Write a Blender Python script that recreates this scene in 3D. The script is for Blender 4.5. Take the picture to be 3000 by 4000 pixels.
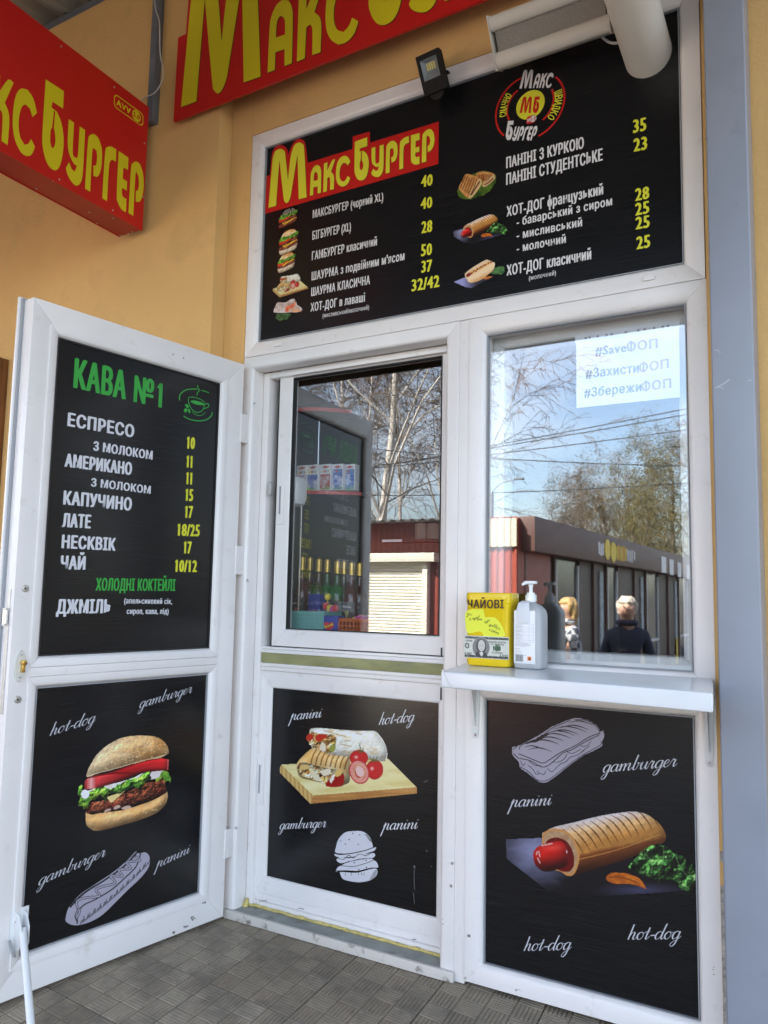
import bpy, bmesh, math, random
import numpy as np
from mathutils import Vector, Matrix
from mathutils.geometry import tessellate_polygon
R = math.radians
rnd = random.Random(7)
for _o in list(bpy.data.objects): bpy.data.objects.remove(_o)
SC = bpy.context.scene
COL = SC.collection

# ------------------------------------------------------------------ camera
CF, CPITCH, CYAW, CROLL = 3170.566, 0.104955306, -0.538957195, 0.0194264598
CPOS = np.array([2.21959262, -2.63950455, 1.29565246])
def _cam_axes():
    cy, sy, cp, sp = math.cos(CYAW), math.sin(CYAW), math.cos(CPITCH), math.sin(CPITCH)
    fw = np.array([sy*cp, cy*cp, sp]); rt = np.array([cy, -sy, 0.]); up = np.cross(rt, fw)
    c, s = math.cos(CROLL), math.sin(CROLL)
    return c*rt+s*up, -s*rt+c*up, fw
CR, CU, CFW = _cam_axes()
cam_data = bpy.data.cameras.new('camera')
cam = bpy.data.objects.new('camera', cam_data); COL.objects.link(cam)
cam.matrix_world = Matrix(((CR[0], CU[0], -CFW[0], CPOS[0]), (CR[1], CU[1], -CFW[1], CPOS[1]), (CR[2], CU[2], -CFW[2], CPOS[2]), (0, 0, 0, 1)))
cam_data.sensor_fit = 'VERTICAL'; cam_data.sensor_height = 24.0; cam_data.lens = 24.0*CF/4000
cam_data.clip_start = 0.05; cam_data.clip_end = 2000
SC.camera = cam

# ------------------------------------------------------------------ sky, sun, exposure
SUN_EL, SUN_AZ = R(43), R(-33)          # the sun stands behind the shop, to the left
w = bpy.data.worlds.new('World'); SC.world = w; w.use_nodes = True
nt = w.node_tree; bgn = nt.nodes['Background']
sky = nt.nodes.new('ShaderNodeTexSky'); sky.sky_type = 'NISHITA'; sky.sun_disc = False
sky.sun_elevation = SUN_EL; sky.sun_rotation = SUN_AZ
sky.air_density = 1.0; sky.dust_density = 2.0; sky.ozone_density = 1.0
wtc = nt.nodes.new('ShaderNodeTexCoord'); wmp = nt.nodes.new('ShaderNodeMapping'); wmp.inputs['Scale'].default_value = (1, 1, 2.6); nt.links.new(wtc.outputs['Generated'], wmp.inputs[0])
wnz = nt.nodes.new('ShaderNodeTexNoise'); wnz.inputs['Scale'].default_value = 1.7; wnz.inputs['Detail'].default_value = 7; wnz.inputs['Roughness'].default_value = .55; nt.links.new(wmp.outputs[0], wnz.inputs[0])
wrp = nt.nodes.new('ShaderNodeMapRange'); wrp.inputs[1].default_value = .44; wrp.inputs[2].default_value = .74; wrp.inputs[3].default_value = .0; wrp.inputs[4].default_value = .55; nt.links.new(wnz.outputs[0], wrp.inputs[0])
wmx = nt.nodes.new('ShaderNodeMixRGB'); wmx.inputs[2].default_value = (8.2, 8.0, 7.7, 1); nt.links.new(wrp.outputs[0], wmx.inputs[0]); nt.links.new(sky.outputs[0], wmx.inputs[1])   # thin white cloud
nt.links.new(wmx.outputs[0], bgn.inputs[0]); bgn.inputs[1].default_value = 0.12
sd = bpy.data.lights.new('sun', 'SUN'); sd.energy = 5.0; sd.angle = R(0.53); sd.color = (1, .95, .87)
sun = bpy.data.objects.new('sun', sd); COL.objects.link(sun)
_ts = Vector((math.sin(SUN_AZ)*math.cos(SUN_EL), math.cos(SUN_AZ)*math.cos(SUN_EL), math.sin(SUN_EL)))
sun.rotation_euler = _ts.to_track_quat('Z', 'Y').to_euler(); sun.location = _ts*30
SC.view_settings.view_transform = 'Standard'; SC.view_settings.look = 'None'
SC.view_settings.exposure = 2.68; SC.view_settings.gamma = 1; SC.view_settings.use_curve_mapping = False
SC.render.engine = 'CYCLES'
SC.cycles.max_bounces = 10; SC.cycles.diffuse_bounces = 5; SC.cycles.transparent_max_bounces = 16
SC.cycles.use_denoising = True

# ------------------------------------------------------------------ measuring: photo pixel -> point on a plane of the place
def ray(px, py): return CFW + CR*((px-1500)/CF) + CU*((2000-py)/CF)
class Zm:
    def __init__(s, ox, oy, k): s.o = (ox, oy, k)
    def __call__(s, x, y): return s.o[0]+x*s.o[2], s.o[1]+y*s.o[2]
PXL = Zm(0, 0, 1.)
def on_plane(p0, n):
    p0 = np.array(p0, float); n = np.array(n, float)
    def f(px, py):
        px = np.asarray(px, float); py = np.asarray(py, float)
        d = CFW + CR*((px[..., None]-1500)/CF) + CU*((2000-py[..., None])/CF)
        t = ((p0-CPOS)@n)/(d@n)
        return CPOS + d*t[..., None]
    f.n = n
    return f
def on_y(y): return on_plane((0, y, 0), (0, -1, 0))
def on_z(z): return on_plane((0, 0, z), (0, 0, 1))
def on_x(x): return on_plane((x, 0, 0), (1, 0, 0))
def mirrored(px, py, D, ym=.03):
    d = ray(px, py); t = (2*ym+D-CPOS[1])/d[1]; P = CPOS+d*t
    return np.array([P[0], -D, P[2]])
# the open leaf: hinge axis, direction along the leaf, outward normal of the face we see
LA = R(263.3727); LH = np.array([-.05, -.05, 0.]); LD = np.array([math.cos(LA), math.sin(LA), 0.]); LN = np.array([-math.sin(LA), math.cos(LA), 0.])
def leaf(s, z, d=0.): return LH + LD*s + np.array([0, 0, z]) - LN*d
def on_leaf(d=0.): return on_plane(LH-LN*d, LN)
def fac(u, v, d=0.): return np.array([u, d, v])

# ------------------------------------------------------------------ objects
def link(o, parent=None, label=None, cat=None, group=None, kind=None):
    COL.objects.link(o)
    if parent is not None:
        o.parent = parent; o.matrix_parent_inverse = Matrix.Translation(-Vector(parent['_b']) if '_b' in parent else Vector())
    if label: o['label'] = label
    if cat: o['category'] = cat
    if group: o['group'] = group
    if kind: o['kind'] = kind
    return o
def thing(name, label, cat, base=(0, 0, 0), group=None, kind=None):
    o = bpy.data.objects.new(name, None); o.empty_display_size = .05
    o.location = base; link(o, None, label, cat, group, kind); o['_b'] = tuple(base)
    return o
def mesh_obj(name, V, F, mat, parent=None, smooth=False, cols=None, **kw):
    me = bpy.data.meshes.new(name)
    me.from_pydata([tuple(map(float, v)) for v in V] if not isinstance(V, np.ndarray) else V.tolist(), [], F if not isinstance(F, np.ndarray) else F.tolist())
    if cols is not None:
        a = me.color_attributes.new('print', 'FLOAT_COLOR', 'POINT')
        a.data.foreach_set('color', np.concatenate([cols, np.ones((len(cols), 1))], 1).astype(np.float32).ravel())
    if smooth: me.polygons.foreach_set('use_smooth', [True]*len(me.polygons))
    if mat: me.materials.append(mat)
    me.update()
    return link(bpy.data.objects.new(name, me), parent, **kw)
class MB:
    def __init__(s): s.v = []; s.f = []
    def add(s, V, F):
        n = len(s.v); s.v += [tuple(map(float, v)) for v in V]; s.f += [tuple(i+n for i in f) for f in F]; return s
    def box(s, x0, x1, y0, y1, z0, z1, M=None):
        V = [(x, y, z) for x in (x0, x1) for y in (y0, y1) for z in (z0, z1)]
        if M is not None: V = [M(*v) for v in V]
        return s.add(V, [(0, 1, 3, 2), (4, 6, 7, 5), (0, 4, 5, 1), (2, 3, 7, 6), (0, 2, 6, 4), (1, 5, 7, 3)])
    def cyl(s, p0, p1, r0, r1=None, n=12, caps=True):
        p0 = np.array(p0, float); p1 = np.array(p1, float); r1 = r0 if r1 is None else r1
        d = p1-p0; d /= np.linalg.norm(d)+1e-12; a = np.cross(d, (0, 0, 1.) if abs(d[2]) < .9 else (1., 0, 0)); a /= np.linalg.norm(a); b = np.cross(d, a)
        V = [p0+(a*math.cos(2*math.pi*i/n)+b*math.sin(2*math.pi*i/n))*r0 for i in range(n)]+[p1+(a*math.cos(2*math.pi*i/n)+b*math.sin(2*math.pi*i/n))*r1 for i in range(n)]
        F = [(i, (i+1) % n, n+(i+1) % n, n+i) for i in range(n)]
        if caps: F += [tuple(range(n))[::-1], tuple(range(n, 2*n))]
        return s.add(V, F)
    def tube(s, pts, r, n=8, caps=True):
        pts = [np.array(p, float) for p in pts]; m = len(pts); rr = r if hasattr(r, '__len__') else [r]*m
        V = []; a = None
        for i, p in enumerate(pts):
            d = pts[min(i+1, m-1)]-pts[max(i-1, 0)]; d = d/(np.linalg.norm(d)+1e-12)
            if a is None: a = np.cross(d, (0, 0, 1.) if abs(d[2]) < .9 else (1., 0, 0))
            a = a-d*(a@d); a /= np.linalg.norm(a)+1e-12; b = np.cross(d, a)
            V += [p+(a*math.cos(2*math.pi*k/n)+b*math.sin(2*math.pi*k/n))*rr[i] for k in range(n)]
        F = [(i*n+k, i*n+(k+1) % n, (i+1)*n+(k+1) % n, (i+1)*n+k) for i in range(m-1) for k in range(n)]
        if caps: F += [tuple(range(n))[::-1], tuple(range((m-1)*n, m*n))]
        return s.add(V, F)
    def loft(s, rings, caps=True):
        n = len(rings[0]); V = [p for r_ in rings for p in r_]; m = len(rings)
        F = [(i*n+k, i*n+(k+1) % n, (i+1)*n+(k+1) % n, (i+1)*n+k) for i in range(m-1) for k in range(n)]
        if caps: F += [tuple(range(n))[::-1], tuple(range((m-1)*n, m*n))]
        return s.add(V, F)
    def prism(s, poly, f0, f1):            # poly: 2d points, f0/f1 map them to two parallel faces
        n = len(poly)
        return s.add([f0(*p) for p in poly]+[f1(*p) for p in poly], [tuple(range(n))[::-1], tuple(range(n, 2*n))]+[(i, (i+1) % n, n+(i+1) % n, n+i) for i in range(n)])
    def build(s, name, mat, parent=None, bevel=0., smooth=False, seg=2, **kw):
        bm = bmesh.new(); vs = [bm.verts.new(v) for v in s.v]
        for f in s.f:
            try: bm.faces.new([vs[i] for i in f])
            except ValueError: pass
        bmesh.ops.recalc_face_normals(bm, faces=bm.faces)
        if bevel:
            es = [e for e in bm.edges if len(e.link_faces) == 2 and e.calc_face_angle(0) > .5]
            bmesh.ops.bevel(bm, geom=es, offset=bevel, segments=seg, profile=.6, affect='EDGES', clamp_overlap=True)
        me = bpy.data.meshes.new(name); bm.to_mesh(me); bm.free()
        if smooth or bevel:
            me.polygons.foreach_set('use_smooth', [True]*len(me.polygons))
            try: me.set_sharp_from_angle(angle=R(35))
            except Exception: pass
        if mat: me.materials.append(mat)
        return link(bpy.data.objects.new(name, me), parent, **kw)
def rect_frame(parent, rect, prof, mp, mat, names=('frame_rail',)*4, bevel=.0018):
    """mitred frame of four members; prof = closed profile [(t inward, d depth)]"""
    x0, x1, z0, z1 = rect; out = []
    def P(side, end, t):
        if side == 0: return ((x0+t) if end == 0 else (x1-t), z1-t)
        if side == 1: return (x1-t, (z1-t) if end == 0 else (z0+t))
        if side == 2: return ((x1-t) if end == 0 else (x0+t), z0+t)
        return (x0+t, (z0+t) if end == 0 else (z1-t))
    for sd_ in range(4):
        if names[sd_] is None: continue
        m = MB(); m.loft([[mp(*P(sd_, e, t), d) for t, d in prof] for e in (0, 1)])
        out.append(m.build(names[sd_], mat, parent, bevel=bevel))
    return out

# ------------------------------------------------------------------ materials
def lin(c):
    c = np.asarray(c, float)/255.
    return np.where(c <= .04045, c/12.92, ((c+.055)/1.055)**2.4)
def mat(name, col, rough=.5, metal=0., spec=.5, noise=0., nscale=8., bump=0., bscale=60., coat=0., stretch=None, col2=None, detail=6, dirt=None):
    m = bpy.data.materials.new(name); m.use_nodes = True; t = m.node_tree; b = t.nodes['Principled BSDF']
    b.inputs['Base Color'].default_value = (*col, 1); b.inputs['Roughness'].default_value = rough; b.inputs['Metallic'].default_value = metal
    b.inputs['Specular IOR Level'].default_value = spec
    if coat: b.inputs['Coat Weight'].default_value = coat; b.inputs['Coat Roughness'].default_value = .08
    if noise or bump or col2 is not None or dirt:
        tc = t.nodes.new('ShaderNodeTexCoord'); mp = t.nodes.new('ShaderNodeMapping'); t.links.new(tc.outputs['Object'], mp.inputs[0])
        if stretch: mp.inputs['Scale'].default_value = stretch
    src = None
    if noise or col2 is not None:
        nz = t.nodes.new('ShaderNodeTexNoise'); nz.inputs['Scale'].default_value = nscale; nz.inputs['Detail'].default_value = detail
        t.links.new(mp.outputs[0], nz.inputs[0])
        rp = t.nodes.new('ShaderNodeValToRGB'); c2 = col2 if col2 is not None else tuple(min(1, c*(1+noise)) for c in col)
        rp.color_ramp.elements[0].position = .32; rp.color_ramp.elements[1].position = .68
        rp.color_ramp.elements[0].color = (*(col if col2 is not None else tuple(c*(1-noise) for c in col)), 1); rp.color_ramp.elements[1].color = (*c2, 1)
        t.links.new(nz.outputs[0], rp.inputs[0]); src = rp.outputs[0]
    if dirt:                               # (colour, noise scale, threshold, strength): blotches with a shape of their own
        n2 = t.nodes.new('ShaderNodeTexNoise'); n2.inputs['Scale'].default_value = dirt[1]; n2.inputs['Detail'].default_value = 8; n2.inputs['Roughness'].default_value = .65
        t.links.new(mp.outputs[0], n2.inputs[0])
        mr = t.nodes.new('ShaderNodeMapRange'); mr.inputs[1].default_value = dirt[2]; mr.inputs[2].default_value = dirt[2]+.12; mr.inputs[3].default_value = 0; mr.inputs[4].default_value = dirt[3]
        t.links.new(n2.outputs[0], mr.inputs[0])
        mx = t.nodes.new('ShaderNodeMixRGB'); mx.inputs[1].default_value = (*col, 1); mx.inputs[2].default_value = (*dirt[0], 1)
        t.links.new(mr.outputs[0], mx.inputs[0])
        if src: t.links.new(src, mx.inputs[1])
        src = mx.outputs[0]
    if src: t.links.new(src, b.inputs['Base Color'])
    if bump:
        n3 = t.nodes.new('ShaderNodeTexNoise'); n3.inputs['Scale'].default_value = bscale; n3.inputs['Detail'].default_value = 4
        t.links.new(mp.outputs[0], n3.inputs[0]); bp = t.nodes.new('ShaderNodeBump'); bp.inputs['Strength'].default_value = bump; bp.inputs['Distance'].default_value = .01
        t.links.new(n3.outputs[0], bp.inputs['Height']); t.links.new(bp.outputs[0], b.inputs['Normal'])
    return m
def print_mat(name, gain=1., rough=.3):
    m = bpy.data.materials.new(name); m.use_nodes = True; t = m.node_tree; b = t.nodes['Principled BSDF']
    a = t.nodes.new('ShaderNodeAttribute'); a.attribute_name = 'print'; t.links.new(a.outputs[0], b.inputs['Base Color']); b.inputs['Roughness'].default_value = rough
    return m
def glass_mat(name, fac_, tint=(1, 1, 1), rough=0.0):
    m = bpy.data.materials.new(name); m.use_nodes = True; t = m.node_tree; t.nodes.remove(t.nodes['Principled BSDF'])
    o = t.nodes['Material Output']; tr = t.nodes.new('ShaderNodeBsdfTransparent'); tr.inputs[0].default_value = (*tint, 1)
    g = t.nodes.new('ShaderNodeBsdfGlossy'); g.inputs['Roughness'].default_value = rough; g.inputs[0].default_value = (1, 1, 1, 1)
    mx = t.nodes.new('ShaderNodeMixShader'); mx.inputs[0].default_value = fac_
    t.links.new(tr.outputs[0], mx.inputs[1]); t.links.new(g.outputs[0], mx.inputs[2]); t.links.new(mx.outputs[0], o.inputs[0])
    return m
PVC = mat('white_pvc', (.81, .775, .755), .30, noise=.03, nscale=5, bump=.03, bscale=25, dirt=((.48, .42, .35), 13, .60, .38))
PVCG = mat('grey_seal', (.30, .31, .33), .5)
SEAL = mat('black_seal', (.02, .02, .02), .6)
WALL = mat('yellow_render', (.68, .420, .158), .85, noise=.10, nscale=1.3, bump=.25, bscale=70, dirt=((.47, .30, .125), 2.6, .56, .40))
FOIL = mat('black_brushed_foil', (.0035, .0035, .004), .22, col2=(.0135, .0135, .015), nscale=3.0, stretch=(2, 2, 220), bump=.018, bscale=60, detail=9, spec=.42)
INKW = mat('white_ink', (.66, .66, .70), .35)
INKWm = mat('white_ink_menu', (.72, .70, .70), .35)
INKY = mat('yellow_ink', (.72, .70, .04), .35)
INKG = mat('green_ink', (.035, .36, .05), .35)
INKS = mat('grey_script_ink', (.50, .50, .54), .35)
INKR = mat('red_ink', (.55, .012, .010), .35)
INKK = mat('black_ink', (.012, .012, .012), .35)
SIGNR = mat('red_sign_panel', (.55, .010, .008), .38, noise=.06, nscale=3, bump=.02, bscale=40)
SIGNY = mat('yellow_sign_letter', (.68, .58, .012), .38, noise=.03, nscale=4)
STEEL = mat('grey_painted_steel', (.13, .14, .16), .45, noise=.12, nscale=20, bump=.1, bscale=60)
ZINC = mat('galvanised_steel', (.55, .55, .55), .35, metal=.9, noise=.1, nscale=30)
CHROME = mat('chrome', (.75, .75, .76), .12, metal=1.)
BRASS = mat('brass', (.75, .52, .16), .25, metal=1., noise=.1, nscale=60)
PRINT = print_mat('printed_foil')
PAPER = print_mat('printed_paper', rough=.6)
# ------------------------------------------------------------------ lettering and printed pictures
_capH = None
def _text_mesh(s):
    cu = bpy.data.curves.new('lettering', 'FONT'); cu.body = s; cu.resolution_u = 2; cu.space_character = 1.13
    o = bpy.data.objects.new('lettering', cu)
    me = bpy.data.meshes.new_from_object(o)
    V = np.array([v.co[:2] for v in me.vertices]); F = [tuple(p.vertices) for p in me.polygons]
    bpy.data.objects.remove(o); bpy.data.curves.remove(cu); bpy.data.meshes.remove(me)
    return V, F
def text_geo(s, bold=.03):
    """unit text: x 0..1, y in cap heights; bold = smear in cap heights of the final letter width"""
    global _capH
    if _capH is None: _capH = _text_mesh('H')[0][:, 1].max()
    t = s.replace('Ф', 'О').replace('ф', 'о')
    V, F = _text_mesh(t)
    for i, ch in enumerate(s):             # ef: a round with a bar of its own
        if ch in 'Фф':
            x1 = _text_mesh(t[:i+1])[0][:, 0].max(); g = _text_mesh(t[i])[0]; xc = x1-(g[:, 0].max()-g[:, 0].min())/2; hh = (g[:, 1].max()-g[:, 1].min())
            b = .045; z0, z1 = (-.04, hh*1.06) if ch == 'Ф' else (-hh*.42, hh*1.42); n = len(V)
            V = np.concatenate([V, [(xc-b, z0), (xc+b, z0), (xc+b, z1), (xc-b, z1)]]); F = F+[(n, n+1, n+2, n+3)]
    for i, ch in enumerate(s):             # the figure one gets its flag
        if ch == '1':
            x1 = _text_mesh(t[:i+1])[0][:, 0].max(); g = _text_mesh('1')[0]; x0 = x1-(g[:, 0].max()-g[:, 0].min()); zt = g[:, 1].max(); n = len(V); ww = x1-x0
            V = np.concatenate([V, [(x0-ww*1.1, zt*.80), (x0+ww*.3, zt*.80), (x0+ww*.6, zt), (x0-.0*ww, zt)]]); F = F+[(n, n+1, n+2, n+3)]
    return V/_capH, F
def text3(s, P0, U, Vv, N, mt, parent, bold=.05, name='lettering', lift=.0004, shear=0., **kw):
    """P0 baseline left, U vector to baseline right, Vv cap-height vector, N outward normal"""
    V, F = text_geo(s); x0, x1 = V[:, 0].min(), V[:, 0].max()
    P0, U, Vv, N = (np.array(a, float) for a in (P0, U, Vv, N)); N = N/np.linalg.norm(N)
    W = np.linalg.norm(U); H = np.linalg.norm(Vv); u = U/W
    bx = bold*H; nb = 5 if bold > 0 else 1
    sx = (W-2*bx)/(x1-x0)
    A = []; FF = []
    for k in range(nb):
        dx = bx*(1 + (-1+2*k/(nb-1) if nb > 1 else 0)); dz = bold*.35*H*((k % 3)-1)
        Q = P0 + np.outer((V[:, 0]-x0)*sx+dx, u) + np.outer(V[:, 1], Vv)*(1) + np.outer(V[:, 1]*shear*H, u) + Vv/H*dz + N*(lift+k*.00006)
        n = sum(map(len, A)); A.append(Q); FF += [tuple(i+n for i in f) for f in F]
    return mesh_obj(name, np.concatenate(A), FF, mt, parent, **kw)
def text_px(s, zm, a, b, cap, plane, mt, parent, bold=.05, vert=(0, 0, 1), **kw):
    """a, b: baseline ends in zoom pixels, cap: cap height in zoom pixels at a"""
    P0 = plane(*zm(*a)); P1 = plane(*zm(*b)); Pc = plane(*zm(a[0], a[1]-cap))
    vert = np.array(vert, float); H = (Pc-P0)@vert
    return text3(s, P0, P1-P0, vert*H, plane.n, mt, parent, bold, **kw)
def cat_rom(pts, n=6, closed=False):
    p = [np.array(q, float) for q in pts]; m = len(p); out = []
    rng = range(m) if closed else range(m-1)
    for i in rng:
        if closed: a, b, c, d = p[(i-1) % m], p[i], p[(i+1) % m], p[(i+2) % m]
        else: a, b, c, d = p[max(i-1, 0)], p[i], p[i+1], p[min(i+2, m-1)]
        for k in range(n):
            t = k/n
            out.append(.5*((2*b)+(-a+c)*t+(2*a-5*b+4*c-d)*t*t+(-a+3*b-3*c+d)*t**3))
    if not closed: out.append(p[-1])
    return np.array(out)
def poly_geo(loops):
    """loops: outer + holes (2d) -> verts, triangles"""
    V = [tuple(p) for l in loops for p in l]
    T = tessellate_polygon([[Vector((p[0], p[1], 0)) for p in l] for l in loops])
    return V, [tuple(t) for t in T]
def poly_px(loops, zm, plane, mt, parent, name='printed_shape', lift=.0004, smooth=False, **kw):
    if smooth: loops = [cat_rom(l, 4, True) for l in loops]
    V, T = poly_geo(loops); V = np.array(V); X, Y = zm(V[:, 0], V[:, 1])
    Q = plane(X, Y) + plane.n/np.linalg.norm(plane.n)*lift
    return mesh_obj(name, Q, T, mt, parent, **kw)
def strip_geo(pts, wid):
    p = np.array(pts, float); t = np.gradient(p, axis=0); t /= np.linalg.norm(t, axis=1)[:, None]+1e-9
    nrm = np.stack([-t[:, 1], t[:, 0]], 1); wv = np.asarray(wid)[:, None]*.5 if hasattr(wid, '__len__') else wid*.5
    V = np.concatenate([p+nrm*wv, p-nrm*wv]); n = len(p)
    return V, [(i, i+1, n+i+1, n+i) for i in range(n-1)]
def strokes_px(strokes, zm, plane, mt, parent, name='printed_line', lift=.0006, n=6):
    """strokes: list of (pts, width) in zoom pixels"""
    A = []; F = []; k = 0; off = 0
    for pts, wd in strokes:
        c = cat_rom(pts, n); V, f = strip_geo(c, wd); X, Y = zm(V[:, 0], V[:, 1])
        A.append(plane(X, Y)+plane.n/np.linalg.norm(plane.n)*(lift+off*.00005)); off += 1
        F += [tuple(i+k for i in g) for g in f]; k += len(V)
    return mesh_obj(name, np.concatenate(A), F, mt, parent)
# copperplate script, upright skeletons (x-height 1): thick on the way down, thin on the way up
SCR = {
 'a': (.95, [[(.72, .82), (.5, 1.0), (.2, .82), (.06, .42), (.18, .04), (.4, .05), (.62, .4), (.74, .95)], [(.74, .98), (.68, .4), (.74, .06), (.88, .05), (1.02, .35)]]),
 'o': (.85, [[(.55, .98), (.25, .9), (.06, .5), (.2, .05), (.48, .06), (.68, .45), (.6, .9), (.45, .98), (.62, .82), (.95, .9)]]),
 'n': (1.05, [[(.0, .6), (.14, .95), (.22, .8), (.18, 0.)], [(.2, .35), (.45, .85), (.66, .97), (.74, .8), (.68, .3), (.76, .04), (.9, .06), (1.08, .4)]]),
 'm': (1.55, [[(.0, .6), (.14, .95), (.22, .8), (.18, 0.)], [(.2, .35), (.42, .85), (.6, .97), (.68, .8), (.64, 0.)], [(.66, .35), (.9, .85), (1.12, .97), (1.2, .8), (1.14, .3), (1.22, .04), (1.36, .06), (1.55, .4)]]),
 'i': (.5, [[(.0, .5), (.2, .98), (.16, .3), (.24, .04), (.36, .06), (.52, .4)], [(.26, 1.42), (.28, 1.34)]]),
 'u': (1.0, [[(.0, .5), (.2, .98), (.14, .35), (.24, .03), (.45, .12), (.68, .6), (.74, .98)], [(.74, .98), (.68, .35), (.76, .04), (.9, .06), (1.04, .4)]]),
 'r': (.75, [[(.0, .5), (.22, 1.05), (.3, .9), (.5, .92), (.42, .45), (.46, .06), (.6, .05), (.78, .4)]]),
 'e': (.75, [[(.05, .4), (.4, .55), (.55, .82), (.38, 1.0), (.14, .75), (.1, .3), (.28, .02), (.52, .12), (.78, .45)]]),
 'g': (.9, [[(.72, .82), (.5, 1.0), (.2, .82), (.06, .42), (.18, .04), (.4, .05), (.62, .4), (.74, .95)], [(.74, .98), (.66, .1), (.52, -.65), (.25, -.95), (.05, -.75), (.25, -.35), (.7, -.05), (1.0, .38)]]),
 'p': (1.0, [[(-.05, .5), (.18, 1.15), (.1, .2), (-.06, -1.0)], [(.14, .3), (.36, .85), (.58, .97), (.66, .8), (.6, .25), (.68, .04), (.82, .06), (1.02, .4)]]),
 'h': (1.0, [[(.3, 2.0), (.24, 1.1), (.12, 0.)], [(.16, .3), (.38, .85), (.6, .97), (.68, .8), (.62, .25), (.7, .04), (.84, .06), (1.02, .4)]]),
 'b': (.85, [[(.3, 2.0), (.2, 1.0), (.14, .3), (.25, .02), (.5, .15), (.62, .6), (.52, .95), (.7, .85), (.88, .9)]]),
 'd': (1.0, [[(.68, .82), (.46, 1.0), (.18, .82), (.04, .42), (.16, .04), (.38, .05), (.6, .4), (.78, 1.1), (.92, 2.0)], [(.92, 2.0), (.72, .6), (.74, .06), (.9, .05), (1.04, .35)]]),
 't': (.6, [[(.36, 1.55), (.24, .6), (.22, .12), (.34, .03), (.6, .4)], [(.02, 1.0), (.52, 1.04)]]),
 '-': (.6, [[(.08, .5), (.52, .52)]]),
}
def script(word, zm, a, b, xh, plane, mt, parent, slant=.38, vert=(0, 0, 1)):
    """a, b: baseline start/end in zoom px; xh: x-height in zoom px"""
    P0 = plane(*zm(*a)); P1 = plane(*zm(*b)); H = .88*abs((plane(*zm(a[0], a[1]-xh))-P0)@np.array(vert, float))
    adv = sum(SCR[c][0] for c in word); U = (P1-P0)/adv; Vv = np.array(vert, float)*H
    nn = plane.n/np.linalg.norm(plane.n); A = []; F = []; k = 0; x = 0.; off = 0; hw = H/max(np.linalg.norm(U), 1e-6)
    for c in word:
        aw, st = SCR[c]
        for s in st:
            q = cat_rom(s, 7); d = np.gradient(q, axis=0); dn = -d[:, 1]/(np.linalg.norm(d, axis=1)+1e-9)
            if c == '-' or (c == 'i' and s[0][1] > 1.2): wd = np.full(len(q), .14)
            else:
                wd = .062+.105*np.clip(dn, 0, 1)**1.3
                wd = np.convolve(np.pad(wd, 2, 'edge'), np.ones(5)/5, 'valid')
            V, f = strip_geo(q, wd)
            Q = P0+np.outer(V[:, 0]+x+V[:, 1]*slant*hw*.9, U)+np.outer(V[:, 1], Vv)+nn*(.0004+.00005*(off % 9)); off += 1
            A.append(Q); F += [tuple(i+k for i in g) for g in f]; k += len(V)
        x += aw
    return mesh_obj('script_lettering', np.concatenate(A), F, mt, parent)
# ------------------------------------------------------------------ raster painter -> coloured mesh (a flat print)
def _hash(ix, iy, s):
    h = (ix*374761393+iy*668265263+s*1442695041).astype(np.int64) & 0x7fffffff
    h = (h ^ (h >> 13))*1274126177 & 0x7fffffff
    return ((h ^ (h >> 16)) & 0xffff)/65535.
def vnoise(X, Y, sc, seed=0):
    x = X/sc; y = Y/sc; ix = np.floor(x).astype(np.int64); iy = np.floor(y).astype(np.int64); fx = x-ix; fy = y-iy
    fx = fx*fx*(3-2*fx); fy = fy*fy*(3-2*fy)
    return (_hash(ix, iy, seed)*(1-fx)+_hash(ix+1, iy, seed)*fx)*(1-fy)+(_hash(ix, iy+1, seed)*(1-fx)+_hash(ix+1, iy+1, seed)*fx)*fy
def fnoise(X, Y, sc, seed=0): return .55*vnoise(X, Y, sc, seed)+.3*vnoise(X, Y, sc*.45, seed+1)+.15*vnoise(X, Y, sc*.2, seed+2)
def inside(X, Y, poly):
    r = np.zeros(X.shape, bool); n = len(poly)
    for i in range(n):
        x0, y0 = poly[i]; x1, y1 = poly[(i+1) % n]
        if y0 == y1: continue
        c = ((y0 > Y) != (y1 > Y)) & (X < (x1-x0)*(Y-y0)/(y1-y0)+x0)
        r ^= c
    return r
def mixc(a, b, t):
    t = np.clip(t, 0, 1)[..., None]; return np.asarray(a, float)*(1-t)+np.asarray(b, float)*t
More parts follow.
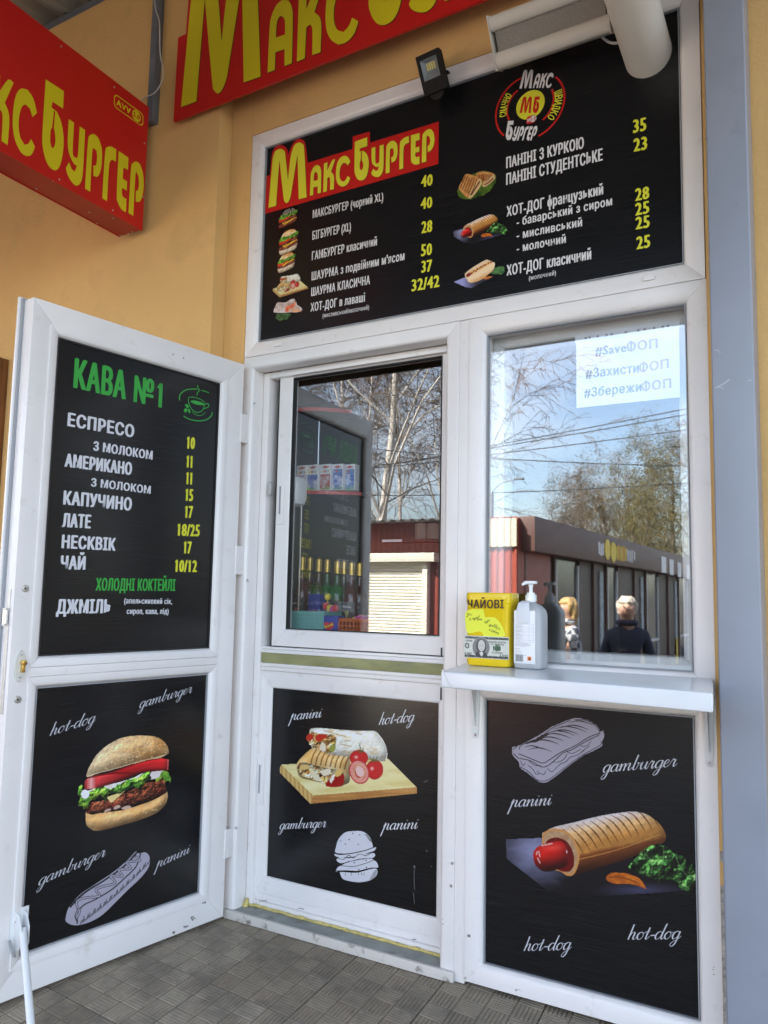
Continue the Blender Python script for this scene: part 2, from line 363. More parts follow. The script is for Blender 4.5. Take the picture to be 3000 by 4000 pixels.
class Canvas:
    def __init__(s, x0, y0, x1, y1, nx):
        s.h = (x1-x0)/nx; ny = max(2, int((y1-y0)/s.h)); s.X, s.Y = np.meshgrid(np.linspace(x0, x1, nx+1), np.linspace(y0, y1, ny+1))
        s.c = np.zeros(s.X.shape+(3,)); s.a = np.zeros(s.X.shape, bool)
    def fill(s, poly, col, smooth=True, rough=0., seed=1, only=None, op=1.):
        p = cat_rom(poly, 5, True) if smooth else np.array(poly, float)
        X, Y = s.X, s.Y
        if rough: X = X+(fnoise(s.X, s.Y, rough*2.2, seed)-.5)*rough*2; Y = Y+(fnoise(s.X, s.Y, rough*2.2, seed+9)-.5)*rough*2
        m = inside(X, Y, p)
        if only is not None: m &= only
        cc = col(s.X, s.Y) if callable(col) else np.broadcast_to(np.asarray(col, float), s.c.shape)
        s.c[m] = s.c[m]*(1-op)+cc[m]*op if op < 1 else cc[m]
        s.a |= m
        return m
    def ell(s, cx, cy, rx, ry, col, only=None, op=1., ang=0.):
        dx = s.X-cx; dy = s.Y-cy; c, q = math.cos(ang), math.sin(ang)
        m = ((dx*c+dy*q)/rx)**2+((-dx*q+dy*c)/ry)**2 < 1
        if only is not None: m &= only
        cc = col(s.X, s.Y) if callable(col) else np.broadcast_to(np.asarray(col, float), s.c.shape)
        s.c[m] = s.c[m]*(1-op)+cc[m]*op; s.a |= m
        return m
    def stroke(s, pts, wd, col, only=None, op=1., n=6, taper=False):
        p = cat_rom(pts, n); m = np.zeros(s.X.shape, bool); L = len(p)-1
        for i in range(L):
            (x0, y0), (x1, y1) = p[i], p[i+1]; d2 = (x1-x0)**2+(y1-y0)**2+1e-9
            t = np.clip(((s.X-x0)*(x1-x0)+(s.Y-y0)*(y1-y0))/d2, 0, 1)
            q = (s.X-x0-t*(x1-x0))**2+(s.Y-y0-t*(y1-y0))**2
            ww = wd*(1-abs(2*(i+.5)/L-1)*.75) if taper else wd
            m |= q < (ww*.5)**2
        m &= (s.a if only is None else only)
        s.c[m] = s.c[m]*(1-op)+np.asarray(col, float)*op
    def shade(s, m, r, k, L=(-.45, -.9)):
        """round off a printed shape: light from the upper left in the picture"""
        f = m.astype(float); n = max(1, int(r/s.h))
        for _ in range(3):
            for ax in (0, 1):
                p = np.pad(f, [(n+1, n) if a == ax else (0, 0) for a in (0, 1)], 'edge'); c = np.cumsum(p, ax)
                f = (c[2*n+1:] - c[:-2*n-1])/(2*n+1) if ax == 0 else (c[:, 2*n+1:]-c[:, :-2*n-1])/(2*n+1)
        gy, gx = np.gradient(f); g = -(gx*L[0]+gy*L[1])*n*3.2
        s.c[m] = np.clip(s.c[m]*(1+k*np.clip(g, -1, .6)[m])[:, None]*(.80+.20*np.clip(f*2-.9, 0, 1))[m][:, None], 0, 255)
    def relief(s, m, sc, k, seed=0, L=(-.6, -.8)):
        d = sc*.22; a = fnoise(s.X, s.Y, sc, seed)-fnoise(s.X+L[0]*d, s.Y+L[1]*d, sc, seed)
        s.c[m] = np.clip(s.c[m]*(1+k*a*6)[m][:, None], 0, 255)
    def mesh(s, name, zm, plane, mt, parent, gain=1., lift=.0004, map3=None, **kw):
        a = s.a; cell = a[:-1, :-1] & a[1:, :-1] & a[:-1, 1:] & a[1:, 1:]
        iy, ix = np.nonzero(cell); W = s.X.shape[1]
        q = np.stack([iy*W+ix, (iy+1)*W+ix, (iy+1)*W+ix+1, iy*W+ix+1], 1)
        used, inv = np.unique(q, return_inverse=True); q = inv.reshape(q.shape)
        X = s.X.ravel()[used]; Y = s.Y.ravel()[used]; col = lin(np.clip(s.c.reshape(-1, 3)[used], 0, 255))*gain
        if map3: P = map3(X, Y)
        else: P = plane(*zm(X, Y))+plane.n/np.linalg.norm(plane.n)*lift
        return mesh_obj(name, P, q, mt, parent, cols=np.clip(col, 0, .95), **kw)

def paint_burger():
    c = Canvas(140, 160, 1440, 1490, 300); r = random.Random(3)
    bunc = lambda X, Y: mixc(mixc((240, 216, 176), (216, 156, 90), (X-300)/800+(Y-200)/1500-.15), (235, 205, 165), fnoise(X, Y, 90, 4)*1.3-.55)
    def botc(X, Y): return mixc(mixc((236, 190, 130), (220, 162, 98), fnoise(X, Y, 140, 8)*1.6-.3), (120, 60, 30), (Y+.27*X-1560)/90)
    c.fill([(260, 1215), (330, 1250), (500, 1220), (750, 1190), (950, 1130), (1150, 1060), (1335, 960), (1340, 920), (1365, 960), (1360, 1060), (1310, 1150), (1180, 1250), (950, 1340), (700, 1410), (480, 1465), (370, 1468), (290, 1420), (258, 1360)], botc); c.relief(c.a, 90, .10, 3); c.shade(c.a, 60, .38)
    pat = lambda X, Y: mixc(mixc((58, 24, 18), (150, 82, 52), fnoise(X, Y, 60, 21)*1.5-.25), (120, 28, 24), fnoise(X, Y, 160, 33)*2-1.1)
    pm = c.fill([(260, 1150), (350, 1080), (500, 1060), (700, 1000), (900, 900), (1050, 830), (1200, 790), (1290, 760), (1335, 820), (1335, 960), (1250, 1000), (1100, 1070), (900, 1130), (700, 1190), (480, 1230), (320, 1245), (262, 1215)], pat, rough=18); c.relief(pm, 46, .9, 5); c.relief(pm, 16, .5, 15); c.shade(pm, 40, .5)
    for p in ([(640, 1150), (700, 1120), (725, 1150), (650, 1180)], [(740, 1165), (820, 1130), (880, 1150), (780, 1185)], [(505, 1205), (570, 1170), (600, 1185), (530, 1215)]): c.fill(p, (205, 170, 155))
    c.fill([(210, 960), (300, 920), (430, 880), (640, 830), (900, 750), (1000, 700), (1150, 670), (1330, 660), (1340, 720), (1200, 770), (1000, 800), (600, 930), (300, 1040), (230, 1040)], lambda X, Y: mixc((225, 205, 195), (235, 230, 228), fnoise(X, Y, 80, 2)*2-.5))
    gr = lambda X, Y: mixc(mixc((60, 112, 38), (150, 192, 62), fnoise(X, Y, 70, 12)*2.2-.6), (205, 220, 95), fnoise(X, Y, 38, 17)*3-1.9)
    c.fill([(530, 1015), (800, 925), (700, 1010), (605, 1092)], (232, 208, 140), smooth=False)
    lm = c.fill([(165, 870), (225, 830), (235, 920), (330, 940), (450, 870), (560, 920), (650, 880), (800, 800), (1000, 720), (1110, 650), (1150, 720), (1130, 790), (1060, 810), (1000, 900), (900, 880), (700, 960), (580, 985), (510, 1080), (460, 1000), (370, 1060), (310, 1090), (260, 1160), (180, 1140), (165, 1000)], gr, rough=34); c.relief(lm, 60, .9, 4); c.relief(lm, 22, .35, 8); c.shade(lm, 26, .6)
    c.fill([(1200, 770), (1280, 680), (1350, 670), (1400, 700), (1415, 820), (1380, 790), (1330, 800), (1300, 750), (1230, 800)], gr, rough=20)
    c.ell(250, 975, 55, 62, (238, 236, 238)); c.ell(1195, 715, 70, 42, (225, 215, 212))
    c.fill([(560, 690), (800, 600), (1000, 535), (1150, 485), (1290, 488), (1382, 505), (1370, 655), (1150, 665), (1000, 695), (700, 705)], lambda X, Y: mixc(mixc((150, 18, 20), (208, 38, 40), (X-700)/500), (225, 120, 120), (X-1330)/60), smooth=False)
    c.fill([(300, 745), (400, 715), (600, 680), (900, 690), (980, 700), (800, 770), (640, 830), (430, 890), (235, 915), (245, 790)], lambda X, Y: mixc(mixc((205, 60, 60), (168, 24, 26), (X-450)/300), (240, 175, 170), 1-abs(X-330)/70), smooth=False)
    tm = (c.c[..., 0] > 120) & (c.c[..., 1] < 80) & (c.Y < 930) & c.a; c.shade(tm, 30, .45)
    c.stroke([(300, 752), (480, 712), (700, 690), (930, 690)], 22, (120, 12, 15))
    c.stroke([(600, 690), (1000, 545), (1250, 495)], 16, (130, 12, 15))
    top = c.fill([(275, 745), (285, 650), (330, 560), (400, 450), (500, 350), (600, 280), (720, 220), (850, 190), (1000, 180), (1150, 190), (1260, 220), (1340, 290), (1375, 370), (1378, 430), (1340, 450), (1260, 490), (1150, 500), (1000, 540), (850, 580), (650, 640), (450, 690)], bunc, rough=6); c.relief(top, 130, .14, 6); c.relief(top, 26, .07, 16); c.shade(top, 75, .26)
    c.stroke([(290, 735), (450, 690), (650, 640), (850, 580), (1000, 540), (1150, 500), (1330, 452)], 26, (238, 212, 172), only=top, op=.7)
    for k in range(100):
        x = r.uniform(300, 1360); y = r.uniform(190, 640); an = r.uniform(-.9, .5)
        c.ell(x+4, y+4, 13, 7, (178, 112, 62), only=top, op=.5, ang=an); c.ell(x, y, 12, 7, (244, 224, 184), only=top, op=.7, ang=an)
    for k in range(26):
        x = r.uniform(700, 1330); y = r.uniform(210, 460); c.ell(x, y, 12, 5, (175, 84, 48), only=top, op=.5, ang=r.uniform(-1, 1))
    bot = inside(c.X, c.Y, [(260, 1260), (1340, 1000), (1300, 1180), (300, 1440)])
    for k in range(26):
        x = r.uniform(280, 1330); y = 1560-.27*x+r.uniform(-150, -40); c.ell(x, y, 13, 8, (236, 205, 155), only=bot, op=.8, ang=r.uniform(-1, 1))
    return c
def paint_shawarma(nx=300):
    c = Canvas(50, 150, 1560, 1010, nx); r = random.Random(5)
    c.fill([(80, 570), (240, 560), (820, 470), (1235, 505), (1545, 815), (425, 905)], lambda X, Y: mixc(mixc((242, 228, 165), (225, 205, 130), np.sin((Y+.09*X)/23.)*.5+.3), (250, 240, 190), fnoise(X, Y*3, 200, 3)*1.5-.5), smooth=False)
    c.fill([(65, 600), (80, 570), (425, 905), (395, 998), (65, 665)], lambda X, Y: mixc((222, 188, 118), (185, 140, 75), np.sin((X-Y*.05)/7.)*.5+.35), smooth=False)
    c.fill([(425, 905), (1545, 815), (1548, 885), (395, 998)], lambda X, Y: mixc((205, 150, 84), (176, 118, 60), fnoise(X, Y*8, 160, 6)*1.6-.3), smooth=False)
    wrap = lambda X, Y: mixc((250, 246, 234), (214, 190, 140), fnoise(X, Y*2.2, 90, 14)*2.4-1.25)
    c.fill([(385, 200), (430, 175), (520, 175), (700, 190), (900, 205), (1080, 205), (1150, 260), (1215, 370), (1228, 470), (1210, 520), (1150, 530), (1020, 500), (820, 490), (660, 475), (520, 440), (420, 400), (385, 330)], wrap); wm = inside(c.X, c.Y, [(385, 170), (1090, 200), (1235, 400), (1200, 540), (660, 480), (420, 400)]); c.relief(wm, 60, .07, 3); c.shade(wm, 50, .22)
    for p in ([(540, 205), (650, 235)], [(660, 240), (780, 268)], [(720, 350), (840, 375)], [(700, 200), (760, 205)], [(760, 315), (830, 312)], [(880, 230), (950, 245)]): c.stroke(p, 9, (190, 150, 90), op=.8)
    mixf = lambda sd: (lambda X, Y: mixc(mixc(mixc((176, 120, 60), (232, 214, 170), fnoise(X, Y, 46, sd)*2.4-.7), (120, 130, 50), fnoise(X, Y, 60, sd+5)*3-1.9), (110, 60, 25), fnoise(X, Y, 34, sd+9)*3-2.0))
    c.fill([(360, 260), (400, 215), (470, 230), (560, 240), (660, 260), (670, 350), (650, 430), (570, 450), (500, 430), (400, 370), (355, 300)], mixf(40), rough=10); fm_ = inside(c.X, c.Y, [(360, 220), (660, 250), (670, 430), (560, 455), (380, 370)]); c.relief(fm_, 40, .7, 9)
    for p in ([(345, 285), (370, 240), (425, 255), (415, 302), (370, 310)], [(450, 305), (470, 245), (560, 245), (575, 275), (500, 320)]): c.fill(p, (200, 50, 32), rough=8)
    c.fill([(495, 400), (520, 330), (550, 350), (560, 420), (520, 430)], (240, 228, 205)); c.fill([(590, 410), (640, 360), (665, 380), (640, 435)], (160, 165, 70), rough=8)
    fr = c.fill([(245, 560), (300, 490), (400, 400), (470, 400), (600, 460), (780, 480), (820, 520), (820, 740), (760, 790), (700, 810), (560, 780), (400, 740), (290, 710), (250, 650)], lambda X, Y: mixc((240, 222, 180), (215, 170, 100), fnoise(X, Y, 120, 7)*1.6-.2))
    for k in range(8): x = 400+k*52; c.stroke([(x+60, 410+k*9), (x+20, 480+k*9), (x, 560+k*8)], 15, (132, 78, 30), only=fr, op=.85)
    c.shade(fr, 50, .45)
    fo = c.fill([(270, 560), (330, 545), (480, 590), (620, 620), (740, 640), (755, 740), (700, 810), (560, 780), (400, 730), (290, 690), (255, 620)], mixf(60), rough=12); c.relief(fo, 44, .7, 19); c.relief(fo, 18, .3, 29); c.shade(fo, 24, -.3)
    for p, q in (([(280, 600), (320, 570), (375, 585), (370, 620), (300, 625)], (225, 190, 120)), ([(500, 640), (600, 620), (610, 670), (540, 690)], (238, 226, 200)), ([(395, 640), (450, 650), (515, 740), (440, 730)], (235, 224, 190)), ([(560, 790), (640, 700), (755, 680), (745, 790), (640, 815)], (165, 22, 20)), ([(650, 690), (690, 620), (740, 650), (700, 700)], (230, 190, 110)), ([(600, 740), (625, 770), (660, 690), (640, 680)], (245, 235, 220))): c.fill(p, q, rough=7)
    def tom(cx, cy, rx, ry):
        return lambda X, Y: mixc(mixc((206, 28, 32), (120, 8, 12), ((X-cx)/rx)**2*.5+((Y-cy)/ry)**2*.6-.25), (248, 205, 200), 1.1-np.hypot((X-cx+rx*.3)/rx, (Y-cy+ry*.1)/ry)*3.6)
    c.ell(918, 500, 100, 88, tom(918, 500, 100, 88)); c.ell(1088, 625, 94, 108, tom(1088, 625, 94, 108))
    c.ell(922, 650, 106, 134, (196, 42, 44), ang=-.35); h = c.ell(922, 650, 94, 120, (232, 150, 140), ang=-.35); c.ell(922, 650, 68, 88, (205, 80, 70), ang=-.35); c.ell(928, 645, 42, 60, (240, 200, 195), ang=-.35)
    for k in range(22): a = k*2*math.pi/22; c.ell(922+60*math.cos(a), 650+78*math.sin(a), 7, 12, (238, 190, 150), only=h, ang=a+1.57)
    al = np.ones(c.a.shape, bool)
    for p in ([(925, 350), (935, 400), (940, 440)], [(900, 425), (940, 440), (970, 420)], [(940, 440), (965, 395)], [(1035, 490), (1085, 535), (1118, 485)], [(1085, 535), (1075, 490)], [(1040, 540), (1085, 535), (1130, 530)]):
        c.stroke(p, 9, (70, 100, 40), only=al)
    return c
def paint_hotdog(nx=320):
    c = Canvas(30, 90, 1600, 820, nx); r = random.Random(9)
    c.fill([(50, 325), (345, 315), (1000, 420), (1520, 745), (1200, 770), (600, 805), (380, 740), (60, 490)], lambda X, Y: mixc(mixc((20, 18, 24), (142, 144, 178), 1.2-np.hypot((X-290)/330, (Y-420)/300)*.95+fnoise(X, Y*2, 90, 3)*.3-.2), (74, 72, 104), (1-np.hypot((X-1150)/420, (Y-740)/75))*1.0), smooth=False)
    def bun(X, Y):
        v = X*.2+Y*.98+(fnoise(X, Y, 60, 5)-.5)*26
        col = mixc((238, 222, 220), (220, 172, 112), (v-318)/85); col = mixc(col, (202, 138, 66), (v-410)/90); col = mixc(col, (150, 78, 34), (v-560)/30); return mixc(col, (84, 34, 16), (v-610)/100)
    bn = c.fill([(345, 300), (370, 265), (450, 225), (600, 190), (800, 140), (1000, 108), (1100, 102), (1200, 125), (1290, 190), (1340, 260), (1352, 330), (1300, 380), (1200, 430), (1000, 500), (800, 560), (580, 625), (530, 610), (400, 480)], bun)
    c.relief(bn, 110, .08, 4); c.relief(bn, 20, .05, 14); c.shade(bn, 70, .22)
    for k in range(13):
        x = 640+k*56; y = 432-k*19
        c.stroke([(x-130, y-195+k*4), (x-60, y-130), (x, y-60), (x+45, y+18)], 13, (104, 48, 18), only=bn, op=.85, taper=True)
        c.stroke([(x-100, y-190+k*4), (x-30, y-125), (x+30, y-55)], 9, (244, 224, 205), only=bn, op=.35, taper=True)
    c.stroke([(650, 490), (800, 455), (1000, 400), (1150, 345), (1300, 290)], 6, (226, 160, 84), only=bn, op=.8)
    c.fill([(345, 320), (370, 265), (430, 243), (520, 253), (590, 300), (640, 400), (650, 490), (620, 590), (580, 625), (540, 618), (500, 590), (430, 560), (360, 420)], (216, 152, 84))
    c.fill([(360, 320), (385, 278), (435, 260), (510, 270), (575, 312), (622, 405), (632, 490), (605, 580), (570, 605), (500, 580), (440, 540), (372, 420)], lambda X, Y: mixc((212, 174, 134), (176, 130, 92), fnoise(X, Y, 22, 5)*1.6-.3))
    c.fill([(378, 355), (430, 318), (500, 320), (560, 360), (600, 440), (606, 540), (560, 592), (470, 570), (400, 470)], (112, 10, 12))
    sg = c.fill([(275, 450), (300, 400), (350, 370), (430, 350), (500, 345), (545, 390), (560, 450), (545, 540), (480, 570), (400, 592), (340, 580), (290, 530)], lambda X, Y: mixc(mixc((190, 26, 20), (96, 8, 10), (Y-470)/130), (205, 60, 50), 1-np.hypot((X-430)/160, (Y-395)/42)))
    c.shade(sg, 45, .5)
    for p in ([(310, 425), (300, 455)], [(322, 428), (330, 470)], [(345, 380), (430, 362)], [(546, 420), (550, 440)], [(310, 480), (330, 520)]): c.stroke(p, 9, (240, 205, 200), only=sg, op=.9)
    c.fill([(865, 640), (900, 605), (960, 598), (1050, 610), (1140, 650), (1190, 728), (1150, 715), (1060, 690), (950, 690), (885, 670)], lambda X, Y: mixc((222, 122, 34), (176, 84, 20), fnoise(X, Y, 40, 7)*2-.5))
    c.stroke([(900, 640), (960, 630), (1050, 655), (1120, 680)], 9, (140, 66, 18))
    gm = c.fill([(1045, 570), (1100, 470), (1180, 440), (1230, 375), (1330, 375), (1420, 430), (1500, 490), (1560, 560), (1585, 650), (1535, 745), (1440, 720), (1320, 690), (1230, 630), (1130, 600)], lambda X, Y: mixc(mixc((20, 40, 18), (70, 118, 54), fnoise(X, Y, 62, 19)*2.6-.9), (150, 190, 120), fnoise(X, Y, 30, 29)*4-2.85), rough=52); c.relief(gm, 90, 1.4, 7); c.relief(gm, 40, .7, 11); c.relief(gm, 14, .2, 21); c.shade(gm, 24, .5)
    for p in ([(1180, 440), (1240, 520), (1230, 600)], [(1330, 380), (1330, 480), (1290, 600)], [(1420, 440), (1470, 560), (1540, 640)]): c.stroke(p, 7, (130, 172, 100), op=.6)
    return c
def paint_mini_burger(kind):
    """unit burger 0..400 x 0..400; kind 0 black double, 1 double, 2 single"""
    c = Canvas(-10, -10, 410, 460, 90); r = random.Random(kind+2)
    single = kind == 2; yb = 250 if single else 320
    if kind: c.fill([(15, yb+5), (200, yb-10), (365, yb-50), (360, yb+10), (330, yb+50), (150, yb+88), (40, yb+85), (20, yb+60)], lambda X, Y: mixc((222, 200, 172), (150, 110, 70), (Y+.15*X-yb-95)/40))
    else: c.fill([(15, yb+5), (365, yb-50), (330, yb+40), (150, yb+70), (40, yb+70)], (14, 12, 12))
    pt = lambda X, Y: mixc((70, 26, 22), (142, 78, 62), fnoise(X, Y, 24, 6)*1.8-.3)
    c.fill([(0, yb-20), (40, yb-50), (200, yb-60), (365, yb-100), (375, yb-60), (330, yb-30), (180, yb+5), (20, yb+12)], pt, rough=6)
    c.fill([(70, yb-60), (200, yb-75), (365, yb-115), (375, yb-95), (250, yb-60), (170, yb-35), (130, yb-12)], (226, 168, 60), smooth=False)
    if not single: c.fill([(15, yb-95), (150, yb-120), (340, yb-160), (350, yb-110), (200, yb-80), (30, yb-60)], pt, rough=6)
    yt = yb-80 if single else yb-130
    c.fill([(12, yt+5), (200, yt-25), (230, yt-5), (120, yt+35), (20, yt+45)], (206, 52, 28))
    if kind == 0: bc = lambda X, Y: np.where((fnoise(X, Y, 9, 4) > .56)[..., None], np.array([176, 170, 160.]), np.array([22, 20, 20.]))
    else: bc = lambda X, Y: mixc((226, 186, 140), (176, 108, 52), 1-(Y-20)/60+X/900-.2)
    c.fill([(40, yt-40), (70, yt-110), (140, yt-150), (250, yt-160), (330, yt-130), (360, yt-70), (300, yt-50), (150, yt-30)], bc)
    c.fill([(5, yt-5), (20, yt-45), (60, yt-70), (180, yt-60), (300, yt-90), (385, yt-105), (395, yt-60), (350, yt-30), (220, yt-20), (100, yt+10)], lambda X, Y: mixc((52, 104, 34), (128, 178, 62), fnoise(X, Y, 30, 3)*2-.5), rough=14); c.relief(c.a, 26, .35, 5); c.shade(c.a, 20, .35)
    return c, yt-165, yb+90
# ================================================================== the setting
GZ = -.40                                  # the yard lies lower than the raised porch
ASPH = mat('asphalt', (.105, .098, .088), .9, noise=.18, nscale=3, bump=.3, bscale=90)
SLAB = mat('porch_concrete', (.16, .15, .13), .9, noise=.15, nscale=6, bump=.2)
m = MB(); m.add([(-300, -300, GZ), (300, -300, GZ), (300, 300, GZ), (-300, 300, GZ)], [(0, 1, 2, 3)]); m.build('ground', ASPH, kind='structure')
porch = thing('pavement', None, None, (1., -1.6, 0), kind='structure')
m = MB(); m.box(-8, 5, -3.4, .3, GZ+.004, -.0125); m.build('porch_slab', SLAB, porch, bevel=.01)
TS = .36; TEX = np.array([.9955, -.0945]); TEY = np.array([-.118, .993]); TORG = np.array([.223, -.094])
def tile_mesh():
    mb = MB(); e = .0015
    M = lambda x, y, z: (x*TEX[0]+y*TEY[0], x*TEX[1]+y*TEY[1], z)
    mb.box(e, TS-e, e, TS-e, -.012, -.0055)
    B = TS/4; pit = (B-.003)/6
    for bx in range(4):
        for by in range(4):
            for k in range(6):
                a0 = .0015+k*pit+.0009; a1 = .0015+(k+1)*pit-.0009; l0, l1 = .0025, B-.0025
                X0, X1, Y0, Y1 = (a0, a1, l0, l1) if (bx+by) % 2 == 0 else (l0, l1, a0, a1)
                X0 += bx*B; X1 += bx*B; Y0 += by*B; Y1 += by*B; c = .0018
                mb.add([(X0, Y0, -.0055), (X1, Y0, -.0055), (X1, Y1, -.0055), (X0, Y1, -.0055), (X0+c, Y0+c, -.0026), (X1-c, Y0+c, -.0026), (X1-c, Y1-c, -.0026), (X0+c, Y1-c, -.0026)],
                       [(4, 5, 6, 7), (0, 1, 5, 4), (1, 2, 6, 5), (2, 3, 7, 6), (3, 0, 4, 7)])
    mb.v = [M(*v) for v in mb.v]
    return mb
def tile_material(i, base):
    return mat('porch_tile_%d' % i, base, .78, noise=.16, nscale=7, bump=.25, bscale=220, dirt=((.18, .150, .114), 1.6+i*.5, .44, .8))
TM = [tile_material(i, c) for i, c in enumerate([(.325, .270, .195), (.29, .238, .170), (.35, .292, .214), (.305, .248, .176)])]
GROOVE = mat('dark_groove_base', (.20, .163, .115), .95)  # darker tone of the tile base, sets the grooves off from the bars
tms = []
for i in range(4):
    o = tile_mesh().build('tile', TM[i], None); me = o.data; me.materials.append(GROOVE)
    for p in me.polygons:
        if all(me.vertices[v].co.z < -.0054 for v in p.vertices): p.material_index = 1
    tms.append(me); bpy.data.objects.remove(o)
for i in range(12):
    for j in range(8):
        o = bpy.data.objects.new('tile', rnd.choice(tms)); q = TORG+TEX*TS*(i-5)-TEY*TS*(j); o.location = (q[0], q[1], rnd.uniform(-.0008, .0004))
        link(o, porch)

# ================================================================== the building
bld = thing('shop_building', 'yellow rendered shop wall around the white shopfront', 'building', (0, 1, GZ))
ZA = Zm(950, 450, .5124); ZB = Zm(1700, 200, .6631); Z1 = Zm(0, 0, .6028); Z2 = Zm(700, 0, .6631); Z3 = Zm(900, 1300, .6028); ZW = Zm(1750, 1100, .7535)
ZS = Zm(1650, 2000, .8137); Z6 = Zm(850, 2450, .6028); Z7 = Zm(1750, 2650, .7535); Z8 = Zm(600, 3300, .7836); ZV = Zm(1880, 0, .5184)
FX0, FX1, FZ1 = -.083, 1.812, 3.343
SLX, SLY = -.205, -.085
SLZ = float(np.mean([on_y(SLY)(*Z1(*q))[2] for q in ((950, 890), (1440, 720))]))
def wall(x0, x1, y0, y1, z0, z1, mt=WALL, bevel=0): m = MB(); m.box(x0, x1, y0, y1, z0, z1); return m.build('wall', mt, bld, bevel=bevel)
SLZ = 4.31
wall(-8, SLX, SLY, .3, -.01, SLZ, bevel=.006)                 # thick rendered slab left of the door
wall(SLX+.002, FX0-.001, -.004, .3, -.01, SLZ)                # narrow strip beside the frame
wall(-8, FX0-.001, -.0045, .3, SLZ+.001, 4.6)
wall(FX0, FX1, -.004, .3, FZ1+.001, 4.6)
wall(FX1+.001, 8, -.004, .3, -.01, 4.6)
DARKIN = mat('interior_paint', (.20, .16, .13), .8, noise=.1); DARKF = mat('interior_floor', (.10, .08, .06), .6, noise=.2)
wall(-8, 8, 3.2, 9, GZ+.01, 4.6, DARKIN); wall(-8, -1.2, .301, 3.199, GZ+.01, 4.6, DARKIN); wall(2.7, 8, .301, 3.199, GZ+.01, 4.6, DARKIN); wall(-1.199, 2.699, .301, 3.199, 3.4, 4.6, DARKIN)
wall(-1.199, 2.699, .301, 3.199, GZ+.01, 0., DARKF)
# crumbling plaster edge low down by the column
CHIP = mat('bare_mortar', (.42, .39, .35), .95, noise=.35, nscale=70, bump=1., bscale=90)
m = MB(); rr = random.Random(4)
for k in range(16):
    z = .03+k*.028; w_ = .022+.012*rr.random()
    m.box(1.8135, 1.8135+w_, -.011-.004*rr.random(), -.0035, z, z+.03)
m.build('bare_plaster', CHIP, bld, bevel=.004)
m = MB(); m.box(1.8135, 1.824, -.0065, -.0035, .545, .575); m.build('bare_plaster', CHIP, bld, bevel=.0015)

WOOD = mat('brown_varnished_wood', (.20, .075, .022), .4, noise=.35, nscale=6, stretch=(8, 8, .6), bump=.1, bscale=30)
bd = thing('wooden_door', 'brown wooden door at the left edge beyond the open white door', 'door', (-2.15, SLY, 0))
m = MB(); m.box(-2.7, -1.62, SLY-.035, SLY-.001, 0, 2.50); m.build('door_panel', WOOD, bd, bevel=.006)
rect_frame(bd, (-2.70, -1.62, .02, 2.50), [(0, SLY-.055), (.09, SLY-.055), (.1, SLY-.036), (0, SLY-.036)], fac, WOOD, names=('architrave',)*4)

# ------------------------------------------------------------------ canopy over the porch
CORR = mat('corrugated_sheet', (.27, .25, .20), .6, noise=.12, nscale=4, dirt=((.16, .13, .09), 5, .58, .6))
cp = thing('canopy', 'corrugated metal canopy on grey steel beams above the signs', 'canopy', (-2, -1, 4.3))
def corr_sheet(x0, x1, y0, y1, z0, z1, name, par, mt, pitch=.2, h=.035):
    V = []; n = int((x1-x0)/pitch*6)
    for j, (y, z) in enumerate(((y0, z0), (y1, z1))):
        for i in range(n+1):
            x = x0+(x1-x0)*i/n; ph = (x/pitch) % 1.
            q = 0 if ph < .35 else (1 if .5 <= ph < .85 else ((ph-.35)/.15 if ph < .5 else 1-(ph-.85)/.15)); V.append((x, y, z+h*q))
    F = [(i, i+1, n+1+i+1, n+1+i) for i in range(n)]
    V2 = V+[(v[0], v[1], v[2]+.002) for v in V]; k = len(V)
    return mesh_obj(name, V2, F+[tuple(j+k for j in f[::-1]) for f in F], mt, par)
for i in range(9): corr_sheet(-7.+i*1.2, -7.+i*1.2+1.22, .0-.006, -3.2, 4.40+.003*(i % 2), 4.08+.003*(i % 2), 'roof_sheet', cp, CORR)
def beam(x0, x1, y0, y1, z0, z1, name='beam'): m = MB(); m.box(x0, x1, y0, y1, z0, z1); return m.build(name, STEEL, cp, bevel=.006)
beam(-7, -.74, -.066, -.006, 4.315, 4.375); beam(-.735, 3, -.066, -.006, 4.315, 4.375)
for yy, zz in ((-1.6, 4.17), (-3.1, 4.02)): beam(-7, 3.8, yy-.03, yy+.03, zz, zz+.06)
for xx in (-5., -2.6, -.6+.0, 1.9): beam(xx-.03, xx+.03, -3.06, -.07, 3.94, 4.0, 'rafter') if xx != -.6 else None
FASC = mat('dark_canopy_fascia', (.05, .04, .035), .6, noise=.15, nscale=3)
for i in range(9):
    m = MB(); x = -7.+i*1.2; m.box(x+.002, x+1.198, -3.235, -3.212, 3.28, 4.16); m.build('fascia_board', FASC, cp, bevel=.003)
FOAM = mat('sealing_foam', (.05, .045, .035), .95, bump=.6, bscale=50)
for k in range(11):
    m = MB(); x = -2.2+k*.2; m.cyl((x, -.02, 4.375), (x+.02, -.02, 4.415), .042, .03, 8); m.build('sealing_foam', FOAM, cp, smooth=True)
m = MB(); m.box(-.635, -.595, -.125, -.085, 3.505, 4.315); m.build('post', STEEL, cp, bevel=.004)

# ------------------------------------------------------------------ column at the right edge
COLM = mat('grey_blue_column_paint', (.255, .275, .325), .34, noise=.05, nscale=5, bump=.06, bscale=30, dirt=((.19, .20, .23), 9, .62, .45))
cl = thing('column', 'grey blue painted steel column at the right of the shopfront', 'column', (1.9, -.06, 0))
m = MB(); m.box(1.839, 1.957, -.125, -.008, 0, 4.24); m.build('shaft', COLM, cl, bevel=.010, seg=3)
m = MB(); m.box(1.815, 1.98, -.15, -.0065, .001, .012); m.build('base_plate', COLM, cl, bevel=.002)

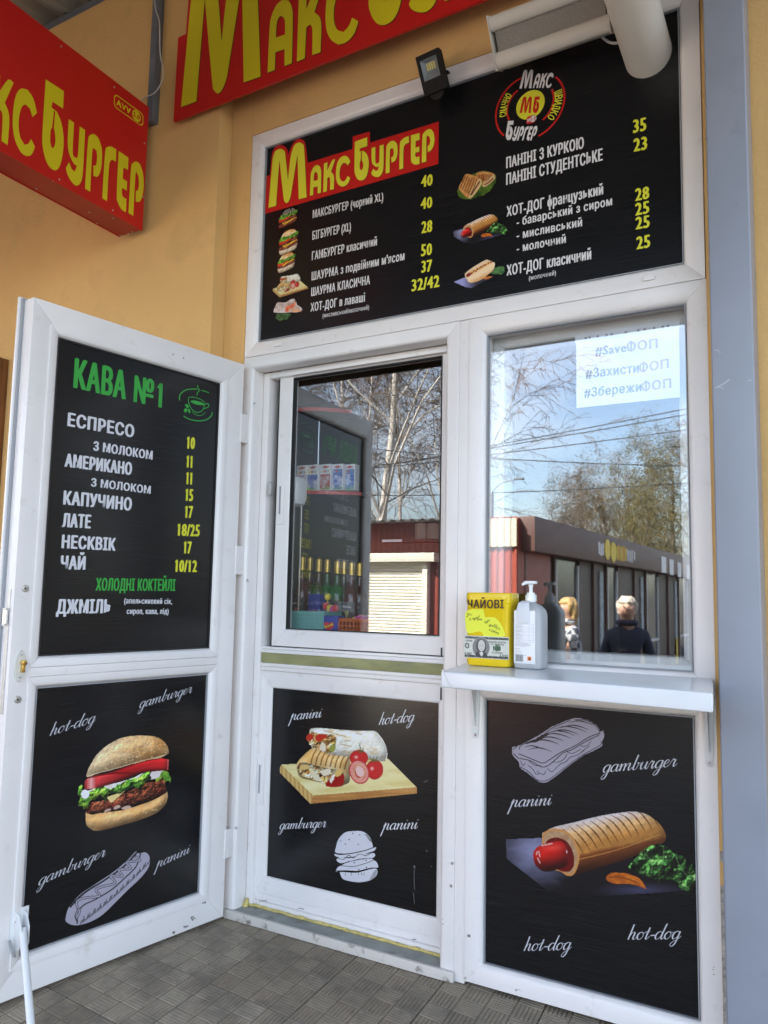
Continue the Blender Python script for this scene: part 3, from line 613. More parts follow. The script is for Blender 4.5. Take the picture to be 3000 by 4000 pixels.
# ================================================================== shopfront of white frames
sf = thing('shopfront', 'white plastic shopfront frame with black menu board above and fixed window at right', 'shopfront', (.86, 0, 0))
PROF = [(0, 0), (.048, 0), (.056, .003), (.062, .009), (.066, .018), (.066, .07), (0, .07)]
rect_frame(sf, (FX0, FX1-.003, 2.3215, FZ1), PROF, fac, PVC)
rect_frame(sf, (FX0, .951, -.09, 2.3195), [(0, 0), (.045, 0), (.052, .004), (.056, .012), (.056, .07), (0, .07)], fac, PVC, names=('frame_rail', 'frame_rail', None, 'frame_rail'))
m = MB(); m.box(.9515, .9905, .004, .07, .0, 2.3195); m.build('coupling_strip', PVC, sf, bevel=.002)
rect_frame(sf, (.9915, FX1, 1.021, 2.3195), PROF, fac, PVC)
rect_frame(sf, (.9915, FX1, .012, 1.019), PROF, fac, PVC)
SP = [(.0661, .012), (.0695, .012), (.0695, .03), (.0661, .03)]
for rc in ((FX0, FX1-.003, 2.3215, FZ1), (.9915, FX1, 1.021, 2.3195), (.9915, FX1, .012, 1.019)):
    rect_frame(sf, rc, SP, fac, PVCG, names=('glazing_seal',)*4, bevel=0)
for (x, z) in ((on_y(0)(*Z3(310, 82))[0], 2.352), (on_y(0)(*ZB(1262, 1338))[0], 2.352)):
    m = MB(); m.box(x-.018, x+.018, -.007, -.0005, z-.007, z+.007); m.build('drain_cap', PVC, sf, bevel=.002)
for (px, py) in (Z3(157, 457), Z3(112, 1604), Z6(122, 1300), Z8(1490, 92), Z8(1484, 205), Z8(1573, 453)):
    p = on_y(-.001)(px, py); m = MB(); m.cyl(p, p+np.array([0, -.002, 0]), .005, n=10); m.build('screw', ZINC, sf)
menu = MB().box(FX0+.0664, FX1-.003-.0664, .022, .045, 2.3215+.0664, FZ1-.0664).build('menu_board', FOIL, sf)
lowp = MB().box(.9915+.0664, FX1-.0664, .022, .045, .012+.0664, 1.019-.0664).build('lower_panel', FOIL, sf)
GLASS = glass_mat('window_glass', .15, rough=.014); GLASS2 = glass_mat('sliding_glass', .09)
MB().box(.9915+.0664, FX1-.0664, .024, .030, 1.021+.0664, 2.3195-.0664).build('window_pane', GLASS, sf)
# inner sash frame seen through the pane
INN = mat('inner_white_frame', (.74, .76, .76), .4)
gx0, gx1, gz0, gz1 = .9915+.0664, FX1-.0664, 1.021+.0664, 2.3195-.0664
rect_frame(sf, (gx0-.03, gx1+.03, gz0-.03, gz1+.03), [(0, .078), (.062, .078), (.068, .084), (.068, .16), (0, .16)], fac, INN, names=('inner_frame',)*4)
MB().box(gx0-.03, gx1+.03, .161, .36, gz0-.02, gz0+.012).build('window_board', INN, sf, bevel=.003)
# threshold
THR = mat('threshold_white', (.62, .58, .53), .6, dirt=((.10, .08, .06), 22, .56, .8), bump=.1); THG = mat('threshold_grey', (.26, .27, .25), .6, noise=.2, nscale=18, dirt=((.10, .085, .06), 12, .58, .7))
MB().box(-.066, .957, -.016, -.002, 0, .034).build('threshold_front', THR, sf, bevel=.002)
MB().box(-.060, .95, -.0015, .2, 0, .033).build('threshold_top', THG, sf, bevel=.001)
FOAMY = mat('yellow_foam', (.55, .45, .16), .9, noise=.25, nscale=40, bump=.8, bscale=60)
m = MB(); rr = random.Random(2); pts = [(-.02+.92*k/40, .073+.004*rr.random(), .036+.003*rr.random()) for k in range(41)]; m.tube(pts, [.0045+.003*rr.random() for _ in pts], 6)
m.cyl((-.018, .06, .033), (-.012, .062, .062), .014, .007, 7); m.build('foam_bead', FOAMY, sf, smooth=True)

# ------------------------------------------------------------------ sliding hatch standing in the doorway
sl = thing('sliding_window', 'white sliding service hatch in the doorway above a black picture panel', 'window', (.43, .09, .033))
UX0, UX1 = -.029, .906
for nm, b in (('outer_frame', (UX0, UX0+.034, .071, .16, .034, 2.262)), ('outer_frame', (UX1-.02, UX1, .071, .16, .034, 2.262)), ('outer_frame', (UX0+.0345, UX1-.0205, .0715, .16, 2.236, 2.2615)),
              ('track', (UX0+.0345, UX1-.0205, .082, .16, .034, .056)), ('track', (UX0+.0345, UX1-.0205, .092, .16, .0565, .084)),
              ('track', (UX0+.0345, UX1-.0205, .082, .16, 1.071, 1.081)), ('track', (UX0+.0345, UX1-.0205, .073, .16, 1.0565, 1.0705)), ('track', (UX0+.0345, UX1-.0205, .073, .16, 1.000, 1.014)), ('track', (UX0+.0345, UX1-.0205, .081, .16, .982, .9995))):
    m = MB(); m.box(*b); m.build(nm, PVC, sl, bevel=.0025)
OLIVE = mat('olive_board', (.30, .29, .13), .7, noise=.18, nscale=9, stretch=(1, 1, 3), dirt=((.17, .19, .14), 6, .52, .6))
MB().box(UX0+.0345, UX1-.0205, .076, .15, 1.0145, 1.056).build('olive_strip', OLIVE, sl, bevel=.002)
SPR = [(0, .091), (.066, .091), (.071, .096), (.071, .13), (0, .13)]
for o in rect_frame(sl, (.047, .905, 1.0855, 2.301), SPR, fac, PVC, names=('sash_rail',)*4): pass
rect_frame(sl, (.047, .905, 1.0855, 2.301), [(.0711, .093), (.0745, .093), (.0745, .12), (.0711, .12)], fac, SEAL, names=('glazing_seal',)*4, bevel=0)
MB().box(.047+.0713, .905-.0713, .104, .110, 1.0855+.0713, 2.301-.0713).build('pane', GLASS2, sl)
MB().box(.034, .0385, .10, .15, 1.082, 2.235).build('brush_seal', SEAL, sl); MB().box(.0415, .0455, .10, .15, 1.082, 2.235).build('brush_seal', SEAL, sl)
rect_frame(sl, (-.012, .905, .0845, .9805), [(0, .0905), (.065, .0905), (.07, .096), (.07, .13), (0, .13)], fac, PVC, names=('panel_rail',)*4)
mid = MB().box(-.012+.0702, .905-.0702, .099, .12, .0845+.0702, .9805-.0702).build('picture_panel', FOIL, sl)
def pull(z, x0, x1, y0, y1, yy):
    P = on_y(yy); a = P(*z(x0, y0)); b = P(*z(x1, y1))
    m = MB(); m.box(a[0], b[0], yy-.006, yy-.0003, b[2], a[2]); h = m.build('pull_handle', PVC, sl, bevel=.003)
    cx = (a[0]+b[0])/2; m = MB(); m.box(cx-.004, cx+.004, yy-.0068, yy-.0061, b[2]+.045, a[2]-.045); m.build('finger_groove', PVCG, h)
pull(Z3, 308, 345, 930, 1243, .0905); pull(Z6, 256, 298, 815, 1152, .0900)
p = on_y(.07)(*Z3(262, 1010)); m = MB(); m.box(p[0]-.006, p[0]+.006, .060, .0705, p[2]-.03, p[2]+.03); m.build('latch', ZINC, sl, bevel=.002)
m = MB(); m.box(.888, .8955, .058, .0705, 1.12, 1.26); m.build('hinge_strip', ZINC, sl, bevel=.001)
for zz in (1.10, .955): m = MB(); m.box(.846, .85, .086, .0905, zz-.03, zz+.015); m.build('stop_clip', SEAL, sl)

# ------------------------------------------------------------------ the open door leaf
dr = thing('open_door', 'white framed door standing open with a black coffee menu and burger picture', 'door', tuple(leaf(.45, .016)))
m_leaf = lambda s, z, d: leaf(s, z, d)
m_lbox = lambda s, d, z: leaf(s, z, d)
rect_frame(dr, (-.0125, .94, .016, 2.278), [(0, 0), (.09, 0), (.09, .066), (0, .066)], m_leaf, PVC, names=('door_rail',)*4, bevel=.002)
rect_frame(dr, (-.022, .955, .008, 2.290), [(0, .0665), (.09, .0665), (.09, .078), (0, .078)], m_leaf, PVC, names=('door_flange',)*4, bevel=.002)
rect_frame(dr, (-.005, .948, .012, 2.2845), [(0, .056), (.02, .056), (.02, .0662), (0, .0662)], m_leaf, PVCG, names=('door_seal',)*4, bevel=0)
BEAD = [(0, -.0045), (.019, -.0045), (.027, -.002), (.0325, .004), (.035, .012), (.035, .05), (0, .05)]
rect_frame(dr, (.075, .874, 1.045, 2.203), BEAD, m_leaf, PVC, names=('glazing_bead',)*4)
rect_frame(dr, (.075, .874, .101, 1.014), BEAD, m_leaf, PVC, names=('glazing_bead',)*4)
m = MB(); m.box(.0755, .8735, -.0045, .05, 1.0148, 1.0442, M=m_lbox); m.build('middle_rail', PVC, dr, bevel=.0015)
for z0, z1 in ((1.08, 2.168), (.136, .979)):
    rect_frame(dr, (.1098, .8392, z0-.0002, z1+.0002), [(0, .008), (.005, .008), (.005, .02), (0, .02)], m_leaf, PVCG if z0 < 1 else SEAL, names=('glazing_seal',)*4, bevel=0)
m = MB(); m.box(.1102, .8388, .0135, .035, 1.0802, 2.1678, M=m_lbox); coffee = m.build('menu_panel', FOIL, dr)
m = MB(); m.box(.1102, .8388, .0135, .035, .1362, .9788, M=m_lbox); lowd = m.build('picture_panel', FOIL, dr)
def leaf_disc(px, py, r, h, name, mt, par=dr, n=20, d0=-.001):
    p = on_leaf(d0)(px, py); m = MB(); m.cyl(p, p+LN*h, r, r*.9, n); return m.build(name, mt, par, bevel=.0008)
ZL = Zm(0, 2200, .3165)
for q in ((313, 312), (218, 1683)):
    b = leaf_disc(*ZL(*q), .0125, .003, 'bolt_head', ZINC); p = on_leaf(-.0045)(*ZL(*q)); m = MB(); m.cyl(p, p+LN*.0008, .0035, n=6); m.build('bolt_socket', SEAL, b)
# lock plate and cylinder
P = on_leaf(-.001); ctr = P(*ZL(248, 1270)); U = -LD
m = MB(); ring = [(.021*math.cos(t), .052*math.sin(t)) for t in np.linspace(0, 2*math.pi, 28, endpoint=False)]
m.prism(ring, lambda x, z: ctr+U*x+np.array([0, 0, z]), lambda x, z: ctr+U*x*.9+np.array([0, 0, z*.95])+LN*.005); es = m.build('lock_plate', mat('lock_plate_white', (.66, .64, .58), .4), dr, smooth=True)
cb = ctr+np.array([0, 0, .011])+LN*.004+U*.004
m = MB(); m.cyl(cb, cb+LN*.018, .0088, n=18); ly = m.build('lock_cylinder', BRASS, dr, bevel=.001)
m = MB(); m.box(-.0052, .0052, -.031, .0, 0, .013, M=lambda a, b, c: cb+U*a+np.array([0, 0, b])+LN*c); m.build('cylinder_body', BRASS, dr, bevel=.002)
m = MB(); m.box(-.005, .005, -.001, .001, .0181, .0186, M=lambda a, b, c: cb+U*a+np.array([0, 0, b])+LN*c); m.build('key_slot', SEAL, ly)
for zz in (.036, -.036): m = MB(); p = ctr+np.array([0, 0, zz])+LN*.0035; m.cyl(p, p+LN*.003, .0035, n=10); m.build('screw', ZINC, es)
# lock strip on the door's edge
m = MB(); m.box(.9402, .9425, .018, .034, .90, 1.30, M=m_lbox); m.build('lock_strip', ZINC, dr)
p = leaf(.9425, 1.21, .026); m = MB(); m.cyl(p+np.array([0, 0, -.022])+LD*.008, p+np.array([0, 0, .022])+LD*.008, .009, n=14); m.build('lock_roller', CHROME, dr, smooth=True)
for zz in (1.235, 1.185): m = MB(); m.box(.9425, .956, .016, .036, zz-.003, zz+.003, M=m_lbox); m.build('roller_fork', ZINC, dr)
# hinges
for (q0, q1) in (((195, 575), (195, 750)), ((160, 1392), (160, 1570))):
    zz = Zm(840, 1250, .633); a = on_y(-.04)(*zz(*q0)); b = on_y(-.04)(*zz(*q1)); m = MB(); m.box(-.064, -.044, -.047, -.0005, b[2], a[2]); m.build('hinge', PVC, dr, bevel=.003)
m = MB(); m.box(-.064, -.044, -.047, -.0005, .24, .35); m.build('hinge', PVC, dr, bevel=.003)
# two old screw holes
for q in ((1122, 472), (1190, 496)): leaf_disc(*Zm(0, 1100, .6028)(*q), .003, .0004, 'screw_hole', SEAL, n=8, d0=-.0002)
# scuff marks on the lower rail
DIRT = mat('dark_scuff', (.22, .20, .18), .9)
m = MB(); rr = random.Random(8)
for cx, cy, n_, s_ in ((1255, 975, 9, 22), (1205, 1025, 7, 20), (1128, 1068, 8, 12), (1320, 870, 6, 14)):
    for k in range(n_):
        X = cx+rr.uniform(-s_, s_)*.7; Y = cy+rr.uniform(-s_, s_)*.6; w_ = rr.uniform(3, 8); h_ = rr.uniform(2, 5); pl = on_leaf(-.0003 if cx != 1320 else -.0003); zz = Zm(0, 3000, .6028)
        m.add([pl(*zz(X+a, Y+b)) for a, b in ((-w_, -h_), (w_, -h_*1.3), (w_*.7, h_), (-w_*.8, h_*.7))], [(0, 1, 2, 3)])
m.build('scuff_mark', DIRT, dr, kind='stuff')
# foot stop with springs
ZK2 = Zm(0, 3500, .2411); P = on_leaf(-.001)
STW = mat('white_lacquered_steel', (.72, .73, .73), .3)
bk = MB()
for dx in (-.013, .013):
    c0 = P(*ZK2(300, 560)) ; pr = [(.0, .062), (.022, .055), (.040, .02), (.042, -.03), (.03, -.05), (.0, -.055)]
    bk.prism(pr, lambda a, b, dx=dx: c0+U*(dx-.0012)+LN*a+np.array([0, 0, b]), lambda a, b, dx=dx: c0+U*(dx+.0012)+LN*a+np.array([0, 0, b]))
bk.box(-.03, .03, -.06, .07, 0, .002, M=lambda a, b, c: c0+U*a+np.array([0, 0, b])+LN*c)
st = bk.build('door_stop', STW, dr, bevel=.0006)
top = c0+LN*.024+np.array([0, 0, .01]); ft = on_z(.004)(130, 4110); ft = np.array([ft[0], ft[1], .004])
m = MB(); m.tube([top, ft], .0115, 14); m.build('stop_leg', STW, st, smooth=True)
for sgn, q0, q1 in ((-1, (150, 720), (235, 1000)), (1, (385, 700), (430, 930))):
    a = on_leaf(-.018)(*ZK2(*q0)); b = on_leaf(-.018)(*ZK2(*q1)); n_ = 15; d = (b-a); L = np.linalg.norm(d); e1 = U; e2 = LN
    pts = [a+d*t+(e1*math.cos(t*n_*2*math.pi)+e2*math.sin(t*n_*2*math.pi))*.005 for t in np.linspace(0, 1, n_*8+1)]
    m = MB(); m.tube(pts, .0011, 5); m.build('spring', ZINC, st, smooth=True)
p = P(*ZK2(248, 415)); m = MB(); m.cyl(p, p+LN*.006, .006, .003, 12); m.build('screw', CHROME, st, smooth=True)

# wear: scuffs on the sill frames, scratches and a dried drip on the panels
m = MB(); rr = random.Random(21)
for zm, cx, cy, n_, sx_, sy_, pl in ((Z7, 365, 1617, 6, 20, 4, on_y(-.0004)), (Z8, 545, 282, 5, 22, 4, on_y(.0812)), (Z8, 735, 318, 4, 14, 4, on_y(.0812)), (Z8, 1325, 512, 5, 16, 4, on_y(.0812)), (Z8, 1300, 470, 3, 10, 3, on_y(.0900)), (Z7, 90, 1560, 5, 4, 18, on_y(-.0004)), (Z7, 1375, 1500, 4, 6, 60, on_y(-.0004)), (Z8, 1440, 380, 3, 5, 20, on_y(-.0004))):
    for k in range(n_):
        X = cx+rr.uniform(-sx_, sx_); Y = cy+rr.uniform(-sy_, sy_); w_ = rr.uniform(2, 7); h_ = rr.uniform(1, 2.5)
        m.add([pl(*zm(X+a, Y+b)) for a, b in ((-w_, -h_), (w_, -h_*.6), (w_*.7, h_), (-w_*.8, h_*.7))], [(0, 1, 2, 3)])
m.build('scuff_mark', DIRT, sf, kind='stuff')
SCRT = mat('pale_scratch', (.16, .16, .16), .5)
strokes_px([([(1272, 1545), (1276, 1552), (1280, 1560)], 9), ([(1276, 1560), (1274, 1640), (1278, 1700)], 3), ([(1335, 1005), (1350, 998), (1362, 995)], 4), ([(918, 440), (928, 455), (934, 466)], 3), ([(1355, 1445), (1357, 1452)], 9), ([(1385, 1548), (1387, 1553)], 7), ([(1270, 1720), (1276, 1790)], 3)], Z6, on_y(.0988), SCRT, mid, name='scratch')

CSC = mat('pale_column_scratch', (.42, .45, .52), .5)
strokes_px([([(1385, 552), (1420, 535), (1460, 508)], 7), ([(1380, 358), (1400, 356), (1412, 372)], 4), ([(1395, 548), (1430, 552)], 4), ([(1555, 515), (1575, 510)], 5)], ZW, on_y(-.1252), CSC, cl, name='scratch')
strokes_px([([(1590, 520), (1604, 512)], 7), ([(1598, 540), (1606, 522)], 4)], ZB, on_y(-.1252), DIRT, cl, name='scratch')
# ================================================================== prints: upper menu board
PM = on_y(.0217)
ZLg = Zm(1020, 440, .434)
LOGO = {
 'M': [[(67, 858), (100, 470), (112, 390), (132, 345), (172, 325), (205, 340), (220, 385), (243, 610), (262, 430), (285, 330), (310, 285), (345, 268), (375, 285), (390, 340), (411, 763), (340, 780), (328, 378), (275, 710), (262, 770), (245, 805), (228, 816), (212, 800), (203, 760), (166, 430), (135, 840)]],
 'A': [[(440, 750), (447, 580), (455, 530), (475, 490), (500, 472), (525, 480), (540, 510), (543, 560), (540, 722), (510, 730), (510, 665), (472, 674), (470, 742)], [(474, 617), (511, 608), (511, 560), (503, 540), (490, 535), (480, 550), (475, 580)]],
 'K': [[(560, 718), (567, 458), (600, 447), (597, 520), (640, 432), (670, 420), (630, 535), (650, 555), (658, 590), (655, 690), (622, 698), (622, 600), (612, 580), (598, 590), (592, 708)]],
 'C': [[(805, 440), (780, 478), (765, 455), (740, 455), (720, 480), (708, 530), (708, 575), (720, 610), (745, 622), (765, 602), (778, 572), (803, 588), (785, 635), (755, 662), (725, 668), (695, 645), (677, 600), (675, 530), (685, 460), (710, 412), (745, 388), (780, 397)]],
 'B': [[(845, 262), (957, 223), (957, 302), (890, 324), (888, 352), (920, 345), (950, 370), (968, 420), (970, 480), (958, 550), (935, 595), (900, 612), (870, 600), (848, 560), (841, 500)], [(902, 352), (896, 432), (889, 448), (889, 500), (902, 522), (915, 503), (920, 470), (912, 437), (907, 428), (910, 354)]],
 'Y': [[(995, 320), (1030, 310), (1030, 440), (1040, 460), (1058, 452), (1065, 430), (1068, 298), (1105, 287), (1103, 480), (1090, 545), (1060, 578), (1025, 578), (1000, 562), (992, 545), (1010, 505), (1030, 525), (1050, 520), (1062, 485), (1040, 490), (1010, 470), (996, 430)]],
 'P': [[(1122, 550), (1127, 330), (1140, 285), (1170, 258), (1200, 255), (1225, 285), (1230, 340), (1225, 390), (1205, 435), (1175, 452), (1172, 405), (1190, 390), (1195, 350), (1188, 322), (1170, 325), (1160, 350), (1158, 540)]],
 'G': [[(1245, 513), (1250, 290), (1265, 250), (1295, 225), (1332, 212), (1332, 272), (1305, 283), (1290, 302), (1283, 340), (1280, 503)]],
 'E': [[(1350, 206), (1428, 183), (1428, 246), (1392, 258), (1390, 316), (1426, 306), (1426, 352), (1389, 363), (1389, 388), (1397, 402), (1427, 395), (1427, 462), (1390, 470), (1362, 455), (1350, 420)]],
 'R': [[(1447, 452), (1452, 230), (1465, 185), (1495, 155), (1525, 148), (1550, 175), (1562, 230), (1555, 290), (1535, 335), (1502, 357), (1500, 305), (1515, 290), (1522, 255), (1515, 220), (1500, 210), (1490, 227), (1487, 442)]],
}
LRED = [(32, 913), (47, 575), (82, 562), (95, 400), (110, 340), (135, 305), (175, 293), (210, 300), (235, 330), (245, 380), (262, 330), (290, 275), (325, 240), (360, 238), (390, 260), (405, 320), (418, 452), (822, 328), (825, 215), (980, 170), (982, 270), (1600, 80), (1595, 462)]
def lg(p):                                 # logo point -> (x, z) on the menu plane
    q = PM(*ZLg(*p)); return np.array([q[0], q[2]])
def round_loop(l, n=4, lim=R(48)):
    """round the flat turns of a traced outline, keep its sharp corners"""
    p = [np.array(q, float) for q in l]; m_ = len(p); sharp = []
    for i in range(m_):
        a, b = p[i]-p[i-1], p[(i+1) % m_]-p[i]; sharp.append(abs(math.atan2(a[0]*b[1]-a[1]*b[0], a@b)) > lim)
    out = []
    for i in range(m_):
        b, c = p[i], p[(i+1) % m_]; a = b-(c-b)*.5 if sharp[i] else p[i-1]; d = c+(c-b)*.5 if sharp[(i+1) % m_] else p[(i+2) % m_]
        for k in range(n if not (sharp[i] and sharp[(i+1) % m_]) else 1):
            t = k/n; out.append(.5*((2*b)+(-a+c)*t+(2*a-5*b+4*c-d)*t*t+(-a+3*b-3*c+d)*t**3))
    return out
LG = {k: [np.array([lg(p) for p in round_loop(l)]) for l in v] for k, v in LOGO.items()}; LR = np.array([lg(p) for p in round_loop(LRED)])
def put_logo(letters, f, mt, parent, name='letter', lift=0., grow=0.):
    for k in letters:
        V, T = poly_geo(LG[k]); mesh_obj(name, np.array([f(x, z, lift) for x, z in V]), T, mt, parent)
fm = lambda x, z, l: np.array([x, .0217-l, z])
V, T = poly_geo([LR]); red = mesh_obj('logo_ground', np.array([fm(x, z, .0004) for x, z in V]), T, INKR, menu)
for k, loops in LG.items():                # thin black outline to the lower right of every letter
    V, T = poly_geo(loops); mesh_obj('letter_outline', np.array([fm(x+.0018, z-.0018, .0007) for x, z in V]), T, INKK, menu)
put_logo('MAKCBYPGER', fm, INKY, menu, lift=.0010)
for s, a, b, c in (('МАКСБУРГЕР (чорний XL)', (530, 785), (1068, 650), 57), ('БІГБУРГЕР (XL)', (527, 950), (822, 880), 60), ('ГАМБУРГЕР класичний', (523, 1105), (1020, 992), 60), ('ШАУРМА з подвійним м\'ясом', (521, 1260), (1230, 1103), 60), ('ШАУРМА КЛАСИЧНА', (518, 1380), (967, 1287), 60), ('ХОТ-ДОГ в лаваші', (513, 1498), (928, 1420), 60), ('(мисливський/молочний)', (605, 1545), (960, 1480), 32)):
    text_px(s, ZA, a, b, c, PM, INKWm, menu, bold=.034 if c > 40 else .02)
for s, a, b, c in (('40', (1355, 550), (1445, 532), 84), ('40', (1352, 718), (1442, 702), 82), ('28', (1358, 900), (1442, 886), 86), ('50', (1355, 1075), (1440, 1062), 86), ('37', (1358, 1200), (1440, 1188), 86), ('32/42', (1283, 1343), (1497, 1306), 86)):
    text_px(s, ZA, a, b, c, PM, INKY, menu, bold=.055)
for s, a, b, c in (('ПАНІНІ З КУРКОЮ', (418, 690), (877, 570), 60), ('ПАНІНІ СТУДЕНТСЬКЕ', (418, 788), (987, 642), 62), ('ХОТ-ДОГ французький', (420, 975), (990, 842), 56), ('- баварський з сиром', (480, 1030), (1043, 906), 46), ('- мисливський', (480, 1108), (866, 1030), 46), ('- молочний', (480, 1185), (770, 1128), 46), ('ХОТ-ДОГ класичний', (420, 1323), (920, 1224), 58), ('(молочний)', (552, 1350), (712, 1318), 26)):
    text_px(s, ZB, a, b, c, PM, INKWm, menu, bold=.042 if c > 30 else .02)
for s, a, b, c in (('35', (1165, 482), (1245, 464), 74), ('23', (1168, 592), (1250, 576), 74), ('28', (1178, 882), (1262, 866), 70), ('25', (1178, 968), (1262, 952), 70), ('25', (1180, 1050), (1265, 1036), 70), ('25', (1185, 1167), (1268, 1153), 72)):
    text_px(s, ZB, a, b, c, PM, INKY, menu, bold=.055)
# round emblem
ZC = Zm(1900, 230, .2411); cc = PM(*ZC(712, 745)); C0 = np.array([cc[0], cc[2]])
def c2(p): q = PM(*ZC(*p)); return np.array([q[0], q[2]])
ry = np.mean([np.linalg.norm(c2(p)-C0) for p in ((480, 800), (943, 670), (790, 508), (620, 984))])
m = MB(); m.add([(C0[0]+ry*math.cos(t), .0213, C0[1]+ry*math.sin(t)) for t in np.linspace(0, 2*math.pi, 48, endpoint=False)], [tuple(range(48))]); m.build('emblem_disc', INKY, menu)
def arc(pa, pb, pm, name='emblem_arc'):
    A = [c2(p)-C0 for p in (pa, pm, pb)]; rr_ = [np.linalg.norm(a) for a in A]; th = [math.atan2(a[1], a[0]) for a in A]
    th[1] += 2*math.pi*round((th[0]-th[1])/(2*math.pi)); th[2] += 2*math.pi*round((th[1]-th[2])/(2*math.pi))
    co = np.polyfit(th, rr_, 2); T_ = np.linspace(th[0], th[2], 40); pts = np.stack([np.cos(T_), np.sin(T_)], 1)*np.polyval(co, T_)[:, None]+C0
    V, F = strip_geo(pts, .007); mesh_obj(name, np.array([fm(x, z, .0004) for x, z in V]), F, INKR, menu)
arc((560, 315), (285, 1245), (155, 900)); arc((1120, 295), (845, 1250), (1265, 640)); arc((512, 508), (372, 990), (338, 800)); arc((1058, 495), (912, 990), (1090, 640))
def fit_word(keys, bl_, br_, tl_, mt, parent, lift=.0006):
    a, u, v = c2(bl_), c2(br_)-c2(bl_), c2(tl_)-c2(bl_); P = np.concatenate([LG[k][0] for k in keys]); x0, x1, z0, z1 = P[:, 0].min(), P[:, 0].max(), P[:, 1].min(), P[:, 1].max()
    for k in keys:
        V, T = poly_geo(LG[k]); mesh_obj('letter', np.array([fm(*(a+u*(x-x0)/(x1-x0)+v*(z-z0)/(z1-z0)), lift) for x, z in V]), T, mt, parent)
fit_word('M', (535, 484), (728, 478), (592, 180), INKWm, menu); fit_word('AKC', (750, 478), (1045, 472), (812, 230), INKWm, menu)
fit_word('B', (298, 1318), (405, 1318), (352, 1003), INKWm, menu); fit_word('YPGER', (403, 1332), (775, 1332), (470, 1090), INKWm, menu)
fit_word('M', (540, 882), (718, 880), (585, 615), INKR, menu, lift=.0011); fit_word('B', (738, 880), (835, 878), (788, 612), INKR, menu, lift=.0011)
def arc_text(s, p0, p1, flip, mt):
    a, b = c2(p0)-C0, c2(p1)-C0; ra = (np.linalg.norm(a)+np.linalg.norm(b))/2; t0, t1 = math.atan2(a[1], a[0]), math.atan2(b[1], b[0])
    if abs(t1-t0) > math.pi: t1 += 2*math.pi if t1 < t0 else -2*math.pi
    for i, ch in enumerate(s):
        t = t0+(t1-t0)*i/(len(s)-1); pos = C0+ra*np.array([math.cos(t), math.sin(t)])
        up_ = np.array([math.cos(t), math.sin(t)]); rt_ = np.array([up_[1], -up_[0]]); h = .027; w_ = ra*abs(t1-t0)/(len(s)-1)*.86
        P0 = pos-rt_*w_/2-up_*h/2
        text3(ch, (P0[0], .0217, P0[1]), (rt_[0]*w_, 0, rt_[1]*w_), (up_[0]*h, 0, up_[1]*h), (0, -1, 0), mt, menu, bold=.03)
arc_text('СМАЧНО', (262, 915), (372, 600), False, INKY); arc_text('ШВИДКО', (1165, 545), (1045, 945), False, INKY)
def avv(f, w_, h_, mt_box, mt_txt, mt_gr, parent, ring=False):
    """emblem AVV 5.0: f(x, y, lift) with x 0..w, y 0..h"""
    def rr_(x0, y0, x1, y1, r, n=6):
        return [(cx+r*math.cos(a), cy+r*math.sin(a)) for cx, cy, a0 in ((x1-r, y1-r, 0), (x0+r, y1-r, 90), (x0+r, y0+r, 180), (x1-r, y0+r, 270)) for a in np.radians(np.linspace(a0, a0+90, n))]
    o = rr_(0, 0, w_, h_, h_*.32); i = rr_(h_*.07, h_*.07, w_-h_*.07, h_*.93, h_*.27)
    V, T = poly_geo([o, i]); mesh_obj('emblem_border', np.array([f(x, y, .0006) for x, y in V]), T, mt_txt if ring else mt_box, parent)
    if not ring: V, T = poly_geo([o]); mesh_obj('emblem_ground', np.array([f(x, y, .0003) for x, y in V]), T, mt_box, parent)
    cx, cy, r = w_*.76, h_*.5, h_*.40; V = [f(cx+r*math.cos(t), cy+r*math.sin(t), .0006) for t in np.linspace(0, 2*math.pi, 30, endpoint=False)]
    mesh_obj('emblem_disc', np.array(V), [tuple(range(30))], mt_txt, parent)
    def tx(s, x0, x1, y0, hh, mt, lf): a, b, c = f(x0, y0, 0), f(x1, y0, 0), f(x0, y0+hh, 0); n = np.cross(b-a, c-a); text3(s, a, b-a, c-a, n, mt, parent, bold=.06, lift=lf)
    tx('AVV', w_*.08, w_*.56, h_*.28, h_*.42, mt_txt, .0008); tx('5.0', cx-r*.75, cx+r*.75, h_*.33, h_*.34, mt_gr, .001)
q0 = c2((648, 1068)); q1 = c2((797, 1000)); avv(lambda x, y, l: np.array([q0[0]+x, .0213-l, q0[1]+y]), q1[0]-q0[0], .030, INKR, INKWm, INKR, menu)
# small pictures on the menu
ZM1 = Zm(1040, 800, .2079); ZM2 = Zm(1740, 640, .22602)
def mini(c, box, zm, boxsrc, gain=1.15):
    (x0, y0), (x1, y1b) = box                 # zoom px of the upper left and lower right in the flattened picture
    A = PM(*zm(x0, y0)); B = PM(*zm(x1, y1b)); sx0, sy0, sx1, sy1 = boxsrc
    c.mesh('printed_picture', None, None, PRINT, menu, gain=gain, map3=lambda X, Y: np.stack([A[0]+(X-sx0)/(sx1-sx0)*(B[0]-A[0]), np.full(X.shape, .0212), A[2]+(Y-sy0)/(sy1-sy0)*(B[2]-A[2])], 1))
for k, ctr_, wz in ((0, (415, 270), .105), (1, (425, 690), .108), (2, (385, 1075), .100)):
    c, ya, yb_ = paint_mini_burger(k); q = PM(*ZM1(*ctr_)); hgt = {0: .098, 1: .110, 2: .086}[k]
    c.mesh('printed_picture', None, None, PRINT, menu, gain=1.1, map3=lambda X, Y, q=q: np.stack([q[0]+(X/400-.5)*wz, np.full(X.shape, .0212), q[2]-((Y-ya)/(yb_-ya)-.5)*hgt+(X/400-.5)*.008*0], 1))
SHAW = paint_shawarma()
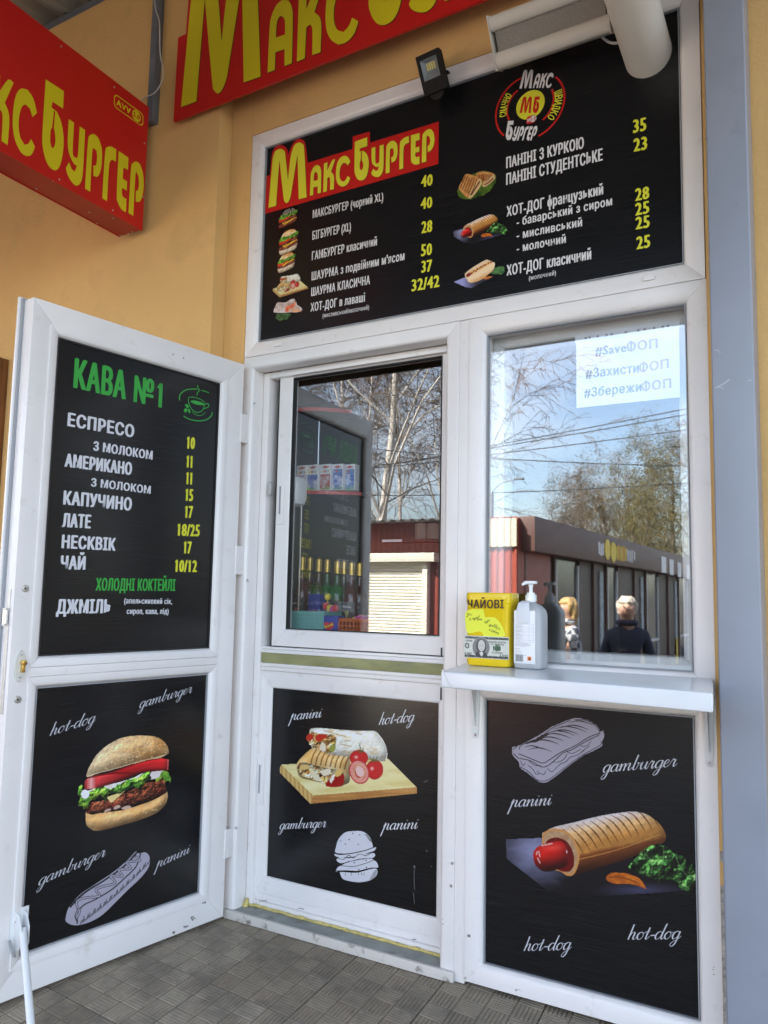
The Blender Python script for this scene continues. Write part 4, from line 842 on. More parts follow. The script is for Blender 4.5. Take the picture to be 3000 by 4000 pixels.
q0 = PM(*ZM1(118, 1640)); q1 = PM(*ZM1(790, 1470)); zt = PM(*ZM1(590, 1280))[2]; zb = PM(*ZM1(280, 1742))[2]
sm = paint_shawarma(110)
sm.mesh('printed_picture', None, None, PRINT, menu, gain=.8, map3=lambda X, Y: np.stack([q0[0]+(X-65)/(1548-65)*(q1[0]-q0[0]), np.full(X.shape, .0212), zt+(Y-175)/(998-175)*(zb-zt)], 1))
# wrap with sausage
c = Canvas(120, 1750, 690, 2200, 90)
c.fill([(140, 1980), (180, 1880), (220, 1830), (350, 1835), (460, 1775), (540, 1770), (550, 1820), (570, 1820), (580, 1870), (670, 1940), (665, 2000), (560, 2025), (460, 2025), (380, 2030), (160, 2030)], lambda X, Y: mixc((212, 200, 198), (150, 118, 100), fnoise(X, Y, 60, 3)*1.6-.5))
for k in range(7): c.stroke([(240+k*32, 1850+k*4), (215+k*32, 1920)], 8, (120, 80, 66), op=.7)
c.fill([(350, 1960), (380, 1900), (470, 1880), (560, 1825), (540, 1900), (470, 1950), (400, 2010), (360, 2010)], lambda X, Y: mixc((196, 52, 34), (226, 150, 100), fnoise(X, Y, 36, 4)*2-.4), rough=10)
c.fill([(480, 1990), (540, 1950), (640, 1975), (630, 2010), (520, 2015)], lambda X, Y: mixc((206, 120, 84), (225, 190, 150), fnoise(X, Y, 30, 8)), rough=8)
c.fill([(175, 2110), (220, 2050), (320, 2030), (440, 2030), (460, 2080), (410, 2130), (330, 2165), (210, 2180)], lambda X, Y: mixc((30, 54, 24), (84, 120, 60), fnoise(X, Y, 30, 2)*2-.5), rough=24)
c.mesh('printed_picture', ZM1, PM, PRINT, menu, gain=1.1)
# panini
c = Canvas(180, 110, 900, 630, 110)
c.fill([(200, 460), (250, 420), (500, 160), (720, 120), (830, 150), (880, 220), (880, 300), (850, 370), (700, 530), (560, 570), (400, 610), (250, 580)], lambda X, Y: mixc((34, 58, 18), (96, 124, 40), fnoise(X, Y, 60, 6)*2-.5), rough=26)
gs = lambda X, Y: mixc((214, 158, 96), (150, 84, 34), fnoise(X, Y, 60, 2)*1.4-.4)
r2 = c.fill([(520, 200), (620, 135), (830, 165), (845, 240), (800, 300), (680, 390), (640, 370), (640, 300)], gs); c.fill([(640, 380), (700, 290), (835, 200), (855, 260), (760, 350), (680, 400)], (196, 164, 120)); c.stroke([(680, 360), (760, 310), (820, 255)], 22, (110, 50, 26))
for k in range(6): c.stroke([(540+k*14, 205+k*17), (680+k*6, 188+k*20), (800-k*10, 180+k*18)], 9, (86, 40, 14), only=r2)
r1 = c.fill([(230, 400), (290, 280), (340, 185), (430, 178), (560, 240), (580, 270), (500, 420), (400, 595), (260, 470)], gs); c.fill([(400, 595), (440, 470), (575, 265), (630, 310), (600, 400), (480, 560)], (206, 172, 120)); c.stroke([(450, 530), (520, 420), (590, 310)], 26, (96, 46, 26))
for k in range(6): c.stroke([(350+k*38, 200+k*14), (300+k*38, 320+k*20), (262+k*34, 420+k*24)], 14, (80, 36, 12), only=r1)
c.mesh('printed_picture', ZM2, PM, PRINT, menu, gain=1.1)
# small hot dogs
hd = paint_hotdog(120)
def hd_map(X, Y, A=PM(*ZM2(135, 1265)), B=PM(*ZM2(1055, 1060)), zt_=PM(*ZM2(880, 845))[2], zb_=PM(*ZM2(450, 1385))[2]):
    return np.stack([A[0]+(X-50)/(1585-50)*(B[0]-A[0]), np.full(X.shape, .0212), zt_+(Y-102)/(805-102)*(zb_-zt_)], 1)
hd.mesh('printed_picture', None, None, PRINT, menu, gain=1.0, map3=hd_map)
c = Canvas(120, 1640, 1050, 2170, 120)
c.fill([(135, 2040), (330, 1960), (860, 1940), (450, 2155), (330, 2130)], lambda X, Y: mixc((150, 150, 200), (40, 38, 54), (X-300)/250), smooth=False)
c.fill([(780, 1880), (850, 1790), (920, 1760), (1020, 1790), (1015, 1890), (900, 1920)], lambda X, Y: mixc((26, 60, 28), (96, 140, 80), fnoise(X, Y, 36, 2)*2-.5), rough=24)
c.fill([(655, 1980), (720, 1945), (810, 1945), (760, 1980), (680, 1995)], (190, 110, 40))
bnc = lambda X, Y: mixc((236, 206, 166), (190, 116, 50), (Y+.55*X-2270)/150+fnoise(X, Y, 40, 3)*.4)
c.fill([(335, 1930), (350, 1880), (480, 1780), (690, 1660), (760, 1670), (800, 1690), (600, 1830), (440, 1900), (400, 2000), (360, 1990)], (226, 196, 158)); c.fill([(365, 1910), (450, 1860), (650, 1750), (790, 1680), (830, 1700), (700, 1790), (480, 1900), (380, 1960)], (128, 34, 26))
c.fill([(385, 2010), (440, 1920), (560, 1850), (740, 1740), (840, 1695), (860, 1740), (830, 1830), (700, 1950), (560, 2030), (450, 2055), (400, 2040)], bnc)
c.stroke([(435, 1880), (470, 1860), (490, 1890), (520, 1830), (560, 1850), (590, 1795), (620, 1820), (650, 1765), (690, 1780), (715, 1725), (750, 1740), (770, 1690)], 14, (232, 178, 84))
c.mesh('printed_picture', ZM2, PM, PRINT, menu, gain=1.1)

# ================================================================== prints: coffee menu on the open door
PD = on_leaf(.0133); ZD1 = Zm(0, 1100, .6028); ZD2 = Zm(0, 2000, .6028); ZD3 = Zm(0, 3000, .6028); ZKv = Zm(180, 1360, .434)
text_px('КАВА', ZKv, (243, 350), (717, 460), 250, PD, INKG, coffee, bold=.05); text_px('№1', ZKv, (785, 478), (1040, 535), 222, PD, INKG, coffee, bold=.04)
for s, zm, a, b, c_ in (('ЕСПРЕСО', ZKv, (190, 697), (790, 803), 112), ('З МОЛОКОМ', ZKv, (422, 918), (957, 1003), 78), ('АМЕРИКАНО', ZD1, (417, 1197), (853, 1253), 80), ('З МОЛОКОМ', ZD1, (588, 1325), (975, 1375), 50), ('КАПУЧИНО', ZD1, (408, 1442), (852, 1483), 83), ('ЛАТЕ', ZD1, (400, 1588), (587, 1598), 83), ('НЕСКВІК', ZD2, (397, 232), (748, 250), 80), ('ЧАЙ', ZD2, (390, 370), (552, 372), 82), ('ДЖМІЛЬ', ZD2, (362, 658), (717, 653), 86)):
    text_px(s, zm, a, b, c_, PD, INKW, coffee, bold=.07)
text_px('(апельсиновий сік,', ZD2, (803, 592), (1115, 596), 34, PD, INKW, coffee, bold=.05); text_px('сироп, кава, лід)', ZD2, (820, 660), (1092, 660), 34, PD, INKW, coffee, bold=.05)
text_px('ХОЛОДНІ КОКТЕЙЛІ', ZD2, (618, 508), (1135, 510), 76, PD, INKG, coffee, bold=.05)
for s, zm, a, b, c_ in (('10', ZD1, (1207, 1080), (1262, 1085), 76), ('11', ZD1, (1205, 1202), (1245, 1206), 76), ('11', ZD1, (1203, 1310), (1243, 1314), 76), ('15', ZD1, (1198, 1418), (1250, 1422), 76), ('17', ZD1, (1195, 1529), (1248, 1531), 76), ('18/25', ZD1, (1145, 1645), (1293, 1650), 76), ('17', ZD2, (1187, 267), (1240, 268), 76), ('10/12', ZD2, (1130, 386), (1275, 388), 76)):
    text_px(s, zm, a, b, c_, PD, INKY, coffee, bold=.06)
# cup drawing
strokes_px([([(1200, 470), (1205, 420), (1250, 380), (1310, 368), (1360, 370)], 9), ([(1395, 380), (1430, 388), (1465, 403)], 8), ([(1362, 332), (1366, 355), (1378, 380), (1362, 400), (1356, 425)], 8),
            ([(1278, 455), (1285, 500), (1310, 550), (1360, 578), (1405, 560), (1430, 500)], 7), ([(1278, 455), (1290, 442), (1330, 442), (1390, 462), (1428, 490)], 6), ([(1432, 500), (1460, 505), (1458, 530), (1420, 545)], 8),
            ([(1310, 570), (1350, 600), (1400, 605), (1430, 575)], 5), ([(1235, 610), (1290, 640), (1370, 655), (1440, 645), (1485, 610), (1493, 575)], 9)], ZKv, PD, INKG, coffee, name='cup_drawing')
for lp in ([(1298, 480), (1330, 470), (1390, 485), (1425, 505), (1400, 513), (1345, 505)], [(1248, 510), (1270, 505), (1285, 530), (1268, 538)], [(1240, 555), (1255, 540), (1272, 555), (1262, 575), (1245, 575)], [(1275, 550), (1290, 548), (1298, 575), (1285, 585)]):
    poly_px([lp], ZKv, PD, INKG, coffee, name='cup_drawing', smooth=True)
# ================================================================== prints: picture panels
script('hot-dog', ZD2, (318, 1452), (610, 1362), 46, PD, INKS, lowd); script('gamburger', ZD2, (900, 1272), (1240, 1170), 42, PD, INKS, lowd)
script('gamburger', ZD3, (245, 765), (678, 570), 46, PD, INKS, lowd); script('panini', ZD3, (1012, 650), (1225, 550), 40, PD, INKS, lowd)
paint_burger().mesh('printed_picture', Zm(260, 2820, .28933), PD, PRINT, lowd, gain=1.0)
GREY = (186, 180, 196); BLK = (14, 13, 16)
def sketch_hotdog():
    c = Canvas(410, 530, 985, 1030, 260)
    b = c.fill([(423, 985), (440, 910), (470, 870), (520, 815), (610, 755), (740, 668), (830, 590), (870, 545), (890, 542), (900, 552), (940, 545), (965, 565), (972, 600), (960, 650), (910, 715), (830, 790), (740, 880), (660, 955), (580, 1000), (500, 1020), (450, 1012)], GREY)
    c.stroke([(890, 545), (800, 640), (680, 725), (560, 800), (490, 860), (455, 900)], 11, BLK, only=b)
    for k in range(38):
        t = k/37; x = 460+t*415; y = 895-t*335-28*math.sin(t*3.1); c.stroke([(x-9, y-10), (x+4, y+4)], 4.5, BLK, only=b)
    c.stroke([(910, 555), (880, 640), (800, 720), (720, 790), (620, 850), (540, 890), (505, 940), (500, 1005)], 8, BLK, only=b)
    w_ = [(880, 575), (905, 600), (820, 610), (845, 650), (770, 660), (790, 700), (715, 700), (745, 745), (660, 770), (620, 790), (645, 830), (560, 840), (500, 860), (500, 900), (515, 930), (495, 970)]
    c.stroke(w_, 17, BLK, only=b); c.stroke(w_, 9, GREY, only=b)
    for k in range(46):
        t = k/45; x = 520+t*440; y = 1012-t*390+20*math.sin(t*3.1); L = 26+18*math.sin(k*1.7)
        c.stroke([(x, y), (x+L*.35, y-L)], 4.5, BLK, only=b)
    c.stroke([(500, 1000), (485, 960), (505, 910)], 5, BLK, only=b)
    return c
sketch_hotdog().mesh('printed_drawing', ZD3, PD, PRINT, lowd, gain=.8)
PMd = on_y(.0988)
script('panini', Z6, (472, 603), (670, 584), 42, PMd, INKW, mid); script('hot-dog', Z6, (1042, 634), (1268, 610), 46, PMd, INKW, mid)
script('gamburger', Z6, (400, 1310), (700, 1296), 40, PMd, INKW, mid); script('panini', Z6, (1070, 1314), (1292, 1306), 46, PMd, INKW, mid)
SHAW.mesh('printed_picture', Zm(1070, 2780, .36166), PMd, PRINT, mid, gain=.86)
def sketch_burger():
    W = (226, 226, 236); c = Canvas(750, 1310, 1050, 1660, 200)
    for p in ([(766, 1462), (768, 1420), (785, 1370), (825, 1330), (880, 1320), (940, 1323), (985, 1355), (1003, 1400), (1003, 1432), (960, 1445), (850, 1468)], [(757, 1468), (800, 1475), (900, 1460), (1000, 1432), (1028, 1425), (1020, 1445), (1000, 1455), (900, 1485), (780, 1490)], [(770, 1510), (790, 1490), (850, 1495), (900, 1485), (960, 1470), (1010, 1462), (1022, 1480), (1000, 1497), (930, 1500), (860, 1515), (800, 1530)], [(800, 1545), (860, 1515), (960, 1497), (1005, 1500), (1000, 1525), (900, 1545), (820, 1552)], [(765, 1585), (795, 1545), (900, 1545), (1010, 1508), (1042, 1555), (990, 1560), (900, 1580), (800, 1580)], [(795, 1600), (800, 1585), (900, 1590), (1000, 1565), (1035, 1570), (1030, 1610), (990, 1640), (920, 1653), (850, 1645), (810, 1630)]):
        c.fill(p, W)
    for x, y in ((876, 1336), (853, 1376), (828, 1406), (945, 1503), (962, 1510), (850, 1520), (886, 1525), (965, 1558), (915, 1570)): c.ell(x, y, 4.5, 4.5, BLK)
    for x, y in ((920, 1345), (797, 1386), (913, 1407)): c.ell(x, y, 5, 5, BLK); c.ell(x, y, 2.5, 2.5, W)
    for k in range(6): c.stroke([(955+k*6, 1342+k*8), (985+k*4, 1352+k*9)], 3.4, BLK)
    for k in range(7): c.stroke([(985+k*5, 1635-k*9), (1022+k*2, 1622-k*8)], 3.2, BLK)
    c.stroke([(775, 1468), (850, 1468), (950, 1448), (1003, 1430)], 6, BLK); c.stroke([(780, 1498), (820, 1503), (850, 1478), (880, 1495), (920, 1470), (960, 1480), (1000, 1460)], 4, BLK); c.stroke([(800, 1536), (860, 1518), (960, 1498), (1010, 1500)], 4, BLK)
    c.stroke([(800, 1545), (880, 1550), (960, 1530), (1010, 1510)], 4, BLK); c.stroke([(768, 1580), (830, 1578), (920, 1580), (1000, 1560)], 6, BLK)
    for x in (830, 870, 915, 935, 950): c.stroke([(x, 1590), (x-3, 1608)], 3, BLK)
    return c
sketch_burger().mesh('printed_drawing', Z6, PMd, PRINT, mid, gain=.8)
PR = on_y(.0217)
script('gamburger', Z7, (800, 488), (1182, 456), 42, PR, INKS, lowp); script('panini', Z7, (322, 668), (532, 656), 40, PR, INKS, lowp)
script('hot-dog', Z7, (390, 1413), (632, 1406), 42, PR, INKS, lowp); script('hot-dog', Z7, (928, 1354), (1200, 1350), 44, PR, INKS, lowp)
paint_hotdog().mesh('printed_picture', Zm(1950, 3120, .48222), PR, PRINT, lowp, gain=.72)
def sketch_panini():
    G = (176, 170, 186); c = Canvas(70, 40, 915, 640, 270)
    b = c.fill([(88, 340), (95, 310), (140, 300), (240, 250), (340, 195), (440, 130), (600, 65), (680, 55), (770, 80), (840, 130), (865, 170), (890, 165), (900, 220), (880, 260), (880, 300), (800, 345), (700, 395), (560, 500), (420, 605), (360, 622), (300, 600), (230, 540), (160, 490), (145, 440), (100, 390)], G, rough=5)
    for p, wd in (([(155, 330), (165, 300), (240, 262), (330, 235), (430, 150), (600, 75)], 7), ([(640, 70), (740, 75), (820, 125), (860, 180), (850, 195)], 7), ([(150, 370), (240, 405), (300, 430), (360, 450), (420, 420), (520, 355), (640, 300), (760, 225), (850, 190)], 8), ([(160, 410), (250, 430), (340, 480), (400, 475), (470, 420), (540, 360), (620, 330), (720, 270), (850, 205)], 8),
                  ([(160, 480), (240, 530), (300, 590), (360, 608), (420, 590), (540, 500), (700, 385), (860, 295), (870, 265)], 7), ([(400, 500), (440, 525), (480, 490), (520, 455), (560, 440), (600, 400), (660, 380), (720, 340)], 6), ([(440, 440), (500, 440), (550, 410), (570, 370)], 6), ([(230, 470), (270, 500), (300, 545), (330, 540), (310, 520)], 6), ([(340, 540), (370, 550), (385, 520)], 6), ([(240, 435), (290, 470), (340, 470)], 6), ([(570, 350), (620, 365), (690, 330)], 6), ([(690, 300), (740, 300), (785, 260)], 6), ([(700, 350), (740, 320), (770, 300)], 6), ([(100, 330), (130, 310)], 7), ([(105, 370), (130, 395), (150, 410)], 9), ([(165, 430), (185, 470), (205, 450)], 6)): c.stroke(p, wd, BLK, only=b)
    for k, (x, y, L) in enumerate(((200, 312, 150), (230, 335, 210), (270, 268, 230), (330, 240, 210), (350, 215, 260), (390, 190, 250), (430, 180, 240), (450, 155, 290), (520, 140, 240), (590, 98, 200))):
        c.stroke([(x, y), (x+L*.35, y-L*.09), (x+L*.7, y-L*.04), (x+L, y+L*.08)], 11, BLK, only=b, taper=True)
    c.fill([(180, 280), (260, 255), (350, 205), (420, 180), (360, 235), (280, 270)], BLK, only=b, rough=10)
    return c
sketch_panini().mesh('printed_drawing', Zm(1960, 2780, .44605), PR, PRINT, lowp, gain=.75)
# ================================================================== wall sign (large red board)
WSY = -.128
ws = thing('wall_sign', 'red shop name board with big yellow letters on the wall above the frame', 'sign', (.9, WSY, 3.5))
Pw = on_y(WSY); sA = lg((67, 858)); sB = lg((655, 690)); sN = lg((243, 610))
dA, dB, dN = (Pw(*Z1(1175, 695)), Pw(*Z2(835, 265)), Pw(*Z2(242, 250)))
kx = (dB[0]-dA[0])/(sB[0]-sA[0]); kz = (dN[2]-dA[2])/(sN[1]-sA[1])
fs = lambda x, z, l: np.array([dA[0]+(x-sA[0])*kx, WSY-l, dA[2]+(z-sA[1])*kz])
V, T = poly_geo([LR]); zl = Pw(*Z1(1120, 785))[2]
F0 = np.array([fs(x, z, 0) for x, z in LR]); n_ = len(F0)
m = MB(); m.add(list(F0)+[p+np.array([0, .012, 0]) for p in F0], list(T)+[tuple(i+n_ for i in t[::-1]) for t in T]+[(i, (i+1) % n_, n_+(i+1) % n_, n_+i) for i in range(n_)]); m.build('sign_board', SIGNR, ws)
for k, loops in LG.items():
    V, T = poly_geo(loops); mesh_obj('letter_outline', np.array([fs(x+.0015, z-.0015, .0008) for x, z in V]), T, INKK, ws)
put_logo('MAKCBYPGER', fs, SIGNY, ws, lift=.0014)
for x in (-.3, .5, 1.3): m = MB(); m.box(x-.015, x+.015, WSY+.0125, -.0045 if x > SLX else SLY-.0005, 3.62, 4.1); m.build('standoff', STEEL, ws)

# ================================================================== box sign standing out from the wall
BX = -.622
bs = thing('box_sign', 'red box sign with yellow letters standing out from the wall at upper left', 'sign', (BX-.07, -.8, 2.97))
Pb = on_x(BX); br = Pb(*Z1(930, 1500)); tr_ = Pb(*Z1(958, 690)); bl = Pb(*Z1(0, 975)); tl = Pb(*Z1(60, 0))
y_end = (br[1]+tr_[1])/2
sl_b = (bl[2]-br[2])/(bl[1]-br[1]); sl_t = (tl[2]-tr_[2])/(tl[1]-tr_[1]); YF = -2.0
def bz(y, top): return (tr_[2]+sl_t*(y-tr_[1])) if top else (br[2]+sl_b*(y-br[1]))
prof = [(y_end, bz(y_end, 0)), (y_end, bz(y_end, 1)), (YF, bz(YF, 1)), (YF, bz(YF, 0))]
m = MB(); m.prism(prof, lambda y, z: np.array([BX, y, z]), lambda y, z: np.array([BX-.003, y, z])); m.build('front_panel', SIGNR, bs)
m = MB(); m.prism(prof, lambda y, z: np.array([BX-.147, y, z]), lambda y, z: np.array([BX-.15, y, z])); m.build('back_panel', SIGNR, bs)
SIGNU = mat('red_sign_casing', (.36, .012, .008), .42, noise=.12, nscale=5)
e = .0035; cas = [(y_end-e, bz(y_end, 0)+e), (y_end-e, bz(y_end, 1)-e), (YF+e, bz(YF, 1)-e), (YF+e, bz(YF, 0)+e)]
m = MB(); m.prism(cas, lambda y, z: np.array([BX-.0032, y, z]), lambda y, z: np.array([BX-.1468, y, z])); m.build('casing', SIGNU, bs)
q1 = Pb(*Z1(862, 1405)); q0 = Pb(*Z1(295, 515)); s_last = lg((1487, 442)); s_b = lg((845, 262))
s_r = lg((1447, 452)); q2 = Pb(*Z1(832, 1390))
ky = (q1[1]-q0[1])/(s_last[0]-s_b[0])
qbt = Pb(*Z1(355, 1103)); s_bb = lg((900, 612)); kzb = (q0[2]-qbt[2])/(s_b[1]-s_bb[1])
fb = lambda x, z, l: np.array([BX+l, q0[1]+(x-s_b[0])*ky, q0[2]+(z-s_b[1])*kzb+sl_b*(q0[1]+(x-s_b[0])*ky-q0[1])])
put_logo('MAKCBYPGER', fb, SIGNY, bs, lift=.0012)
e0 = Pb(*Z1(735, 690)); e1 = Pb(*Z1(925, 840)); e2 = Pb(*Z1(735, 600))
avv(lambda x, y, l: np.array([BX+l+.0002, e0[1]+x, e0[2]+y+sl_b*x]), e1[1]-e0[1], e2[2]-e0[2], SIGNR, SIGNY, SIGNR, bs, ring=True)
RIV = mat('aluminium_rivet', (.5, .48, .44), .4, metal=.7)
for q in ((397, 300), (742, 565), (937, 928), (928, 1275), (731, 1363), (385, 1163)):
    p = Pb(*Z1(*q)); m = MB(); m.cyl(p+np.array([0, 0, 0]), p+np.array([.002, 0, 0]), .0045, .003, 10); m.build('rivet', RIV, bs, smooth=True)
for q in ((350, 1180), (235, 1232), (580, 1372), (735, 1405), (615, 1443), (858, 1488), (832, 1497), (783, 1513), (757, 1521)):
    p = on_z(bz(-.5, 0))(*Z1(*q)); p = np.array([min(max(p[0], BX-.14), BX-.006), p[1], bz(p[1], 0)+e-.0004]); m = MB(); m.cyl(p, p-np.array([0, 0, .002]), .0038, .003, 10); m.build('rivet', RIV, bs, smooth=True)
CABW = mat('white_cable', (.55, .53, .50), .5)
m = MB(); Pc = on_y(-.13); Zc = Zm(0, 0, .3978)
m.tube(cat_rom([Pc(*Zc(*q)) for q in ((1515, -30), (1530, 100), (1565, 220), (1570, 500), (1600, 680), (1590, 800), (1520, 910), (1430, 955), (1372, 1000))], 5), .0028, 6); m.build('hanging_cable', CABW, None, smooth=True, label='thin white cable hanging from the canopy beam to the box sign', cat='cable')

# ================================================================== floodlight over the menu
fl = thing('floodlight', 'small black square floodlight on the upper edge of the frame', 'lamp', (.86, -.03, 3.30))
BLKP = mat('black_cast_housing', (.004, .004, .004), .55, bump=.1, bscale=80, spec=.25); REFL = mat('reflector', (.20, .22, .23), .35); LEDM = mat('led_chips', (.62, .55, .16), .4)
ZFl = Zm(1550, 130, .1808); PfF = on_y(-.085)
cen = (PfF(*ZFl(360, 700))+PfF(*ZFl(1150, 1000)))/2; eu = np.array([1., 0., .09]); eu /= np.linalg.norm(eu)
ev = np.array([-.06, -.40, .91]); ev -= eu*(ev@eu); ev /= np.linalg.norm(ev); en = np.cross(eu, ev); en = en if en[1] < 0 else -en
FW, FH = .096, .142
ff = lambda a, b, c: cen+eu*a+ev*b+en*c
m = MB(); m.box(-FW/2, FW/2, -FH/2, FH/2, -.036, -.016, M=ff); m.build('housing', BLKP, fl, bevel=.006)
fr = [(-FW/2, -FH/2), (FW/2, -FH/2), (FW/2, FH/2), (-FW/2, FH/2)]; wi = [(-.034, -.022), (.034, -.022), (.034, .052), (-.034, .052)]
m = MB(); m.add([ff(*p, .004) for p in fr+wi]+[ff(*p, -.0155) for p in fr], [(0, 1, 5, 4), (1, 2, 6, 5), (2, 3, 7, 6), (3, 0, 4, 7), (0, 8, 9, 1), (1, 9, 10, 2), (2, 10, 11, 3), (3, 11, 8, 0)]); m.build('front_frame', BLKP, fl)
wb = [(-.020, .010), (.020, .010), (.020, .042), (-.020, .042)]
m = MB(); m.add([ff(*p, .003) for p in wi]+[ff(*p, -.014) for p in wb], [(0, 1, 5, 4), (1, 2, 6, 5), (2, 3, 7, 6), (3, 0, 4, 7), (4, 5, 6, 7)]); rf = m.build('reflector', REFL, fl)
for k in range(4): m = MB(); m.box(-.018+k*.0095, -.0115+k*.0095, .014, .039, -.0139, -.0125, M=ff); m.build('led_strip', LEDM, rf)
m = MB(); m.tube([ff(-.05, -.01, -.03), ff(-.05, -.01, -.055), ff(.05, -.01, -.055), ff(.05, -.01, -.03)], .005, 6); m.cyl(ff(0, -.01, -.055), (cen[0]+.01, -.0045, cen[2]-.02), .008, n=8); m.build('bracket', BLKP, fl)
m = MB(); m.cyl(ff(.0, -FH/2+.004, -.028), ff(.0, -FH/2+.004, -.006), .03, .03, 16); m.build('junction_cover', BLKP, fl)

# ================================================================== slanted unit with grille, duct pipe
vu = thing('ventilation_unit', 'white slanted unit with a grey perforated grille above the menu board', 'ventilation unit', (1.35, -.1, 3.2))
VW = mat('cream_housing', (.62, .57, .49), .45, noise=.04, nscale=5)
pb = on_y(-.10)(*ZV(122, 530)); vx0 = pb[0]; pt_ = on_x(vx0)(*ZV(50, 130)); vx1 = on_y(-.10)(*ZV(985, 235))[0]
B0 = np.array([pb[1], pb[2]]); T0 = np.array([pt_[1], pt_[2]]); fdir = (T0-B0); fl_ = np.linalg.norm(fdir); fdir /= fl_; fn = np.array([fdir[1], -fdir[0]]); fn = fn if fn[0] < 0 else -fn   # outwards/down
vv = lambda x, a, c: np.array([x, (B0+fdir*a+fn*c)[0], (B0+fdir*a+fn*c)[1]])
L_ = fl_
for a0, a1 in ((.0, .055), (L_-.05, L_)):
    m = MB(); n_ = 8; ring = [(a0+(a1-a0)*(.5-.5*math.cos(math.pi*k/n_)), .016*math.sin(math.pi*k/n_)) for k in range(n_+1)]+[(a1, -.05), (a0, -.05)]
    m.loft([[vv(x, a, c) for a, c in ring] for x in (vx0+.004, vx1-.004)]); m.build('roll_bar', VW, vu, smooth=True)
GRL = mat('perforated_grille', (.25, .225, .19), .6, noise=.2, nscale=260)
m = MB(); m.box(vx0+.014, vx1-.012, .0555, L_-.0505, -.03, -.004, M=vv); m.build('grille', GRL, vu)
for x in (vx0, vx1-.003): m = MB(); m.box(x, x+.0032, -.004, L_+.004, -.05, .019, M=vv); m.build('end_plate', VW, vu, bevel=.001)
m = MB(); m.box(vx0+.005, vx1-.005, .002, L_-.002, -.09, -.0502, M=vv); m.build('back_housing', VW, vu, bevel=.004)
for x in (vx0+.08, vx1-.08): m = MB(); m.box(x-.015, x+.015, -.08, -.0046, 3.36, 3.40); m.build('wall_bracket', STEEL, vu)
dp = thing('duct_pipe', 'thick cream duct pipe coming out of the upper right of the menu board', 'pipe', (1.64, -.1, 3.13))
PIPE = mat('cream_pipe', (.66, .61, .53), .4, noise=.04, nscale=6, dirt=((.3, .26, .2), 16, .68, .4))
pc0 = np.array([1.640, .0216, 3.148]); pdir = np.array([-.015, -1., .30]); pdir /= np.linalg.norm(pdir); 
def pipe_ring(c, r, n=36): a = np.cross(pdir, (0, 0, 1.)); a /= np.linalg.norm(a); b = np.cross(pdir, a); return [c+(a*math.cos(2*math.pi*k/n)+b*math.sin(2*math.pi*k/n))*r for k in range(n)]
def cut(c, r, y):                          # the pipe's end lies flat against the board
    return [p-pdir*((p[1]-y)/pdir[1]) for p in pipe_ring(c, r)]
m = MB(); m.loft([cut(pc0, .078, .0212), pipe_ring(pc0+pdir*.40, .078), pipe_ring(pc0+pdir*.40, .070), pipe_ring(pc0+pdir*.2, .070)], caps=False); m.build('pipe', PIPE, dp, smooth=True)
m = MB(); m.loft([pipe_ring(pc0+pdir*.335, .079), pipe_ring(pc0+pdir*.336, .084), pipe_ring(pc0+pdir*.42, .084), pipe_ring(pc0+pdir*.42, .0785)], caps=False); m.build('collar', PIPE, dp, smooth=True)
m = MB(); Pq = on_y(.005); m.tube(cat_rom([on_y(-.03)(*ZV(*q)) for q in ((900, 260), (925, 290), (965, 318), (1010, 325), (1060, 315))], 5), .0048, 8); m.build('supply_cable', CABW, None, smooth=True, label='short white cable looping between the slanted unit and the duct pipe', cat='cable')

# ================================================================== shelf and the things on it
SHZ = 1.073; SBL, SFL, SFR, SBR = (.990, -.0012), (1.076, -.368), (1.8725, -.4355), (1.806, -.0012)
sh = thing('shelf', 'white serving shelf under the fixed window at right', 'shelf', (1.41, -.1, SHZ-.05))
SHM = mat('white_laminate', (.74, .76, .78), .22, noise=.02, nscale=6, dirt=((.4, .38, .33), 14, .72, .3))
m = MB(); m.prism([SBL, SFL, SFR, SBR], lambda x, y: np.array([x, y, SHZ-.049]), lambda x, y: np.array([x, y, SHZ])); m.build('shelf_board', SHM, sh, bevel=.007, seg=3)
MARB = mat('cracked_edge', (.62, .64, .64), .4); 
strokes_px([([(95, 757), (112, 790), (128, 825), (150, 842)], 9)], ZS, on_plane((SFL[0], SFL[1]-.0004, 0), (SFL[1]-SFR[1], -(SFL[0]-SFR[0]), 0) if SFR[0] < SFL[0] else (-(SFL[1]-SFR[1]), (SFL[0]-SFR[0]), 0)), MARB, sh, name='edge_crack')
for q in ((140, 293), (1353, 437)):
    s = on_y(-.004)(*Z7(*q)); xx = s[0]
    m = MB(); m.prism([(-.0045, SHZ-.05), (-.05, SHZ-.05), (-.05, SHZ-.055), (-.009, s[2]+.03), (-.0045, s[2]+.03)], lambda y, z: np.array([xx-.003, y, z]), lambda y, z: np.array([xx+.003, y, z])); b = m.build('bracket', STW, sh, bevel=.001)
    m = MB(); m.prism([(-.018, SHZ-.0485), (.018, SHZ-.0485), (.0115, s[2]), (.008, s[2]-.012), (-.008, s[2]-.012), (-.0115, s[2])], lambda x, z: np.array([xx+x, -.0005, z]), lambda x, z: np.array([xx+x, -.004, z])); m.build('bracket_plate', STW, sh, bevel=.001)
    m = MB(); m.cyl((xx, -.004, s[2]), (xx, -.0075, s[2]), .006, .0035, 14); m.build('screw', CHROME, b, smooth=True)
